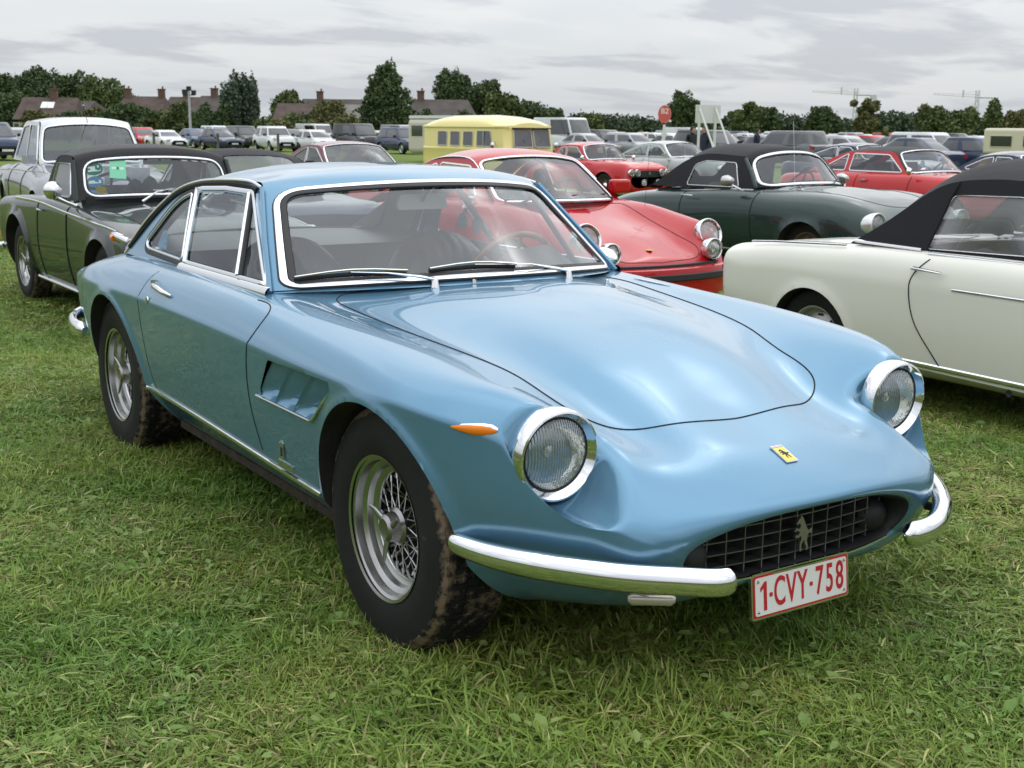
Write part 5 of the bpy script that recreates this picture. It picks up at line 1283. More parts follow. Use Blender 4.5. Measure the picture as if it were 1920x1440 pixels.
# ---- dark green roadster, left
def build_roadster():
    root = place_car('roadster', (-5.72, .75, 1.5, -.07), 'dark green roadster with black soft top, windscreen stickers and wire wheels', 'car')
    P = mat('racing_green_paint', (.006, .014, .012), .28, .0, 1.0, var=.02, vscale=2)
    net = [sec(-3.02, .42, .50, .44, .55, .48, .57, .55, .50, .60, .61), sec(-2.95, .26, .60, .30, .67, .45, .68, .70, .62, .765, .78), sec(-2.7, .22, .64, .27, .70, .45, .705, .78, .65, .83, .83),
           sec(-2.3, .2, .66, .26, .715, .45, .715, .80, .66, .855, .85), sec(-1.8, .19, .66, .25, .71, .45, .71, .81, .66, .87, .86), sec(-1.3, .19, .66, .25, .70, .45, .705, .81, .66, .87, .86),
           sec(-.85, .19, .66, .25, .70, .45, .70, .80, .65, .85, .87), sec(-.4, .19, .66, .25, .705, .45, .705, .77, .63, .825, .855, .2), sec(0, .2, .66, .25, .715, .45, .71, .745, .60, .80, .83, .2),
           sec(.3, .2, .64, .26, .705, .44, .70, .71, .57, .765, .79, .2), sec(.55, .22, .62, .28, .68, .44, .675, .67, .55, .70, .73, .3), sec(.66, .26, .58, .30, .63, .42, .63, .60, .52, .64, .66, .3), sec(.70, .34, .50, .36, .55, .42, .55, .52, .46, .55, .56)]
    b, bvh = body_mesh('body', net, P, root, [(0, .31, .365), (-2.24, .31, .40)], hole=[(-.88, -.1), (-.88, .3), (-.95, .55), (-1.75, .56), (-1.80, -.1)], res=.024, lip=.02, smooth_it=2)
    M_CANV = mat('black_vinyl_hood', (.007, .007, .008), .6, var=.2, vscale=6, bump=.4, bscale=5)
    T = [(-.84, .60, .885), (-.90, .59, 1.03), (-.965, .575, 1.165), (-1.03, .58, 1.20), (-1.25, .585, 1.20), (-1.42, .59, 1.15), (-1.55, .60, 1.02), (-1.64, .61, .88)]
    Cc = [(-.74, .90), (-.82, 1.06), (-.90, 1.215), (-.97, 1.265), (-1.3, 1.285), (-1.6, 1.24), (-1.82, 1.06), (-1.95, .88)]
    f2, A = cabin(root, T, Cc, 2.6, .60, ((.63, .88), (.585, 1.18)), (0, 2.0), (5.3, 6.8), [[(-.93, .90), (-1.0, 1.145), (-1.37, 1.14), (-1.50, .90)]], roof=M_CANV, surround=M_CANV, winglass=M_PLASTW, step=.04, ws_w=.90, ws_round=.09, ws_trim=.014, rw_w=.7, winframe=.004, trim_rw=False)
    mb = MB(); fr = [f2(a, b_) for a, b_ in densify([(0.0, -.58), (A(2), -.58)], .05, False)]
    for s_ in (-1, 1):
        mb = MB(); mb.tube([(-.845, s_*.612, .872), (-.905, s_*.602, 1.03), (-.965, s_*.588, 1.165)], .020, 8); mb.build('screen_pillar', P, root)
        strip_on(bvh, root, [(-2.25, .835), (-1.5, .835), (-.85, .80), (0, .76), (.28, .735)], s_, .011, 'wing_trim', M_CHROME2, off=.005)
        strip_on(bvh, root, [(-1.55, .85), (-1.60, .60), (-1.58, .27)], s_, .003, 'door_shut_line', M_DARK); strip_on(bvh, root, [(-.80, .84), (-.82, .60), (-.80, .27)], s_, .003, 'door_shut_line', M_DARK)
        mb = MB(); mb.tube([(-1.78, s_*.668, .245), (-.50, s_*.668, .235)], .017, 8); mb.build('sill_strip', M_CHROME2, root)
        mb = MB(); mb.tube([(-1.54, s_*.715, .785), (-1.40, s_*.725, .785)], [.012, .008], 8); mb.build('door_handle', M_CHROME, root)
        mb = MB(); mb.lathe([(-.045, .0), (-.035, .05), (0, .064), (.035, .05), (.05, .02), (.052, 0)], 24, 'x', (-.75, s_*.80, .965)); mb.build('door_mirror', M_CHROME, root)
        mb = MB(); mb.tube([(-.70, s_*.655, .855), (-.70, s_*.72, .885), (-.75, s_*.79, .925)], [.018, .009, .012], 8); mb.build('mirror_stalk', M_CHROME, root)
        # side repeater housing at the front end of the trim
        q = hit(bvh, (.33, s_*2, .715), (0, -s_, 0))[0]
        mb = MB(); mb.tube([(q.x-.12, q.y, q.z+.012), (q.x+.02, q.y+s_*.01, q.z), (q.x+.14, q.y-s_*.03, q.z-.03)], [.010, .030, .034], 10, squash=(1, .7)); mb.build('lamp_housing', M_CHROME, root)
        mb = MB(); mb.lathe([(0, .026), (.01, .020), (.014, 0)], 14, 'x', (q.x+.145, q.y-s_*.03, q.z-.03)); mb.build('side_lamp', mat('clear_lens', (.55, .50, .42), .1, coat=1, metal=.3), root)
        mb = MB(); mb.tube([(q.x-.06, q.y+s_*.018, q.z-.004), (q.x+.0, q.y+s_*.024, q.z-.012)], [.018, .020], 10); mb.build('amber_indicator', M_AMBER, root)
        headlamp(root, (.70, s_*.47, .60), R=.085, ring=.02)
        mb = MB(); mb.tube([(-3.03, s_*.70, .38), (-3.07, s_*.4, .38), (-3.07, 0, .38)], .035, 10); mb.tube([(-2.78, s_*.74, .38), (-3.03, s_*.70, .38)], .035, 10); mb.build('rear_bumper', M_CHROME, root)
        mb = MB(); mb.box((-2.99, s_*.60, .66), (.03, .08, .12)); mb.build('tail_light', M_RED_L, root)
        mb = MB(); mb.box((-2.90, s_*.69, .50), (.05, .02, .03)); mb.build('amber_reflector', M_AMBER, root)
    hp = [tuple(p) for p in spl([(.60, 0), (.58, .35), (.40, .48), (0, .50), (-.45, .53), (-.66, .54), (-.66, 0)], 50)]; hp += [(a, -b_) for a, b_ in hp[::-1]]
    seam(bvh, 'bonnet_shut_line', hp, root, 'z', r=.004, step=.05)
    for y_ in (-.18, .28):
        mb = MB(); mb.tube([(-.68, y_, .875), (-.70, y_+.12, .945), (-.80, y_+.30, .965)], [.010, .005, .004], 6); mb.tube([(-.79, y_+.12, .95), (-.80, y_+.42, .945)], .005, 5); mb.build('wiper', M_CHROME2, root)
    # stickers inside the screen
    def stick(a, b_, w_, h_, col, name, rnd=True, rot=0.0, nm='screen_sticker'):
        pts = [(cos(t), sin(t)) for t in np.linspace(0, 2*pi, 20, endpoint=False)] if rnd else [(-1, -1), (1, -1), (1, 1), (-1, 1)]
        V_ = []
        for (p, q_) in pts:
            u, v = p*h_/2*cos(rot)-q_*w_/2*sin(rot), p*h_/2*sin(rot)+q_*w_/2*cos(rot)
            P3 = np.array(f2(a+u, b_+v)); nn = normal_of(f2, a+u, b_+v); nn = nn if nn[2] > 0 else -nn; V_.append(P3-nn*.002)
        return mesh(nm, V_, [tuple(range(len(V_)))], mat(name, col, .6), root, False)
    GD, BL, GW = (.02, .12, .09), (.06, .16, .26), (.45, .55, .50)
    stick(.245, -.47, .125, .105, GD, 'sticker_dark_green'); stick(.262, -.475, .08, .018, GW, 'sticker_pale', False); stick(.232, -.47, .09, .016, GW, 'sticker_pale', False); stick(.247, -.48, .035, .04, GW, 'sticker_pale', False)
    stick(.14, -.475, .115, .095, BL, 'sticker_blue2'); stick(.14, -.475, .085, .025, GW, 'sticker_pale', False)
    stick(.075, -.44, .075, .06, (.18, .16, .04), 'sticker_olive'); stick(.05, -.50, .07, .055, (.10, .22, .30), 'sticker_teal'); stick(.038, -.45, .10, .02, (.5, .42, .45), 'sticker_pink', False)
    stick(.235, -.30, .12, .16, (.22, .62, .40), 'permit_green', False, .12, 'green_permit'); stick(.235, -.30, .09, .018, (.55, .8, .62), 'permit_white', False, .12, 'permit_line'); stick(.235, -.30, .02, .02, (.05, .2, .1), 'permit_mark', False, .12, 'permit_mark')
    stick(.305, -.02, .085, .030, GW, 'sticker_pale', False); stick(.305, .085, .085, .030, GW, 'sticker_pale', False)
    stick(.305, .035, .02, .045, GD, 'sticker_dark_green')
    for i in range(4): stick(.300, .235+i*.085, .07, .035, (.50, .52, .52), 'sticker_grey', True)
    # lettering on the two-part strip sticker
    for word, bb in (('GOOD', -.02), ('WOOD', .085)):
        P3 = np.array(f2(.305, bb)); n0 = normal_of(f2, .305, bb); n0 = n0 if n0[2] > 0 else -n0; e1 = Vector((0, 1, 0)); e3 = Vector(n0); e2 = e3.cross(e1)
        Mx = Matrix(((e1.x, e2.x, e3.x, P3[0]), (e1.y, e2.y, e3.y, P3[1]), (e1.z, e2.z, e3.z, P3[2]), (0, 0, 0, 1)))
        text_mesh('sticker_lettering', word, .026, mat('sticker_dark_green', GD, .6), root, Mx, extrude=.0005, bold=.0008)
    tub(root, -.8, -1.9, .60, .25, .84)
    for s_ in (-1, 1): seat(root, (-1.38, s_*.30, .36), .44, .50, pleats=False)
    mb = MB(); mb.box((-.87, 0, .88), (.14, 1.1, .06)); mb.build('dashboard', M_BLACK, root); steering(root, (-1.06, -.30, .90), m_=M_BLACK)
    mb = MB(); mb.box((-.98, .05, 1.16), (.02, .22, .05)); mb.build('rear_view_mirror', M_BLACK, root)
    mb = MB()
    for i in range(6): mb.tube([(-1.25, -.1+.12*i, .90), (-1.32, -.02+.12*i, .97+.02*sin(i*2)), (-1.4, .05+.12*i, .90)], .05, 6)
    mb.build('folded_rug', M_PARCEL, root)
    wheels(root, 0, -2.24, .60, .32, R=.32, rim=.20, w=.155, style='wire', seg=48, dish=.02, tmat=M_TYRE)
build_roadster()
# ------------------------------------------------------------------ cars further back
def generic(root, P, L_f, L_r, hw, belt, hood_z, tail_z, roof_z, wb, R, ws, rt, rb, top=None, wins=None, res=.05, belt_y=None, roofm=None, crease=.62, clear=.2, glassm=None, style='cap', tail_vert=True, lampR=.085, lamp_y=None, lamp_z=None, nose_round=.6, hubcol=None, trim=None, rimR=None, pair=False, sidetrim=True, box_tail=None, wheelw=.17, fender=0.0, noseless=False, arch_k=1.12, wseg=24, winframe=.012, sw=2.0, seats=True, surround=None, lip=.012):
    """L_f front overhang, L_r rear overhang; ws = (base x, top x) of the screen; rt, rb = roof end x, back-light foot x"""
    xt = -wb-L_r; by = belt_y or hw*.86; cy = hw*.97; nr = nose_round
    net = [sec(xt, clear+.18, hw*.6, clear+.22, hw*.68, .45, hw*.70, min(crease, tail_z-.12), hw*.62, tail_z-.08, tail_z-.06),
           sec(xt+.10, clear+.03, hw*.78, clear+.08, hw*.88, .45, hw*.90, min(crease, tail_z-.08), hw*.78, tail_z-.01, tail_z),
           sec(xt+.40, clear, hw*.84, clear+.05, hw*.95, .45, hw*.97, min(crease, tail_z-.06), by, tail_z+(belt-tail_z)*.25, tail_z+.03),
           sec(-wb-.05, clear, hw*.86, clear+.05, hw*.97, .45, hw*1.0, crease, by, tail_z+(belt-tail_z)*.6, belt-.02),
           sec(-wb+.5, clear, hw*.88, clear+.04, hw*.97, .45, hw*1.0, crease, by, belt-.015, belt), sec(-wb*.5, clear, hw*.88, clear+.04, hw*.97, .45, hw*1.0, crease, by, belt-.01, belt),
           sec(ws[0]-.1, clear, hw*.88, clear+.04, hw*.97, .45, hw*1.0, crease, by, belt-.01, belt+.02), sec(ws[0]+.35, clear, hw*.88, clear+.04, hw*.97, .45, hw*1.0, crease, by*.97, belt-.02+fender*.5, hood_z+(belt-hood_z)*.6),
           sec(0, clear, hw*.87, clear+.05, hw*.97, .44, hw*.99, crease-.01, by*.95, hood_z+(belt-hood_z)*.35+fender, hood_z+.01), sec(L_f*.45, clear, hw*.84, clear+.06, hw*.93, .43, hw*.94, crease-.03, by*.90, hood_z-.02+fender, hood_z-.01),
           sec(L_f*.80, clear+.02, hw*.76, clear+.08, hw*.82, .42, hw*.82, crease-.06, by*.80, hood_z-.06+fender*.6, hood_z-.05), sec(L_f*.97, clear+.05, hw*nr*.9, clear+.12, hw*nr, .42, hw*nr, crease-.10, by*nr, hood_z-.13, hood_z-.12), sec(L_f, clear+.12, hw*nr*.8, clear+.18, hw*nr*.85, .42, hw*nr*.85, crease-.14, by*nr*.8, hood_z-.18, hood_z-.17)]
    b, bvh = body_mesh('body', net, P, root, [(0, R, R*arch_k), (-wb, R, R*arch_k)], hole=[(ws[0]-.12, -.1), (ws[0]-.15, by*.8), (rb+.35, by*.8), (rb+.25, -.1)], res=res, lip=lip)
    ty = by*.83
    T = [(ws[0]-.16, by*.93, belt), ((ws[0]+ws[1])/2-.16, (by+ty)/2*.95, (belt+roof_z)/2-.02), (ws[1]-.10, ty*.95, roof_z-.09), (ws[1]-.28, ty*.96, roof_z-.065), ((ws[1]+rt)/2, ty*.98, roof_z-.06), (rt+.05, ty*.97, roof_z-.09), ((rt+rb)/2+.04, (by+ty)/2*.96, (belt+roof_z)/2-.02), (rb+.08, by*.93, belt)]
    Cc = [(ws[0], belt+.03), ((ws[0]+ws[1])/2, (belt+roof_z)/2+.04), (ws[1], roof_z-.03), (ws[1]-.25, roof_z), ((ws[1]+rt)/2, roof_z+.005), (rt, roof_z-.03), ((rt+rb)/2-.02, (belt+roof_z)/2+.02), (rb-.05, belt+.02)]
    if wins is None:
        m_ = (ws[1]+rt)/2-.12
        wins = [[(ws[0]-.26, belt+.035), (ws[1]-.20, roof_z-.12), (m_+.03, roof_z-.11), (m_+.03, belt+.035)], [(m_-.03, belt+.035), (m_-.03, roof_z-.11), (rt+.08, roof_z-.14), (rb+.30, belt+.06), (rb+.34, belt+.035)]]
    cabin(root, T, Cc, 2.4, by*.93, ((by*.96, belt), (ty*.97, roof_z-.06)), (0, sw), (5.1, 6.9), wins, roof=roofm or P, surround=surround or roofm or P, step=.09, glassm=glassm, pair=pair, ws_w=.93, winframe=winframe, trim=trim, trim_rw=roofm is None)
    ly = lamp_y or hw*.68; lz = lamp_z or hood_z-.10
    if not noseless:
        for s_ in (-1, 1): headlamp(root, (L_f*.97, s_*ly, lz), R=lampR, ring=.018, depth=.10)
    if sidetrim:
        for s_ in (-1, 1):
            for xx in (ws[0]-.05, (ws[1]+rt)/2-.15): strip_on(bvh, root, [(xx, belt-.03), (xx-.03, .55), (xx, clear+.1)], s_, .004, 'door_shut_line', M_DARK)
            mb = MB(); mb.box(((ws[1]+rt)/2, s_*hw*.985, belt-.10), (.13, .03, .02)); mb.build('door_handle', M_CHROME, root)
    tub(root, ws[0]-.1, rb+.4, by*.82, clear+.05, belt-.03)
    if seats:
        for s_ in (-1, 1):
            mb = MB(); mb.box((ws[1]-.55, s_*.33, belt-.10), (.12, .44, .50), M=Matrix.Rotation(-.2, 3, 'Y')); mb.build('seat', M_PARCEL, root)
        steering(root, (ws[0]-.35, .33, belt-.01))
    wheels(root, 0, -wb, hw-.12, R, R=R, rim=rimR or R*.60, w=wheelw, style=style, hubcol=hubcol, seg=wseg)
    return bvh

def bumper(root, x, hw, z, r=.04, m_=None, name='front_bumper', back=.45, sx=1):
    mb = MB(); P = spl([(x-sx*back, hw*1.0, z), (x-sx*.12, hw*.88, z), (x+sx*.02, hw*.45, z), (x+sx*.05, 0, z), (x+sx*.02, -hw*.45, z), (x-sx*.12, -hw*.88, z), (x-sx*back, -hw, z)], 24)
    mb.tube([tuple(p) for p in P], r, 8, squash=(1, .6)); mb.build(name, m_ or M_CHROME, root)

M_TINT = glass('tinted_car_glass', (.42, .45, .44), 1.3, 0)
# big silver saloon with a paler roof
r_ = place_car('saloon_car', (-12.95, 2.15, -5.0, -.21), 'grey and silver vintage saloon with white roof and swelling wings, at the left edge', 'car')
PG = mat('dove_grey_paint', (.20, .20, .225), .28, .35, 1.0); PW = mat('pale_silver_paint', (.60, .61, .63), .3, .2, 1.0)
bv = generic(r_, PG, .95, 1.30, .93, 1.06, 1.03, .95, 1.66, 3.10, .37, (-1.05, -1.45), -3.05, -3.75, roofm=PW, surround=PW, crease=.78, res=.045, fender=-.06, lamp_z=.80, lamp_y=.62, lampR=.10, seats=True, belt_y=.72, nose_round=.55, trim=M_CHROME2, sw=1.75, glassm=M_TINT)
for s_ in (-1, 1):
    mb = MB(); mb.grid([[(x_, s_*(.60+.36*sin(t)*k), .40+(h_)*cos(t)) for t in np.linspace(0, pi/2, 10)] for x_, k, h_ in [(p[0], p[1], p[2]) for p in spl([(-.62, .90, .36), (-.40, .97, .52), (0, 1.0, .60), (.40, .96, .57), (.75, .80, .46), (.95, .4, .25)], 20)]])
    w_ = mb.build('front_wing', PG, r_)
    q = (.30, s_*.93, .86)
    mb = MB(); mb.lathe([(0, .0), (0, .05), (.04, .04), (.06, 0)], 16, 'x', (.82, s_*.72, .82)); mb.build('amber_indicator', M_AMBER, r_)
    strip_on(bv, r_, [(-3.9, .90), (-2, .96), (-.3, .98)], s_, .008, 'wing_trim', M_CHROME2)
    mb = MB(); mb.box((-1.12, s_*.80, 1.12), (.10, .16, .11)); mb.build('door_mirror', M_CHROME2, r_)
mb = MB(); mb.box((.97, 0, .80), (.10, .52, .55)); mb.build('radiator_grille', M_CHROME2, r_); bumper(r_, 1.1, .93, .45, .06)
mb = MB(); mb.tube([(-1.42, 0, 1.60), (-1.0, -.12, 1.85)], .004, 4); mb.build('aerial', M_BLACK, r_)

# navy roadster with a charcoal soft top between the green roadster and the red coupe
r_ = place_car('roadster', (-9.75, 1.95, 181.5, -.08), 'navy roadster with charcoal soft top, mostly hidden behind the light blue coupe', 'car')
PN = mat('navy_paint', (.020, .028, .060), .25, .1, 1.0); M_CH = mat('charcoal_hood', (.030, .029, .031), .85, var=.2, vscale=5, bump=.4, bscale=6)
generic(r_, PN, .80, .85, .78, .87, .84, .80, 1.235, 2.35, .32, (-.95, -1.25), -1.75, -2.15, roofm=M_CH, crease=.62, res=.04, fender=.04, style='wire', lamp_z=.66, lamp_y=.55, belt_y=.66, wins=[[(-1.22, .90), (-1.42, 1.12), (-1.72, 1.12), (-1.86, .90)]], trim=M_CHROME2, glassm=M_TINT)
bumper(r_, .86, .78, .42, .035)

# maroon coupe
r_ = place_car('coupe', (-15.6, 7.35, -1.0, -.20), 'maroon coupe with alloy wheels, seen above and through the light blue coupe', 'car')
PM = mat('maroon_paint', (.14, .014, .022), .28, .2, 1.0)
generic(r_, PM, .88, .95, .85, .90, .84, .84, 1.32, 2.52, .33, (-.62, -1.18), -2.0, -2.85, res=.045, crease=.60, style='spoke5', lamp_z=.66, lamp_y=.62, lampR=.08, rimR=.235, wheelw=.21, seats=True, winframe=.008, glassm=M_TINT)
mb = MB(); mb.box((-.95, -.92, .96), (.10, .12, .09)); mb.build('door_mirror', M_BLACK, r_)
mb = MB(); mb.box((.86, 0, .45), (.10, 1.3, .12)); mb.build('lower_grille', M_BLACK, r_)

# small red coupe with black grille and four lamps
r_ = place_car('coupe', (-20.3, 16.2, 4.0, -.235), 'small red coupe with four round lamps in a black grille, beside the yellow van', 'car')
PR = mat('signal_red_paint', (.52, .020, .022), .3, 0, 1.0)
generic(r_, PR, .72, .78, .78, .88, .86, .84, 1.30, 2.33, .31, (-.58, -.98), -1.85, -2.25, res=.045, crease=.62, lamp_y=.56, lamp_z=.66, lampR=.07, belt_y=.69, style='cap', hubcol=mat('bronze_rim', (.16, .12, .07), .5, .4), noseless=True, seats=True, nose_round=.84, trim=M_CHROME2)
mb = MB(); mb.box((.69, 0, .63), (.05, 1.18, .18)); mb.build('grille_panel', M_BLACK, r_)
for y_ in (-.56, -.38, .38, .56): headlamp(r_, (.75, y_, .64), R=.068, ring=.012, depth=.06)
headlamp(r_, (.80, -.22, .42), R=.062, ring=.014, depth=.06, name='fog_lamp'); headlamp(r_, (.80, .22, .42), R=.062, ring=.014, depth=.06, name='fog_lamp')
mb = MB(); mb.box((.735, 0, .63), (.02, .07, .08)); mb.build('grille_crest', M_CHROME2, r_)
for s_ in (-1, 1):
    mb = MB(); mb.lathe([(-.03, 0), (0, .06), (.05, .03)], 10, 'x', (-.70, s_*.82, .95)); mb.build('door_mirror', M_CHROME, r_)

# silver fastback grand tourer
r_ = place_car('coupe', (-20.4, 19.0, 2.0, -.24), 'silver grey fastback grand tourer between the red coupe and the dark green cabriolet', 'car')
PS = mat('silver_grey_paint', (.36, .38, .36), .3, .5, 1.0)
generic(r_, PS, .90, 1.15, .82, .93, .90, .82, 1.345, 2.50, .34, (-.75, -1.22), -2.1, -3.0, res=.05, crease=.62, fender=.03, lamp_z=.70, belt_y=.70, trim=M_CHROME2)
mb = MB(); mb.box((-.95, -.80, 1.0), (.08, .14, .08)); mb.build('door_mirror', M_CHROME, r_)
# navy fastback
r_ = place_car('coupe', (-17.6, 22.9, 2.0, -.24), 'dark navy fastback coupe with bright window frames, behind the dark green cabriolet', 'car')
generic(r_, PN, .90, 1.15, .82, .93, .90, .82, 1.345, 2.50, .34, (-.75, -1.22), -2.1, -3.0, res=.05, crease=.62, fender=.03, lamp_z=.70, belt_y=.70, trim=M_CHROME2, winframe=.02)
mb = MB(); mb.box((-.95, -.80, 1.0), (.08, .14, .08)); mb.build('door_mirror', M_CHROME, r_)
# red car with a grey fabric roof
r_ = place_car('convertible', (-8.75, 13.55, 2.0, -.12), 'red car with grey-black fabric roof and screen stickers, right of the green cabriolet', 'car')
M_GC = mat('grey_fabric_roof', (.050, .048, .050), .85, var=.15, vscale=5, bump=.3, bscale=6)
generic(r_, PR, .75, .95, .80, .88, .84, .80, 1.27, 2.40, .31, (-.60, -.98), -2.0, -2.75, roofm=M_GC, surround=PR, res=.045, crease=.60, belt_y=.70, wins=[[(-.88, .91), (-1.18, 1.15), (-1.84, 1.16), (-1.86, .91)], [(-1.96, .91), (-1.95, 1.15), (-2.0, 1.13), (-2.42, .91)]], winframe=.014, trim=M_CHROME2)
for (x_, y_, z_, cc) in ((-.83, -.25, 1.03, (.35, .45, .55)), (-.86, .18, 1.12, (.30, .42, .60)), (-.80, .35, 1.0, (.65, .2, .1))):
    mb = MB(); mb.lathe([(0, .0), (0, .055)], 16, 'x', (x_, y_, z_)); mb.build('round_sticker', mat('sticker_r%d' % int(cc[0]*100), cc, .6), r_)
for s_ in (-1, 1):
    mb = MB(); mb.lathe([(-.03, 0), (0, .06), (.05, .03)], 10, 'x', (-.62, s_*.84, .93)); mb.build('door_mirror', M_CHROME, r_)
# orange and navy car ends at the right edge
r_ = place_car('coupe', (-10.2, 18.6, 2.0, -.20), 'orange sports car with chrome mirrors and a navy roof, near the right edge', 'car')
PO_ = mat('orange_paint', (.62, .14, .03), .3, 0, 1.0)
generic(r_, PO_, .80, .85, .80, .88, .85, .82, 1.25, 2.4, .31, (-.6, -1.0), -1.8, -2.4, roofm=PN, surround=PN, res=.05, belt_y=.68, trim=M_CHROME2)
for s_ in (-1, 1):
    mb = MB(); mb.lathe([(-.03, 0), (0, .07), (.05, .03)], 10, 'x', (-.35, s_*.80, .97)); mb.build('door_mirror', M_CHROME, r_)
r_ = place_car('saloon_car', (-12.6, 24.0, 2.0, -.24), 'dark navy saloon with a chrome-framed screen at the right edge', 'car')
generic(r_, PN, .80, .95, .80, .92, .90, .88, 1.36, 2.5, .32, (-.6, -.98), -2.1, -2.6, res=.06, belt_y=.70, trim=M_CHROME2, winframe=.02)

# ---- yellow camper van
def build_van():
    root = place_car('camper_van', (-25.2, 16.15, 2.0, -.235), 'pale yellow split-screen camper van, the tallest vehicle in the classic rows', 'van')
    P = mat('pale_yellow_paint', (.82, .70, .27), .35, 0, .9)
    L0, L1, hw, H = -3.30, .92, .86, 1.93
    def prof(x):   # half width, roof z at x
        e = max(0, (x-.45)/(L1-.45)); r = max(0, (L0+.35-x)/.35); e2 = max(0, (x+.9)/(L1+.9)); r2 = max(0, (L0+1.3-x)/1.3)
        return hw*(1-.22*e**2.2-.12*r**2), H+.02-.20*e2**2.2-.20*r2**2
    G = []
    for x in list(np.linspace(L0, L0+.35, 6))+list(np.linspace(L0+.4, .45, 30))+list(np.linspace(.52, L1, 9)):
        w, zt = prof(x); row = []
        lean = lambda z_: (-max(0, z_-1.0)*.17 if x > .3 else 0)*max(0, (x-.3)/(L1-.3))
        for (yy, z_) in [(0, .30), (w*.9, .30), (w*.98, .42), (w, .75), (w, 1.02), (w*1.012, 1.04), (w*1.012, 1.07), (w*.985, 1.09), (w*.96, 1.52), (w*.955, 1.60), (w*1.0, 1.64), (w*.985, 1.68), (w*.93, zt-.15 if zt-.15 > 1.69 else 1.69), (w*.78, zt-.07), (w*.42, zt-.01), (0, zt+.01)]:
            row.append((x+lean(z_), yy, z_))
        G.append(row)
    mb = MB(); full = [r + [(p[0], -p[1], p[2]) for p in r[1:-1]][::-1] for r in G]; n = len(full[0])
    V_ = [p for r in full for p in r]; F_ = [(i*n+j, i*n+(j+1) % n, (i+1)*n+(j+1) % n, (i+1)*n+j) for i in range(len(full)-1) for j in range(n)]
    # front cap: slightly bulging nose
    m_ = len(full)-1; last = full[-1]; F_.append(tuple(range(n))[::-1])
    capz = [(j, last[j]) for j in range(n)]
    V_.append((L1+.10, 0, .85)); c1 = len(V_)-1
    F_ += [(m_*n+j, m_*n+(j+1) % n, c1) for j in range(n)]
    mesh('body', V_, F_, P, root, True, 38)
    xs = L1+.03
    M_VG = mat('van_glass', (.05, .052, .058), .08, spec=.8, coat=.6)
    def front_x(y_, z_): 
        return L1-max(0, z_-1.0)*.17+.10*(1-min(1, abs(y_)/.62))*max(0, 1-abs(z_-.85)/.9)+.012
    for s_ in (-1, 1):
        w4 = [(.035, 1.13), (.59, 1.13), (.56, 1.57), (.035, 1.57)]
        V_ = [(front_x(a, b)+.02, s_*a, b) for a, b in roundpoly(w4, .03, 3)]; mesh('windscreen', V_, [tuple(range(len(V_)))], M_VG, root, False)
        mb = MB(); mb.tube([(p[0]+.004, p[1], p[2]) for p in V_], .014, 5, closed=True); mb.build('windscreen_trim', mat('pale_trim', (.55, .54, .48), .4), root)
        mb = MB(); mb.box((front_x(.3, 1.6)+.05, s_*.30, 1.615), (.14, .58, .03)); mb.build('sun_peak', M_BLACK, root)
        # side windows: cab door + three
        for (x0, x1) in ((-.42, .42), (-1.08, -.62), (-1.72, -1.26), (-2.36, -1.90)):
            yy = lambda z_: hw*(.985-.025*(z_-1.09)/.43)+.008
            if x1 > 0: pts = [(x0, 1.14), (x1-.10, 1.14), (x1-.22, 1.54), (x0, 1.54)]
            else: pts = [(x0, 1.14), (x1, 1.14), (x1, 1.52), (x0, 1.52)]
            V_ = [(a, s_*yy(b), b) for a, b in roundpoly(pts, .04, 3)]; mesh('side_window', V_, [tuple(range(len(V_)))], M_VG, root, False)
            mb = MB(); mb.tube([(p[0], p[1]+s_*.003, p[2]) for p in V_], .012, 5, closed=True); mb.build('side_window_trim', mat('pale_trim', (.55, .54, .48), .4), root)
        mb = MB(); mb.tube([(-.10, s_*.86, 1.14), (-.10, s_*.86, 1.54)], .012, 6); mb.build('window_bar', mat('pale_trim', (.55, .54, .48), .4), root)
        headlamp(root, (L1+.05, s_*.58, .85), R=.085, ring=.02, depth=.1)
        mb = MB(); mb.tube([(.55, s_*.84, 1.1), (.62, s_*1.0, 1.3)], .008, 6); mb.lathe([(-.02, 0), (0, .085), (.02, .04), (.03, 0)], 16, 'x', (.60, s_*1.02, 1.18)); mb.build('door_mirror', M_CHROME2, root)
        mb = MB(); mb.tube([(xs+.02, s_*.12, 1.10), (xs-.03, s_*.30, 1.32)], .006, 5); mb.build('wiper', M_BLACK, root)
    mb = MB(); mb.lathe([(0, .15), (.015, .14), (.02, .12)], 28, 'x', (L1+.10, 0, .92)); mb.build('round_emblem', M_CHROME2, root)
    bumper(root, L1+.15, .82, .42, .06, mat('bumper_white', (.6, .6, .55), .4), back=.3)
    wheels(root, 0, -2.40, .70, .33, R=.33, rim=.2, w=.16, style='cap', seg=20)
build_van()

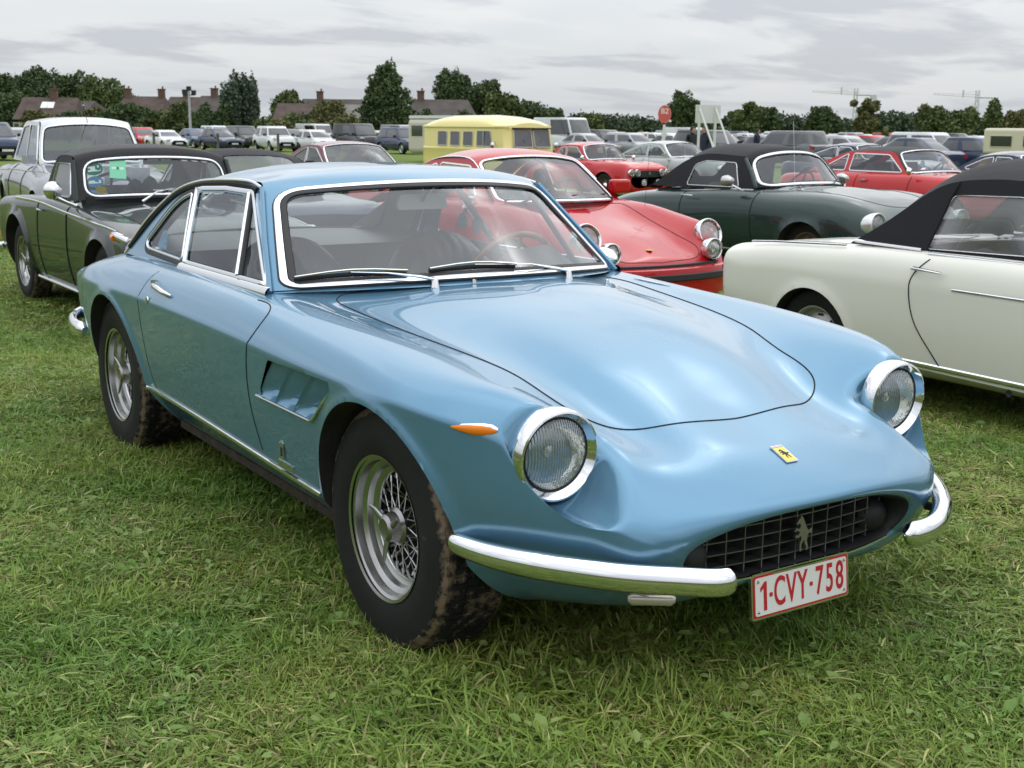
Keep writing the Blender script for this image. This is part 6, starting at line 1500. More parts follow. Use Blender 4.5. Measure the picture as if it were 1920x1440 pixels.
# cream hard-top off-roader
def build_offroad():
    root = place_car('off_road_car', (-20.4, 34.3, 4.0, -.42), 'cream hard-top off-road car with a sliding side window, at the far right edge', 'car')
    P = mat('limestone_paint', (.60, .56, .42), .45); Gm = mat('bronze_green_paint', (.05, .08, .05), .4)
    mb = MB(); mb.box((-1.15, 0, .82), (3.6, 1.62, .62)); o = mb.build('body', Gm, root, angle=30); b_ = o.modifiers.new('b', 'BEVEL'); b_.width = .05; b_.segments = 3
    mb = MB(); mb.box((-1.75, 0, 1.55), (2.3, 1.56, .84)); o = mb.build('hard_top', P, root, angle=30); b_ = o.modifiers.new('b', 'BEVEL'); b_.width = .10; b_.segments = 4
    for s_ in (-1, 1):
        for x0, x1 in ((-2.6, -1.85), (-1.45, -.75)):
            mb = MB(); mb.box(((x0+x1)/2, s_*.785, 1.55), (x1-x0, .01, .36)); mb.build('side_window', M_DGLASS, root, smooth=False)
            mb = MB(); mb.tube([(x0, s_*.79, 1.37), (x1, s_*.79, 1.37), (x1, s_*.79, 1.73), (x0, s_*.79, 1.73)], .015, 4, closed=True); mb.build('side_window_trim', P, root)
        headlamp(root, (.66, s_*.30, .88), R=.085)
    mb = MB(); mb.box((-.585, 0, 1.5), (.02, 1.4, .42)); mb.build('windscreen', M_DGLASS, root, smooth=False)
    wheels(root, 0, -2.2, .68, .37, R=.37, rim=.2, w=.18, style='cap', seg=20)
build_offroad()

# ---- modern cars parked in the far rows
GROUP_ROW = 'modern cars parked along the far hedge'
def modern(kind, full=True):
    """prototype of a modern car, origin on the ground under the middle"""
    S = dict(hatch=(4.1, .88, 1.48, .95, .70), saloon=(4.6, .90, 1.44, .93, .55), suv=(4.6, .95, 1.68, 1.06, .85), coupe=(4.3, .90, 1.34, .90, .45), van=(4.9, .95, 1.92, 1.15, 1.0), bigvan=(5.6, 1.0, 2.45, 1.3, 1.0), estate=(4.7, .91, 1.5, .95, 1.0))[kind]
    Lh, hw, H, belt, back = S; xf, xr = Lh*.5, -Lh*.5; cl = .20 if H < 1.6 else .26; R = .32 if H < 1.6 else .36
    hood = belt-.06 if H < 1.6 else belt-.02
    ax_f, ax_r = xf-.85, xr+.80
    tail = belt+.02 if back > .6 else belt-.03
    net = [sec(xr, cl+.12, hw*.75, cl+.15, hw*.85, .5, hw*.86, .66, hw*.80, tail-.10, tail-.08), sec(xr+.12, cl, hw*.88, cl+.05, hw*.96, .5, hw*.97, .68, hw*.88, tail-.01, tail), sec(ax_r, cl, hw*.90, cl+.05, hw, .5, hw, .70, hw*.90, belt-.01, belt),
           sec(0, cl, hw*.90, cl+.04, hw*.98, .5, hw*.985, .70, hw*.90, belt-.01, belt), sec(xf-1.35, cl, hw*.90, cl+.04, hw*.99, .5, hw, .70, hw*.86, belt-.03, belt-.01), sec(ax_f, cl, hw*.90, cl+.05, hw, .5, hw, .69, hw*.82, hood-.04, hood), sec(xf-.40, cl, hw*.86, cl+.06, hw*.95, .48, hw*.95, .64, hw*.74, hood-.10, hood-.05),
           sec(xf-.12, cl+.02, hw*.72, cl+.08, hw*.80, .46, hw*.80, .58, hw*.64, hood-.18, hood-.13), sec(xf, cl+.10, hw*.55, cl+.14, hw*.6, .42, hw*.6, .50, hw*.50, .58, .60)]
    root = bpy.data.objects.new(kind+'_car' if 'van' not in kind else 'van', None); COL.objects.link(root)
    P = mat('far_paint_0', (.3, .3, .32), .3, .3, 1.0)
    o, bvh = body_mesh('body', net, P, root, [(ax_f, R, R*1.12), (ax_r, R, R*1.12)], res=.11 if full else .2, lip=.01, smooth_it=0)
    for c in list(root.children):
        if c.name.startswith('inner_arch') or c.name.startswith('wheel_arch'): bpy.data.objects.remove(c)
    wx0 = xf-1.15 if kind in ('van', 'bigvan') else xf-1.30; wx1 = wx0-(.55 if H > 1.6 else .75); 
    if kind in ('van', 'bigvan'): wx0 = xf-.75; wx1 = wx0-.55
    rb = xr+.10 if back > .6 else xr+.55; rt = rb+(.25 if back > .8 else .45 if back > .6 else .75)
    by = hw*.90; ty = hw*(.72 if H < 1.8 else .84)
    def ring(z_, t_):  # greenhouse ring at a height fraction
        f0 = wx0+(wx1-wx0)*t_; f1 = rb+(rt-rb)*t_; y_ = by+(ty-by)*t_
        return [(f0, 0, z_), (f0-.10, y_*.75, z_), (f0-.28, y_, z_), ((f0+f1)/2, y_*1.01, z_), (f1+.2, y_, z_), (f1+.04, y_*.8, z_), (f1, 0, z_)]
    lv = [(belt-.03, 0), (belt+.02, .04), (H-.14, .82), (H-.06, .94), (H-.02, 1.06), (H, 1.3)]
    rings = [ring(z_, t_) for z_, t_ in lv]
    def fullr(r): r = [tuple(p) for p in spl(r, 25)]; return r+[(p[0], -p[1], p[2]) for p in r[1:-1]][::-1]
    mb = MB(); Gd = [fullr(r) for r in rings]; n = len(Gd[0])
    V_ = [p for r in Gd for p in r]; F_ = []; FM = []
    solid = kind in ('van', 'bigvan')
    for i in range(len(Gd)-1):
        for j in range(n):
            F_.append((i*n+j, i*n+(j+1) % n, (i+1)*n+(j+1) % n, (i+1)*n+j))
            jj = min(j, n-1-j) if j > 24 else j
            x_ = Gd[i][j][0]
            gl = i == 1
            if gl:
                ps = {4, 5} | {12} | {19, 20}
                q = j if j <= 24 else n-1-j
                if q in (5,) or q == 12 or q in (19, 20): gl = False
                if solid and q > 11: gl = False
            FM.append(1 if gl else 0)
    F_.append(tuple((len(Gd)-1)*n+j for j in range(n))); FM.append(0)
    me = mesh('cabin', V_, F_, None, root, True, 30, mats=[P, M_DGLASS], fmat=FM)
    wm = MB()
    for x_ in (ax_f, ax_r):
        for s_ in (-1, 1):
            wm2 = MB(); wm2.lathe([(-s_*.09, R*.6), (-s_*.10, R*.95), (0, R), (s_*.10, R*.95), (s_*.11, R*.72)], 20, 'y'); w_ = wm2.build('wheel', M_TYRE2, root, loc=(x_, s_*(hw-.12), R))
            w3 = MB(); w3.lathe([(s_*.095, R*.72), (s_*.06, R*.6), (s_*.085, R*.2), (s_*.085, 0)], 16, 'y'); w3.build('rim', M_ALU, w_, angle=30)
    for s_ in (-1, 1):
        mb = MB(); mb.box((xf-.20, s_*hw*.72, hood-.18), (.20, .34, .13), M=Matrix.Rotation(-s_*.35, 3, 'Z')); mb.build('headlight', mat('far_lamp', (.7, .72, .75), .15, .5, 1.0), root)
        mb = MB(); mb.box((wx0-.30, s_*(hw+.06), belt+.06), (.12, .18, .14)); mb.build('door_mirror', M_BLACK, root)
        mb = MB(); mb.box((xr+.05, s_*hw*.78, tail-.16), (.10, .24, .16)); mb.build('tail_light', M_RED_L, root)
    mb = MB(); mb.box((xf-.015, 0, .60), (.06, hw*.9, .10)); mb.build('grille', M_BLACK, root, smooth=False)
    mb = MB(); mb.box((xf+.0, 0, .34), (.10, hw*1.2, .16)); mb.build('lower_grille', M_BLACK, root, smooth=False)
    mb = MB(); mb.box((xf+.035, 0, .46), (.01, .50, .11)); mb.build('number_plate', M_WHITE, root, smooth=False)
    return root
FARC = dict(white=(.70, .71, .72), silver=(.42, .43, .45), grey=(.14, .145, .15), dark=(.035, .037, .04), black=(.012, .012, .014), navy=(.03, .045, .09), blue=(.06, .11, .22), red=(.50, .02, .025), maroon=(.16, .02, .03), green=(.04, .09, .06), cream=(.55, .52, .42), orange=(.5, .14, .03))
PROTO = {k: modern(k) for k in ('hatch', 'saloon', 'suv', 'coupe', 'van', 'bigvan', 'estate')}
def recolour(root, col):
    m_ = mat('far_paint_'+col, FARC[col], .3, .25 if col not in ('white', 'red', 'cream') else 0, 1.0)
    for c in root.children:
        if c.name.startswith('body') or c.name.startswith('cabin'):
            c.material_slots[0].link = 'OBJECT'; c.material_slots[0].material = m_
used_proto = set()
def put(kind, col, x, y, rz, label, group=GROUP_ROW, z=None):
    pr = PROTO[kind]
    if kind in used_proto: o = copy_tree(pr)
    else: o = pr; used_proto.add(kind)
    o.location = (x, y, gz(x, y) if z is None else z); o.rotation_euler = (0, 0, rz)
    tag(o, label, 'van' if 'van' in kind else 'car', group); recolour(o, col); return o
def put_px(kind, col, px, depth, rz, label, group=GROUP_ROW):
    p = spot(px, 242+(px-960)*.0107, depth); return put(kind, col, p[0], p[1], radians(rz), label, group, z=gz(p[0], p[1]))
row = [('suv', 'navy', -16, 56, 4, 'dark navy off-roader at the left edge of the photo, nose towards the silver saloon'),
 ('saloon', 'silver', 22, 70, 6, 'silver car beside the dark off-roader at the left edge'),
 ('hatch', 'grey', 222, 92, 8, 'grey car just right of the silver saloon roof'),
 ('suv', 'dark', 206, 104, 8, 'dark tall car in the second row behind the silver saloon'),
 ('estate', 'red', 268, 92, 0, 'bright red estate car in the far left row'),
 ('coupe', 'white', 312, 86, 4, 'white low coupe between the red estate and the navy saloons'),
 ('saloon', 'blue', 366, 94, 6, 'dark blue saloon right of the white low coupe'),
 ('hatch', 'navy', 414, 86, 6, 'navy hatchback just above the charcoal soft top'),
 ('suv', 'white', 408, 106, 6, 'white roofed car peeping over the navy hatchback'),
 ('suv', 'dark', 458, 92, 2, 'dark off-roader left of the white off-roader'),
 ('estate', 'maroon', 446, 108, 4, 'maroon car roof behind the dark off-roader'),
 ('suv', 'white', 516, 84, -4, 'white off-roader with dark glass nearest the open grass'),
 ('hatch', 'grey', 556, 94, 0, 'grey hatchback between the two white cars'),
 ('hatch', 'white', 596, 82, 4, 'white hatchback right of the white off-roader'),
 ('van', 'white', 592, 104, 8, 'white van behind the white hatchback'),
 ('van', 'dark', 668, 88, 2, 'black people carrier behind the maroon coupe'),
 ('saloon', 'cream', 716, 98, 4, 'cream car between the black people carrier and the dark crossover'),
 ('suv', 'navy', 756, 80, 0, 'dark blue crossover left of the yellow van'),
 ('van', 'silver', 752, 106, 6, 'silver van roof above the dark blue crossover'),
 ('bigvan', 'white', 1058, 84, 4, 'tall white panel van right behind the yellow camper van'),
 ('suv', 'dark', 1128, 92, 8, 'black box-shaped off-roader right of the tall white panel van'),
 ('hatch', 'grey', 1176, 84, 4, 'grey hatchback above the silver fastback'),
 ('van', 'white', 1292, 96, 6, 'white van behind the two dark figures')]
for kind, col, px, dp, rz, lab in row: put_px(kind, col, px, dp, rz, lab)
# the big right-hand field: rows of cars, seen over the classics
cols = ['white', 'silver', 'grey', 'dark', 'black', 'navy', 'white', 'silver', 'grey', 'blue', 'red', 'dark', 'silver', 'maroon', 'navy', 'cream']
kinds = ['hatch', 'saloon', 'suv', 'hatch', 'estate', 'suv', 'coupe', 'saloon']
cword = dict(white='white', silver='silver', grey='mid grey', dark='charcoal', black='black', navy='navy', blue='blue', red='red', maroon='maroon', green='green', cream='cream', orange='orange')
kword = dict(hatch='hatchback', saloon='saloon', suv='off-roader', estate='estate car', coupe='low coupe', van='van', bigvan='panel van')
R3 = random.Random(11); seen = {}
plan = []
for rowi, dp in enumerate((50, 58, 67, 78, 92, 110, 132, 160)):
    px = 1085+R3.uniform(0, 30) if dp > 70 else (1330 if dp > 55 else 1690)+R3.uniform(0, 20)
    while px < 1960:
        k = R3.choice(kinds); c_ = R3.choice(cols); plan.append((rowi, dp, px, k, c_))
        px += (2.9*FPX/dp)*R3.uniform(.98, 1.3)
cnt = {}
for t_ in plan: cnt[(t_[3], t_[4])] = cnt.get((t_[3], t_[4]), 0)+1
rows_w = ['nearest', 'second', 'third', 'fourth', 'fifth', 'sixth', 'seventh', 'farthest']
bycell = {}
for t_ in plan: bycell.setdefault((t_[0], t_[3], t_[4]), []).append(t_)
for (ri, k, c_), lst in bycell.items():
    lst.sort(key=lambda t_: t_[2])
    for i, (rowi, dp, px, _, _) in enumerate(lst):
        if len(lst) == 1: lab = '%s %s, only one of its kind in the %s row at right' % (cword[c_], kword[k], rows_w[ri])
        else:
            w_ = ['leftmost', 'second from left', 'third from left', 'fourth from left', 'fifth from left', 'sixth from left'][min(i, 5)]
            lab = '%s %s, %s of its kind in the %s row at right' % (cword[c_], kword[k], w_, rows_w[ri])
        o = put_px(k, c_, px, dp, R3.choice([4, 6, 8, 186, 2]), lab, 'cars parked in the right-hand field')
# caravan behind the yellow van
cv = spot(838, 240, 60); root = empty('caravan', (cv[0], cv[1], gz(cv[0], cv[1])), radians(6), 'cream caravan with a white roof, half hidden left of the yellow camper van', 'caravan')
mb = MB(); mb.box((0, 0, 1.25), (4.0, 2.0, 1.7)); o = mb.build('body', mat('caravan_cream', (.55, .52, .42), .5), root); b_ = o.modifiers.new('b', 'BEVEL'); b_.width = .25; b_.segments = 4
mb = MB(); mb.box((0, 0, 2.16), (3.7, 1.9, .14)); mb.build('roof', M_WHITE, root)
for x_ in (-1.1, .2): mb = MB(); mb.box((x_, -1.01, 1.5), (.9, .02, .5)); mb.build('window', M_DGLASS, root, smooth=False)
mb = MB(); mb.box((2.01, 0, 1.5), (.02, 1.3, .5)); mb.build('window', M_DGLASS, root, smooth=False)
for s_ in (-1, 1): mb = MB(); mb.lathe([(-.08, .2), (-.08, .3), (.08, .3), (.08, .2)], 16, 'y'); mb.build('wheel', M_TYRE2, root, loc=(0, s_*.9, .3))
# ------------------------------------------------------------------ trees, houses, signs, cranes, people
def leaf_mat(name, c1, c2):
    M = bpy.data.materials.new(name); M.use_nodes = True; t = M.node_tree; b = t.nodes['Principled BSDF']
    g = t.nodes.new('ShaderNodeNewGeometry'); nz = t.nodes.new('ShaderNodeTexNoise'); nz.inputs['Scale'].default_value = .45; nz.inputs['Detail'].default_value = 5
    t.links.new(g.outputs['Position'], nz.inputs['Vector']); ad = t.nodes.new('ShaderNodeMath'); ad.operation = 'MULTIPLY_ADD'; ad.inputs[1].default_value = .5; t.links.new(g.outputs['Random Per Island'], ad.inputs[0]); 
    mu = t.nodes.new('ShaderNodeMath'); mu.operation = 'MULTIPLY_ADD'; mu.inputs[1].default_value = 1.6; mu.inputs[2].default_value = -.55; t.links.new(nz.outputs['Fac'], mu.inputs[0]); t.links.new(mu.outputs[0], ad.inputs[2])
    cr = t.nodes.new('ShaderNodeValToRGB'); cr.color_ramp.elements[0].position = .15; cr.color_ramp.elements[1].position = .85; cr.color_ramp.elements[0].color = (*c1, 1); cr.color_ramp.elements[1].color = (*c2, 1)
    t.links.new(ad.outputs[0], cr.inputs[0]); t.links.new(cr.outputs[0], b.inputs['Base Color']); b.inputs['Roughness'].default_value = .7; b.inputs['Specular IOR Level'].default_value = .25
    return M
LM = [leaf_mat('leaves_deep', (.045, .072, .030), (.105, .145, .055)), leaf_mat('leaves_mid', (.065, .098, .034), (.15, .18, .065)), leaf_mat('leaves_olive', (.10, .108, .038), (.21, .20, .085)), leaf_mat('leaves_blue', (.055, .080, .055), (.12, .155, .098))]
LM.append(leaf_mat('leaves_far_wood', (.030, .050, .024), (.065, .092, .042)))
M_BARK = mat('bark', (.07, .055, .04), .9, var=.3, vscale=3, bump=.5, bscale=8)
def crown_mesh(name, blobs, n, size, m_, parent=None, seed=0, sparse=0.0, upright=0.0):
    """blobs: (x,y,z,rx,ry,rz); leaf clumps as small crossed quads through the outer shell of each blob"""
    r = np.random.default_rng(seed); B = np.array(blobs, float); vol = (B[:, 3]*B[:, 4]*B[:, 5])**(2/3); k = r.choice(len(B), n, p=vol/vol.sum())
    d = r.normal(size=(n, 3)); d /= np.linalg.norm(d, axis=1)[:, None]
    rad = 1.03-np.abs(r.normal(0, .20, n))+.10*np.maximum(r.normal(0, 1, n)-1, 0); lump = 1+.14*np.sin(d[:, 0]*5+k)+.12*np.sin(d[:, 2]*7+k*2)+.08*np.sin(d[:, 1]*11+k)
    C = B[k, :3]+d*(rad*lump)[:, None]*B[k, 3:]
    a = r.normal(size=(n, 3)); a[:, 2] += upright*3; a /= np.linalg.norm(a, axis=1)[:, None]
    b = np.cross(a, r.normal(size=(n, 3))); b /= np.linalg.norm(b, axis=1)[:, None]
    s_ = size*r.uniform(.5, 1.3, n)[:, None]; wd = .62
    V = np.stack([C-a*s_, C+b*s_*wd, C+a*s_, C-b*s_*wd], 1).reshape(-1, 3); 
    me = bpy.data.meshes.new(name); me.vertices.add(n*4); me.vertices.foreach_set('co', V.ravel()); me.loops.add(n*4); me.loops.foreach_set('vertex_index', np.arange(n*4, dtype=np.int32))
    me.polygons.add(n); me.polygons.foreach_set('loop_start', np.arange(0, n*4, 4, dtype=np.int32)); me.polygons.foreach_set('loop_total', np.full(n, 4, np.int32)); me.materials.append(m_); me.update(calc_edges=True); me.validate()
    o = bpy.data.objects.new(name, me); return link(o, parent)
def tree(px, depth, top_px, w_px, mi, label, n=5200, shape='round', group='trees beyond the car park', seed=None, size=None, name=None, bare=False):
    base = spot(px, 250, depth); x, y = base[0], base[1]; gzz = gz(x, y); ppm = FPX/depth
    top = spot(px, top_px, depth)[2]; H = top-gzz; w = w_px/ppm/2; seed = seed if seed is not None else int(px*7+depth)
    r = np.random.default_rng(seed)
    root = empty(name or 'broadleaf_tree', (x, y, gzz), 0, label, 'tree', group)
    blobs = []
    if shape == 'round':
        blobs.append((0, 0, H*.50, w*.72, w*.72, H*.40))
        for i in range(13):
            a = r.uniform(0, 2*pi); zz = r.uniform(.25, .86); rr = w*sqrt(max(.05, 1-((zz-.45)/.55)**2))*.66
            q = r.uniform(.26, .44); blobs.append((rr*cos(a), rr*sin(a), H*zz, w*q, w*q, H*q*.42))
    elif shape == 'upright':
        for i in range(15):
            a = r.uniform(0, 2*pi); rr = w*r.uniform(.1, .68); hh = H*r.uniform(.72, 1.0)*(1-.22*(rr/w)**2)
            blobs.append((rr*cos(a), rr*sin(a), hh*.58, w*.24, w*.24, hh*.42))
    elif shape == 'cone':
        for i in range(20):
            t_ = i/19; rr = w*(1-.72*t_**2.0)*.78; a = i*2.4
            blobs.append((rr*.62*cos(a), rr*.62*sin(a), H*(.14+.76*t_), rr*.62+.2, rr*.62+.2, H*.13))
    elif shape == 'hedge':
        for i in range(int(8)):
            blobs.append((r.uniform(-w, w)*.75, r.uniform(-1.5, 1.5), H*.45, w*.35, 1.6, H*.48*r.uniform(.75, 1.05)))
        rz = YAW-pi/2; blobs = [(b[0]*sin(YAW)+0, -b[0]*cos(YAW), b[2], max(b[3]*.8, 1.5), max(b[3]*.8, 1.5), b[5]) for b in blobs]
    elif shape == 'open':
        for i in range(16):
            a = r.uniform(0, 2*pi); rr = w*r.uniform(.25, .85); zz = r.uniform(.55, .93)
            blobs.append((rr*cos(a), rr*sin(a), H*zz, w*.22, w*.22, H*.06))
        blobs.append((0, 0, H*.36, w*.7, w*.7, H*.25))
    sz = size or max(.14, 3.4/ppm); n = int(n*1.7)
    crown_mesh('crown', blobs, n, sz, LM[mi], root, seed)
    mb = MB(); mb.tube([(0, 0, -.3), (w*.02, 0, H*.2), (0, w*.03, H*.5), (0, 0, H*.8)], [H*.030, H*.024, H*.016, H*.005], 7); mb.build('trunk', M_BARK, root)
    for i, bl in enumerate(blobs[::3]):
        mb = MB(); z0 = bl[2]*.55; mb.tube([(0, 0, z0), (bl[0]*.5, bl[1]*.5, z0*.6+bl[2]*.4), (bl[0]*.95, bl[1]*.95, bl[2]+bl[5]*.3)], [H*.011, H*.008, H*.003], 5); mb.build('limb', M_BARK, root)
    return root
TR_ = [
 # px, depth, top, width, mat, label, n, shape
 (8, 175, 139, 90, 0, 'dark tree at the extreme left of the wooded rise', 5000, 'round'), (52, 185, 134, 90, 0, 'second dark tree from the left on the wooded rise', 5000, 'round'),
 (100, 190, 127, 110, 0, 'tall dark tree at the crest of the wooded rise', 6500, 'round'), (150, 185, 131, 100, 0, 'dark tree just right of the crest of the wooded rise', 6000, 'round'),
 (195, 175, 146, 90, 1, 'green tree on the right slope of the wooded rise', 5000, 'round'), (232, 165, 160, 70, 1, 'lighter tree where the wooded rise meets the roofs', 4000, 'round'), (30, 150, 175, 110, 0, 'low dark tree in front of the wooded rise, left edge', 4500, 'round'),
 (75, 118, 205, 60, 2, 'yellow-green bush in front of the gabled house', 2500, 'round'), (180, 122, 200, 50, 2, 'olive bush right of the gabled house', 2200, 'round'), (225, 112, 192, 90, 0, 'broad dark green tree right of the gabled house', 5200, 'round'),
 (300, 118, 205, 80, 1, 'low green tree left of the floodlight mast', 3000, 'round'), (340, 114, 190, 70, 1, 'bushy tree behind the floodlight mast', 3200, 'round'), (385, 110, 195, 46, 0, 'narrow dark tree right of the floodlight mast', 2600, 'cone'),
 (452, 118, 132, 90, 3, 'tall grey-green poplar-like tree with several upright heads', 8500, 'upright'), (545, 140, 170, 80, 1, 'rounded green tree behind the long roof', 3600, 'round'), (500, 112, 215, 60, 1, 'dark shrub at the foot of the tall grey-green tree', 2000, 'round'),
 (560, 108, 210, 70, 1, 'green bush in front of the thatched cottage', 2600, 'round'), (618, 106, 192, 70, 2, 'olive bush in front of the long roof', 3000, 'round'), (520, 104, 226, 90, 2, 'low yellow-green bush behind the white hatchback', 2200, 'round'),
 (725, 112, 118, 112, 0, 'tall dark conical tree standing clear above the car park', 11000, 'cone'),
 (850, 150, 128, 80, 0, 'tall rounded dark tree above the yellow camper van', 6500, 'round'), (900, 148, 150, 90, 0, 'dark tree sloping down right of the tall rounded one', 6000, 'round'), (945, 145, 172, 80, 1, 'smaller tree above the right end of the camper van', 4500, 'round'), (1005, 150, 190, 90, 0, 'low dark tree right of the camper van', 4500, 'round'), (1035, 155, 205, 50, 0, 'end of the dark tree group right of the camper van', 2500, 'round'),
 (1100, 170, 212, 64, 1, 'rounded green tree between the white van and the red sign', 4000, 'round'),
 (1283, 175, 168, 62, 0, 'tall ragged dark tree behind the red sign and white board', 5500, 'round'), (1395, 200, 190, 64, 1, 'open-branched tree right of the white board', 2600, 'open'), (1430, 210, 200, 60, 0, 'dark tree right of the open-branched one', 3200, 'round'),
 (1545, 200, 198, 70, 0, 'rounded dark tree under the left crane jib', 3800, 'round'), (1622, 205, 177, 56, 2, 'taller thin-leaved tree left of the crane gap', 3000, 'open'), (1745, 195, 198, 64, 1, 'mid green tree left of the right crane', 3600, 'round'), (1805, 185, 204, 60, 1, 'green tree below the right crane mast', 3200, 'round'), (1860, 190, 186, 44, 1, 'pointed tree right of the right crane', 2800, 'cone'), (1905, 185, 205, 50, 2, 'olive tree at the right edge', 2600, 'round'),
 (128, 116, 206, 56, 0, 'dark bush over the junction of the gabled house and its wing', 2600, 'round'), (262, 120, 196, 60, 0, 'dark rounded tree half way between the gabled house and the mast', 3200, 'round'),
 (325, 116, 200, 60, 2, 'olive bush just left of the floodlight mast', 2600, 'round'), (418, 116, 196, 46, 0, 'dark shrub left of the tall grey-green tree', 2400, 'round'), (590, 112, 204, 56, 0, 'dark bush between the tiled cottage and the long roof', 2600, 'round'),
 (655, 108, 214, 60, 2, 'yellowish shrub at the foot of the long roof', 2200, 'round'), (790, 116, 206, 50, 0, 'dark shrub between the conical tree and the hipped roof', 2400, 'round'), (868, 122, 204, 60, 0, 'dark tree in front of the hipped roof', 2800, 'round'),
 (1660, 120, 236, 18, 2, 'small sapling among the parked cars', 700, 'upright')]
for (px, dp, top, w, mi, lab, n, sh) in TR_: tree(px, dp, top, w, mi, lab, n, sh)
# continuous wood behind the right-hand field, reads as one mass
blobs = []
for px in range(1050, 2700, 13):
    dp = 235+(px % 7)*3; t_ = 224+8*sin(px*.021)+5*sin(px*.067)-(6 if px > 1500 else 0)+(px-960)*.002
    b0 = spot(px, 250, dp); zt = spot(px, t_, dp)[2]; g0 = gz(b0[0], b0[1]); h_ = zt-g0
    blobs.append((b0[0], b0[1], g0+h_*.45, 4.5, 4.5, h_*.56))
o = crown_mesh('distant_wood', blobs, 80000, .42, LM[4], None, 5); tag(o, 'band of dark wood along the horizon behind the right-hand field', 'wood', kind='stuff')
blobs = []
for px in range(-900, 1060, 14):
    dp = 210; t_ = 238-(14 if px < 250 else 0)+5*sin(px*.05); 
    if -100 < px < 260: t_ = 165+30*abs((px-110)/150)**1.5
    if px <= -100: t_ = 205+10*sin(px*.031)
    b0 = spot(px, 250, dp); zt = spot(px, t_, dp)[2]; g0 = gz(b0[0], b0[1]); h_ = max(zt-g0, 1.5)
    blobs.append((b0[0], b0[1], g0+h_*.45, 4.5, 4.5, h_*.56))
o = crown_mesh('distant_hedgerow', blobs, 62000, .42, LM[4], None, 6); tag(o, 'dark hedge and woodland mass behind the houses and the far row', 'hedge', kind='stuff')

# ---- houses
M_TILE = mat('clay_tile_roof', (.070, .046, .036), .85, var=.35, vscale=1.2, bump=.5, bscale=3); M_TILE2 = mat('brown_tile_roof', (.068, .055, .047), .85, var=.3, vscale=1.0, bump=.5, bscale=3); M_THATCH = mat('grey_thatch', (.17, .16, .14), .95, var=.25, vscale=1.5)
M_BRICK = mat('red_brick_wall', (.13, .075, .055), .85, var=.3, vscale=4)
def house(px, dp, w_px, eave_px, ridge_px, rz, label, roof=None, chim=(), hip=.25, depth=7.5, wins=6, sky=0, name='brick_house'):
    b0 = spot(px, 250, dp); g0 = gz(b0[0], b0[1]); ppm = FPX/dp; Wd = w_px/ppm; ez = spot(px, eave_px, dp)[2]-g0; rz_ = spot(px, ridge_px, dp)[2]-g0
    root = empty(name, (b0[0], b0[1], g0), YAW+pi/2+radians(rz), label, 'house', 'houses beyond the car park')   # local x to the right in view, -y away
    mb = MB(); mb.box((0, 0, ez/2-.2), (Wd-.6, depth-.6, ez+.4)); mb.build('wall', M_BRICK, root, smooth=False)
    a, d = Wd/2+.2, depth/2+.3; h = hip*Wd/2
    mb = MB(); mb.add([(-a, -d, ez-.15), (a, -d, ez-.15), (a, d, ez-.15), (-a, d, ez-.15), (-a+h, 0, rz_), (a-h, 0, rz_)], [(0, 1, 5, 4), (2, 3, 4, 5), (1, 2, 5), (3, 0, 4), (3, 2, 1, 0)]); rf = mb.build('roof', roof or M_TILE, root, smooth=False)
    for c in chim: mb = MB(); mb.box((c*Wd/2, 0, rz_+.0), (.75, .6, 1.6)); mb.box((c*Wd/2, 0, rz_+.85), (.9, .75, .12)); mb.tube([(c*Wd/2-.15, 0, rz_+.8), (c*Wd/2-.15, 0, rz_+1.2)], .10, 6); mb.build('chimney', M_BRICK, rf, smooth=False)
    for i in range(wins):
        xx = -Wd/2+Wd*(i+.5)/wins; 
        for sgn in (1, -1):
            mb = MB(); mb.box((xx, sgn*(depth/2-.28), ez*.55), (1.3, .10, 1.1)); f = mb.build('window', M_WHITE, root, smooth=False)
            for k_ in (-.32, .32): mb = MB(); mb.box((xx+k_, sgn*(depth/2-.21), ez*.55), (.50, .03, .9)); mb.build('pane', M_DGLASS, f, smooth=False)
    for i in range(sky):
        xx = Wd*(-.04+.10*i)
        for sg in (1, -1):
            t_ = .62; yy = d*(1-t_); zz = ez-.15+(rz_-ez+.15)*t_
            mb = MB(); mb.box((xx, sg*yy, zz+.06), (.7, 1.3, .08), M=Matrix.Rotation(-sg*atan2(rz_-ez, d), 3, 'X')); mb.build('skylight', mat('skylight_glass', (.75, .78, .8), .08, spec=1, coat=1), rf, smooth=False)
    return root
house(100, 132, 104, 222, 183, 8, 'gabled red-tiled house with two skylights below the wooded rise', sky=2, chim=(-.1,), hip=.12, wins=7)
house(163, 138, 60, 222, 190, -14, 'smaller brown-roofed wing with one skylight right of the gabled house', roof=M_TILE2, sky=1, hip=.4, wins=3)
house(275, 150, 90, 215, 181, 0, 'long red-tiled roof left of the floodlight mast', chim=(-.7, .7), wins=4)
house(352, 158, 70, 212, 182, 4, 'red-tiled house with a thick chimney behind the floodlight mast', chim=(0,), wins=4)
house(405, 150, 60, 215, 180, -6, 'tiled house with chimney stack left of the tall grey-green tree', chim=(.0,), roof=M_TILE2, wins=3)
house(560, 135, 90, 226, 194, 10, 'orange-brown tiled cottage right of the tall grey-green tree', chim=(), roof=M_TILE, wins=4)
house(625, 150, 112, 218, 186, 0, 'long brown roof with a tall chimney left of the conical tree', roof=M_TILE2, chim=(.42,), hip=.06, wins=5)
house(660, 128, 70, 228, 196, 0, 'grey thatched cottage with a white window at the foot of the conical tree', roof=M_THATCH, hip=.5, wins=3)
house(825, 135, 130, 222, 187, 6, 'broad brown hipped roof behind the yellow camper van', roof=M_TILE2, chim=(.55,), hip=.25, wins=5)

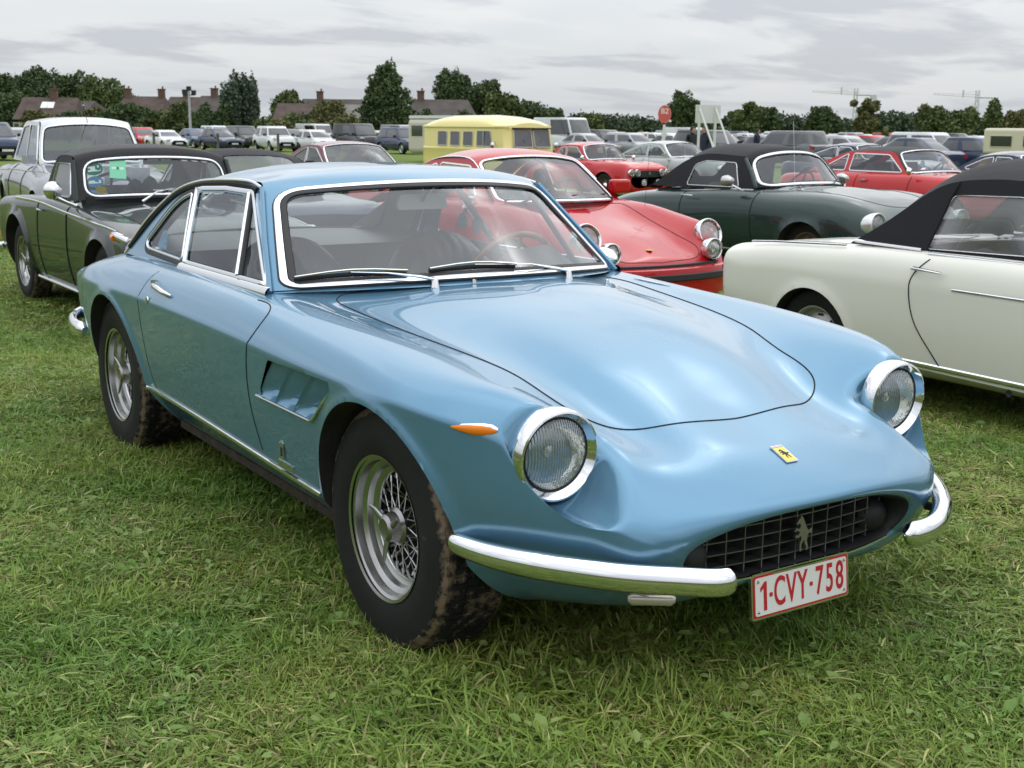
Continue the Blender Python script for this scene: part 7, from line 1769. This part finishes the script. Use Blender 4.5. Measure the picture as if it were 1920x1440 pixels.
# ---- floodlight mast
p = spot(357, 242, 98); g0 = gz(p[0], p[1]); root = empty('floodlight_mast', (p[0], p[1], g0), YAW+pi, 'slim grey mast with floodlights on top, standing over the far left row', 'mast')
H = spot(355, 170, 98)[2]-g0
mb = MB(); mb.tube([(0, 0, 0), (0, 0, H)], [.12, .09], 8); mb.build('pole', mat('galvanised', (.45, .47, .48), .5, .4), root)
for i, (a, b) in enumerate(((-.35, 0), (.0, .25), (.38, -.05))):
    mb = MB(); mb.box((0, a, H-.1+b), (.25, .34, .34)); mb.build('floodlight', M_BLACK, root, smooth=False)
mb = MB(); mb.box((0, 0, H-.35), (.1, 1.0, .08)); mb.build('cross_arm', M_BLACK, root)
# ---- stakes along the grass
for i, (px, dp) in enumerate(((22, 60), (288, 70), (408, 70), (521, 74), (632, 70))):
    p = spot(px, 250, dp); mb = MB(); mb.box((0, 0, .6), (.12, .12, 1.25)); o = mb.build('fence_post', mat('weathered_wood', (.10, .09, .075), .9, var=.3, vscale=6), None, smooth=False, loc=(p[0], p[1], gz(p[0], p[1])))
    tag(o, ['wooden post left of the silver saloon', 'wooden post in front of the white low coupe', 'wooden post above the charcoal soft top', 'wooden post in front of the white off-roader', 'wooden post right of the white hatchback'][i], 'post', 'wooden posts along the grass strip')
# ---- round red row marker "B2"
p = spot(1245, 250, 42); g0 = gz(p[0], p[1]); root = empty('row_marker_sign', (p[0], p[1], g0), YAW+pi, 'red oval sign lettered B2 on a white post', 'sign')
zc = spot(1245, 214, 42)[2]-g0
mb = MB(); mb.tube([(0, 0, 0), (0, 0, zc-.35)], .05, 10); mb.build('post', M_WHITE, root)
RED = mat('sign_red', (.60, .10, .08), .5)
def disc(name, rx, rz_, x0, x1, m_, parent):
    mb = MB(); t = np.linspace(0, 2*pi, 36, endpoint=False); V_ = [(x0, rx*cos(a), zc+rz_*sin(a)) for a in t]+[(x1, rx*cos(a), zc+rz_*sin(a)) for a in t]; n = 36
    mb.add(V_, [tuple(range(n))[::-1], tuple(range(n, 2*n))]+[(i, (i+1) % n, (i+1) % n+n, i+n) for i in range(n)]); return mb.build(name, m_, parent, smooth=False)
board = disc('sign_board', .225, .30, -.02, .0, RED, root); disc('sign_rim', .212, .287, 0, .003, mat('sign_pink', (.72, .35, .32), .5), board); disc('sign_face', .202, .277, 0, .006, RED, board)
Mx = Matrix.Translation((.010, 0, zc+.09)) @ Matrix(((0, 0, 1, 0), (1, 0, 0, 0), (0, 1, 0, 0), (0, 0, 0, 1)))
text_mesh('sign_lettering', 'B2', .25, M_WHITE, board, Mx, extrude=.001, bold=.004)
mb = MB(); mb.lathe([(0, 0), (0, .10), (-.03, .10)], 20, 'x', (.03, 0, zc-.68)); mb.build('small_disc', M_WHITE, root, smooth=False)
# ---- white board on props
p = spot(1326, 250, 40); g0 = gz(p[0], p[1]); root = empty('notice_board', (p[0], p[1], g0), YAW+pi+.25, 'blank white board raised on posts with two slanting props', 'sign')
z0, z1 = spot(1326, 231, 40)[2]-g0, spot(1326, 197, 40)[2]-g0
mb = MB(); mb.box((0, 0, (z0+z1)/2), (.03, .86, z1-z0)); mb.build('panel', mat('board_white', (.68, .68, .66), .6), root, smooth=False)
for y_ in (-.32, .24):
    mb = MB(); mb.box((.06, y_, z1/2), (.08, .06, z1)); mb.build('post', M_WHITE, root, smooth=False)
    mb = MB(); mb.tube([(.08, y_, z0+.45), (1.0, y_+.55, .1)], .04, 4); mb.build('prop', M_WHITE, root)
# ---- tower cranes far away
for px, dp, mast_y, xs, lab in ((1600, 420, 168, 1518, 'thin tower crane with a long jib to the left, seen above the open-crowned tree'), (1827, 420, 172, 1745, 'thin tower crane at right, its mast rising out of the wood')):
    p = spot(px, 250, dp); g0 = gz(p[0], p[1]); root = empty('tower_crane', (p[0], p[1], g0), YAW+pi/2, lab, 'crane', 'tower cranes on the horizon'); ppm = FPX/dp
    hz_ = spot(px, 183 if px > 1700 else 178, dp)[2]-g0; ht = spot(px, mast_y-2, dp)[2]-g0; Lj = (px-xs)/ppm
    CM = mat('crane_grey', (.55, .56, .58), .7)
    mb = MB()
    for a in (-.5, .5):
        for b in (-.5, .5): mb.tube([(a, b, 0), (a, b, ht)], .12, 4)
    for i in range(int(ht/2)): mb.tube([(-.5, -.5, i*2), (.5, -.5, i*2+2)], .08, 4); mb.tube([(.5, .5, i*2), (-.5, .5, i*2+2)], .08, 4)
    mb.build('mast', CM, root)
    mb = MB(); dz = Lj*.055
    s0 = 1   # local +x is to the left or right in view; jib runs to screen left
    for a in (-.4, .4): mb.tube([(0, a, hz_), (Lj, a, hz_+dz)], .06, 4)
    mb.tube([(0, 0, hz_+1.0), (Lj, 0, hz_+dz+.4)], .06, 4)
    for i in range(16): x0 = Lj*i/16; mb.tube([(x0, -.4, hz_+dz*i/16), (x0+Lj/32, 0, hz_+1+dz*i/16-.6*i/16), (x0+Lj/16, .4, hz_+dz*(i+1)/16)], .035, 4)
    mb.tube([(0, 0, hz_), (-7, 0, hz_)], .3, 4); mb.box((-6, 0, hz_-1), (2, 1, 1.8)); mb.tube([(0, 0, ht), (Lj*.35, 0, hz_+1.2)], .05, 4); mb.box((Lj*.33, 0, hz_+1.2), (.5, .3, 2.4)); mb.build('jib', CM, root)
# ---- two people in dark clothes by the board
def person(px, dp, label, lean=0.0, coat=(.02, .022, .03), hair=(.03, .02, .015), turn=0.0):
    p = spot(px, 250, dp); g0 = gz(p[0], p[1]); root = empty('person', (p[0], p[1], g0), YAW+pi+turn, label, 'person', 'people by the white board')
    J = {'pel': (0, 0, .95), 'bel': (.0, 0, 1.12), 'che': (0, 0, 1.34), 'nec': (0, 0, 1.50), 'hea': (.02, 0, 1.62), 'top': (.02, 0, 1.74), 'lh': (0, .10, .90), 'rh': (0, -.10, .90), 'lk': (.03, .11, .50), 'rk': (.0, -.11, .50), 'la': (0, .11, .08), 'ra': (-.04, -.11, .08), 'lt': (.16, .12, .04), 'rt': (.12, -.12, .04),
         'ls': (0, .19, 1.43), 'rs': (0, -.19, 1.43), 'le': (-.02, .24, 1.14), 're': (-.02, -.24, 1.14), 'lw': (.10, .22, .92), 'rw': (.10, -.22, .92), 'lf': (.13, .21, .82), 'rf': (.13, -.21, .82)}
    Rr = dict(pel=.155, bel=.14, che=.16, nec=.06, hea=.095, top=.07, lh=.10, rh=.10, lk=.065, rk=.065, la=.045, ra=.045, lt=.04, rt=.04, ls=.08, rs=.08, le=.05, re=.05, lw=.035, rw=.035, lf=.03, rf=.03)
    E_ = [('pel', 'bel'), ('bel', 'che'), ('che', 'nec'), ('nec', 'hea'), ('hea', 'top'), ('pel', 'lh'), ('pel', 'rh'), ('lh', 'lk'), ('rh', 'rk'), ('lk', 'la'), ('rk', 'ra'), ('la', 'lt'), ('ra', 'rt'), ('che', 'ls'), ('che', 'rs'), ('ls', 'le'), ('rs', 're'), ('le', 'lw'), ('re', 'rw'), ('lw', 'lf'), ('rw', 'rf')]
    ks = list(J); me = bpy.data.meshes.new('body'); me.from_pydata([J[k] for k in ks], [(ks.index(a), ks.index(b)) for a, b in E_], []); o = bpy.data.objects.new('body', me); link(o, root)
    sk = o.modifiers.new('s', 'SKIN'); o.modifiers.new('u', 'SUBSURF').levels = 1
    for i, k in enumerate(ks): me.skin_vertices[0].data[i].radius = (Rr[k], Rr[k]*(.72 if k in ('che', 'bel', 'pel') else 1))
    me.skin_vertices[0].data[0].use_root = True
    me.materials.append(mat('dark_clothes_%d' % int(coat[2]*1000), coat, .9))
    mb = MB(); mb.lathe([(-.10, .02), (-.07, .085), (0, .112), (.06, .105), (.10, .06), (.125, 0)], 14, 'z', (.01, 0, 1.66)); mb.build('hair', mat('hair_dark', hair, .8), root)
    mb = MB(); mb.lathe([(-.11, 0), (-.10, .05), (-.03, .085), (.05, .085), (.09, .04)], 12, 'z', (.045, 0, 1.64)); mb.tube([(.12, 0, 1.66), (.15, 0, 1.63)], .012, 5); mb.build('face', mat('skin', (.45, .28, .21), .6), root)
    return root
person(1299, 44, 'person in black seen from behind left of the white board props', turn=.4)
person(1322, 41, 'person in navy standing between the posts of the white board', coat=(.02, .025, .05), turn=-.8)
person(1420, 60, 'person with reddish brown hair above the green cabriolet hood', coat=(.20, .07, .05), hair=(.16, .06, .03), turn=.9)
# ------------------------------------------------------------------ ground and grass
def bumpz(x, y): return .010*sin(x*2.3+1.1*y)+.008*sin(y*3.1-x*.7)+.006*sin(x*5.3+2)*sin(y*4.7)
def ground_mat():
    M = bpy.data.materials.new('grass_ground'); M.use_nodes = True; t = M.node_tree; b = t.nodes['Principled BSDF']
    g = t.nodes.new('ShaderNodeNewGeometry')
    def nz(sc, d=6, r=.6):
        q = t.nodes.new('ShaderNodeTexNoise'); q.inputs['Scale'].default_value = sc; q.inputs['Detail'].default_value = d; q.inputs['Roughness'].default_value = r; t.links.new(g.outputs['Position'], q.inputs['Vector']); return q.outputs['Fac']
    def rmp(f, a, b_, c1, c2):
        q = t.nodes.new('ShaderNodeValToRGB'); q.color_ramp.elements[0].position = a; q.color_ramp.elements[1].position = b_; q.color_ramp.elements[0].color = (*c1, 1); q.color_ramp.elements[1].color = (*c2, 1); t.links.new(f, q.inputs[0]); return q.outputs[0]
    def mx(f, a, b_):
        q = t.nodes.new('ShaderNodeMix'); q.data_type = 'RGBA'; 
        if isinstance(f, float): q.inputs[0].default_value = f
        else: t.links.new(f, q.inputs[0])
        t.links.new(a, q.inputs[6]); t.links.new(b_, q.inputs[7]); return q.outputs[2]
    soil = rmp(nz(40, 8, .7), .35, .65, (.045, .042, .020), (.11, .10, .045))
    green = rmp(nz(9, 9, .75), .35, .65, (.085, .130, .028), (.17, .225, .06))
    big = rmp(nz(.35, 4), .40, .62, (0, 0, 0), (1, 1, 1))
    green2 = rmp(nz(14, 9, .75), .3, .7, (.105, .155, .028), (.21, .255, .07))
    gg = mx(big, green, green2)
    ln = t.nodes.new('ShaderNodeVectorMath'); ln.operation = 'DISTANCE'; t.links.new(g.outputs['Position'], ln.inputs[0]); ln.inputs[1].default_value = tuple(CAM)
    mr = t.nodes.new('ShaderNodeMapRange'); mr.inputs[1].default_value = 9; mr.inputs[2].default_value = 26; mr.inputs[3].default_value = .25; mr.inputs[4].default_value = 1.0; t.links.new(ln.outputs['Value'], mr.inputs[0])
    t.links.new(mx(mr.outputs[0], soil, gg), b.inputs['Base Color']); b.inputs['Roughness'].default_value = .95; b.inputs['Specular IOR Level'].default_value = .1
    bp = t.nodes.new('ShaderNodeBump'); bp.inputs['Strength'].default_value = .7; bp.inputs['Distance'].default_value = .04; t.links.new(nz(25, 8, .7), bp.inputs['Height']); t.links.new(bp.outputs[0], b.inputs['Normal'])
    return M
def axis_vals(c, near, far, step):
    v = list(np.arange(-near, near+1e-6, step)); s_ = step; x = near
    while x < far: s_ *= 1.22; x += s_; v.append(x); v.insert(0, -x)
    return [q+c for q in v]
xs_ = axis_vals(-1, 9, 2200, .25); ys_ = axis_vals(0, 9, 2200, .25)
mb = MB(); mb.grid([[(x, y, gz(x, y)+(bumpz(x, y) if abs(x+1) < 12 and abs(y) < 12 else 0)) for y in ys_] for x in xs_]); o = mb.build('ground', ground_mat(), None, angle=None); tag(o, kind='structure')

def blade_mat():
    M = bpy.data.materials.new('grass_blades'); M.use_nodes = True; t = M.node_tree; t.nodes.clear()
    out = t.nodes.new('ShaderNodeOutputMaterial'); at = t.nodes.new('ShaderNodeAttribute'); at.attribute_name = 'tint'
    g = t.nodes.new('ShaderNodeNewGeometry'); nz = t.nodes.new('ShaderNodeTexNoise'); nz.inputs['Scale'].default_value = .9; nz.inputs['Detail'].default_value = 6; nz.inputs['Roughness'].default_value = .62; t.links.new(g.outputs['Position'], nz.inputs['Vector'])
    mr = t.nodes.new('ShaderNodeMapRange'); mr.inputs[1].default_value = .36; mr.inputs[2].default_value = .64; t.links.new(nz.outputs['Fac'], mr.inputs[0])
    mx = t.nodes.new('ShaderNodeMix'); mx.data_type = 'RGBA'; mx.blend_type = 'MULTIPLY'; mx.inputs[0].default_value = 1.0
    cr = t.nodes.new('ShaderNodeValToRGB'); cr.color_ramp.elements[0].color = (.90, 1.18, .76, 1); cr.color_ramp.elements[1].color = (1.62, 1.48, 1.18, 1); t.links.new(mr.outputs[0], cr.inputs[0])
    t.links.new(at.outputs['Color'], mx.inputs[6]); t.links.new(cr.outputs[0], mx.inputs[7])
    d = t.nodes.new('ShaderNodeBsdfPrincipled'); d.inputs['Roughness'].default_value = .55; d.inputs['Specular IOR Level'].default_value = .35; t.links.new(mx.outputs[2], d.inputs['Base Color'])
    tr = t.nodes.new('ShaderNodeBsdfTranslucent'); t.links.new(mx.outputs[2], tr.inputs[0])
    ms_ = t.nodes.new('ShaderNodeMixShader'); ms_.inputs[0].default_value = .30; t.links.new(d.outputs[0], ms_.inputs[1]); t.links.new(tr.outputs[0], ms_.inputs[2]); t.links.new(ms_.outputs[0], out.inputs[0])
    return M
MG = blade_mat()
def patch(seed, n, rad, hmul=1.0, flat=.4, dry=.12, leaves=260, wmul=1.0):
    r = np.random.default_rng(seed)
    # clumped positions
    nc = max(10, n//55); cr_ = rad*np.sqrt(r.uniform(0, 1, nc)); ca = r.uniform(0, 2*pi, nc); cx, cy = cr_*np.cos(ca), cr_*np.sin(ca)
    k = r.integers(0, nc, n); sp_ = .035
    x = cx[k]+r.normal(0, sp_, n); y = cy[k]+r.normal(0, sp_, n)
    yaw = (r.uniform(0, 2*pi, nc)[k]+r.normal(0, .9, n)); isf = r.uniform(size=n) < (flat+.25*np.sin(k*1.7))
    el = np.where(isf, r.uniform(.04, .42, n), r.uniform(.55, 1.35, n))
    Ln = np.where(isf, r.uniform(.03, .085, n), r.uniform(.022, .070, n))*hmul*(.75+.5*r.uniform(0, 1, nc)[k]); w = r.uniform(.0013, .0030, n)*wmul
    z0 = np.where(isf, r.uniform(.004, .032, n)*hmul, 0)
    dx, dy = np.cos(yaw), np.sin(yaw); bend = r.uniform(.15, .75, n)
    V = np.zeros((n, 7, 3)); sx, sy = -dy, dx
    tw = r.uniform(-.5, .5, n)
    e = el.copy(); px, py, pz = x.copy(), y.copy(), z0.copy()
    for i, (f, wf) in enumerate(((0, 1), (.36, .95), (.36, .66), (.28, 0))):
        px = px+dx*np.cos(e)*Ln*f; py = py+dy*np.cos(e)*Ln*f; pz = pz+np.sin(e)*Ln*f; e = e-bend*(.55 if i else .2)
        if i < 3:
            for j, s_ in ((0, -1), (1, 1)):
                V[:, i*2+j] = np.stack([px+sx*w*wf*s_, py+sy*w*wf*s_, pz+s_*w*wf*tw], 1)
        else: V[:, 6] = np.stack([px, py, pz], 1)
    base = (np.arange(n)*7)[:, None]
    F4 = np.concatenate([base+np.array([0, 1, 3, 2]), base+np.array([2, 3, 5, 4])]); F3 = base+np.array([4, 5, 6])
    g = np.array([.125, .190, .036]); g2 = np.array([.205, .270, .075]); st = np.array([.40, .37, .20]); br = np.array([.17, .125, .070])
    u = r.uniform(size=n)[:, None]; colr = g+(g2-g)*u; dr = r.uniform(size=n); colr = np.where((dr < dry)[:, None], st*(.6+.5*u), colr); colr = np.where((dr > 1-dry*.45)[:, None], br, colr)
    colr *= (.72+.5*r.uniform(0, 1, nc)[k])[:, None]
    VV = V.reshape(-1, 3); CC = np.repeat(colr, 7, axis=0)
    # broad leaves
    m_ = leaves; lr = rad*np.sqrt(r.uniform(0, 1, m_)); la = r.uniform(0, 2*pi, m_); L = r.uniform(.008, .020, m_)*np.where(r.uniform(size=m_) < .05, 1.7, .9); ly = r.uniform(0, 2*pi, m_); tl = r.uniform(-.1, .7, m_); ro = r.normal(0, .35, m_)
    c = np.stack([lr*np.cos(la), lr*np.sin(la), r.uniform(.012, .036, m_)*hmul], 1)
    a = np.stack([np.cos(ly)*np.cos(tl), np.sin(ly)*np.cos(tl), np.sin(tl)], 1); b = np.stack([-np.sin(ly), np.cos(ly), ro], 1)
    nn = np.cross(a, b); P8 = []
    for (fa, fb, fn_) in ((-1, 0, 0), (-.45, .42, .10), (.3, .48, .12), (1, 0, -.12), (.3, -.48, .12), (-.45, -.42, .10)): P8.append(c+a*(L*fa)[:, None]+b*(L*fb)[:, None]+nn*(L*fn_)[:, None])
    LV = np.stack(P8, 1).reshape(-1, 3); b6 = (np.arange(m_)*6)[:, None]+len(VV); LF = np.concatenate([b6+np.array([0, 1, 2, 3]), b6+np.array([0, 3, 4, 5])])
    lc = np.array([.15, .225, .07])+np.array([.08, .07, .05])*r.uniform(size=(m_, 1)); CC = np.vstack([CC, np.repeat(lc, 6, axis=0)]); VV = np.vstack([VV, LV])
    me = bpy.data.meshes.new('grass_patch'); nq = len(F4)+len(LF); nt_ = len(F3)
    me.vertices.add(len(VV)); me.vertices.foreach_set('co', VV.astype(np.float32).ravel())
    li = np.concatenate([F4.ravel(), LF.ravel(), F3.ravel()]).astype(np.int32); me.loops.add(len(li)); me.loops.foreach_set('vertex_index', li)
    me.polygons.add(nq+nt_); ls = np.concatenate([np.arange(nq)*4, nq*4+np.arange(nt_)*3]).astype(np.int32); lt_ = np.concatenate([np.full(nq, 4), np.full(nt_, 3)]).astype(np.int32)
    me.polygons.foreach_set('loop_start', ls); me.polygons.foreach_set('loop_total', lt_); me.update(calc_edges=True)
    ca_ = me.color_attributes.new('tint', 'FLOAT_COLOR', 'POINT'); ca_.data.foreach_set('color', np.c_[CC, np.ones(len(CC))].astype(np.float32).ravel())
    me.materials.append(MG); return me
def scatter(name, label, protos, pts, smin, smax, tilt=.03):
    """one object: points carrying instanced grass patches"""
    src = bpy.data.collections.new(name+'_patches')
    for me in protos: src.objects.link(bpy.data.objects.new('grass_patch', me))
    me = bpy.data.meshes.new(name); me.from_pydata(pts, [], []); o = bpy.data.objects.new(name, me); COL.objects.link(o)
    ng = bpy.data.node_groups.new(name, 'GeometryNodeTree'); ng.interface.new_socket('Geometry', in_out='INPUT', socket_type='NodeSocketGeometry'); ng.interface.new_socket('Geometry', in_out='OUTPUT', socket_type='NodeSocketGeometry')
    a = ng.nodes.new('NodeGroupInput'); z_ = ng.nodes.new('NodeGroupOutput'); ip = ng.nodes.new('GeometryNodeInstanceOnPoints'); ci = ng.nodes.new('GeometryNodeCollectionInfo'); ci.inputs[0].default_value = src; ci.inputs[1].default_value = True; ci.inputs[2].default_value = True
    ip.inputs['Pick Instance'].default_value = True
    rv = ng.nodes.new('FunctionNodeRandomValue'); rv.data_type = 'FLOAT_VECTOR'; rv.inputs[0].default_value = (-tilt, -tilt, 0); rv.inputs[1].default_value = (tilt, tilt, 6.283)
    rs = ng.nodes.new('FunctionNodeRandomValue'); rs.data_type = 'FLOAT'; rs.inputs[2].default_value = smin; rs.inputs[3].default_value = smax; rs.inputs['Seed'].default_value = 3
    ri = ng.nodes.new('FunctionNodeRandomValue'); ri.data_type = 'INT'; ri.inputs[4].default_value = 0; ri.inputs[5].default_value = len(protos)-1; ri.inputs['Seed'].default_value = 9
    l = ng.links.new; l(a.outputs[0], ip.inputs['Points']); l(ci.outputs[0], ip.inputs['Instance']); l(rv.outputs[0], ip.inputs['Rotation']); l(rs.outputs[1], ip.inputs['Scale']); l(ri.outputs[2], ip.inputs['Instance Index']); l(ip.outputs[0], z_.inputs[0])
    md = o.modifiers.new('scatter', 'NODES'); md.node_group = ng; me.materials.append(MG)
    tag(o, label, 'grass', kind='stuff'); return o
RG = random.Random(5)
protos = [patch(1, 7000, .42, 1.0, .45, .13, 260), patch(2, 7000, .42, .85, .62, .22, 220), patch(3, 6500, .42, 1.15, .30, .08, 330), patch(4, 6500, .42, .9, .5, .28, 380), patch(5, 7500, .42, 1.25, .25, .06, 160)]
ptsn = []; ptsf = []
def in_view(x, y, d, lim):
    lat = (x-CAM[0])*_R0[0]+(y-CAM[1])*_R0[1]; return abs(lat) < d*.46+lim
st_ = .40; gx_ = np.arange(-34, 4.0, st_)
for x in np.arange(-9.5, 3.4, .36):
    for y in np.arange(-6.0, 9.6, .36):
        xx, yy = x+RG.uniform(-.15, .15), y+RG.uniform(-.15, .15); d = depth_of(xx, yy)
        if 1.1 < d < 9 and in_view(xx, yy, d, 1.7): ptsn.append((xx, yy, gz(xx, yy)+bumpz(xx, yy)-.002))
for x in np.arange(-34, 4, .72):
    for y in np.arange(-12, 32, .72):
        xx, yy = x+RG.uniform(-.3, .3), y+RG.uniform(-.3, .3); d = depth_of(xx, yy)
        if 8.6 < d < 32 and in_view(xx, yy, d, 2.5): ptsf.append((xx, yy, gz(xx, yy)))
scatter('grass', 'short trodden grass with clippings and weeds round the light blue coupe', protos, ptsn, .85, 1.15)
protf = [patch(11, 4200, .75, 1.1, .4, .10, 120, 2.0), patch(12, 4200, .75, 1.0, .5, .15, 120, 2.0)]
scatter('grass', 'short grass of the field between the rows of classic cars', protf, ptsf, .9, 1.2)
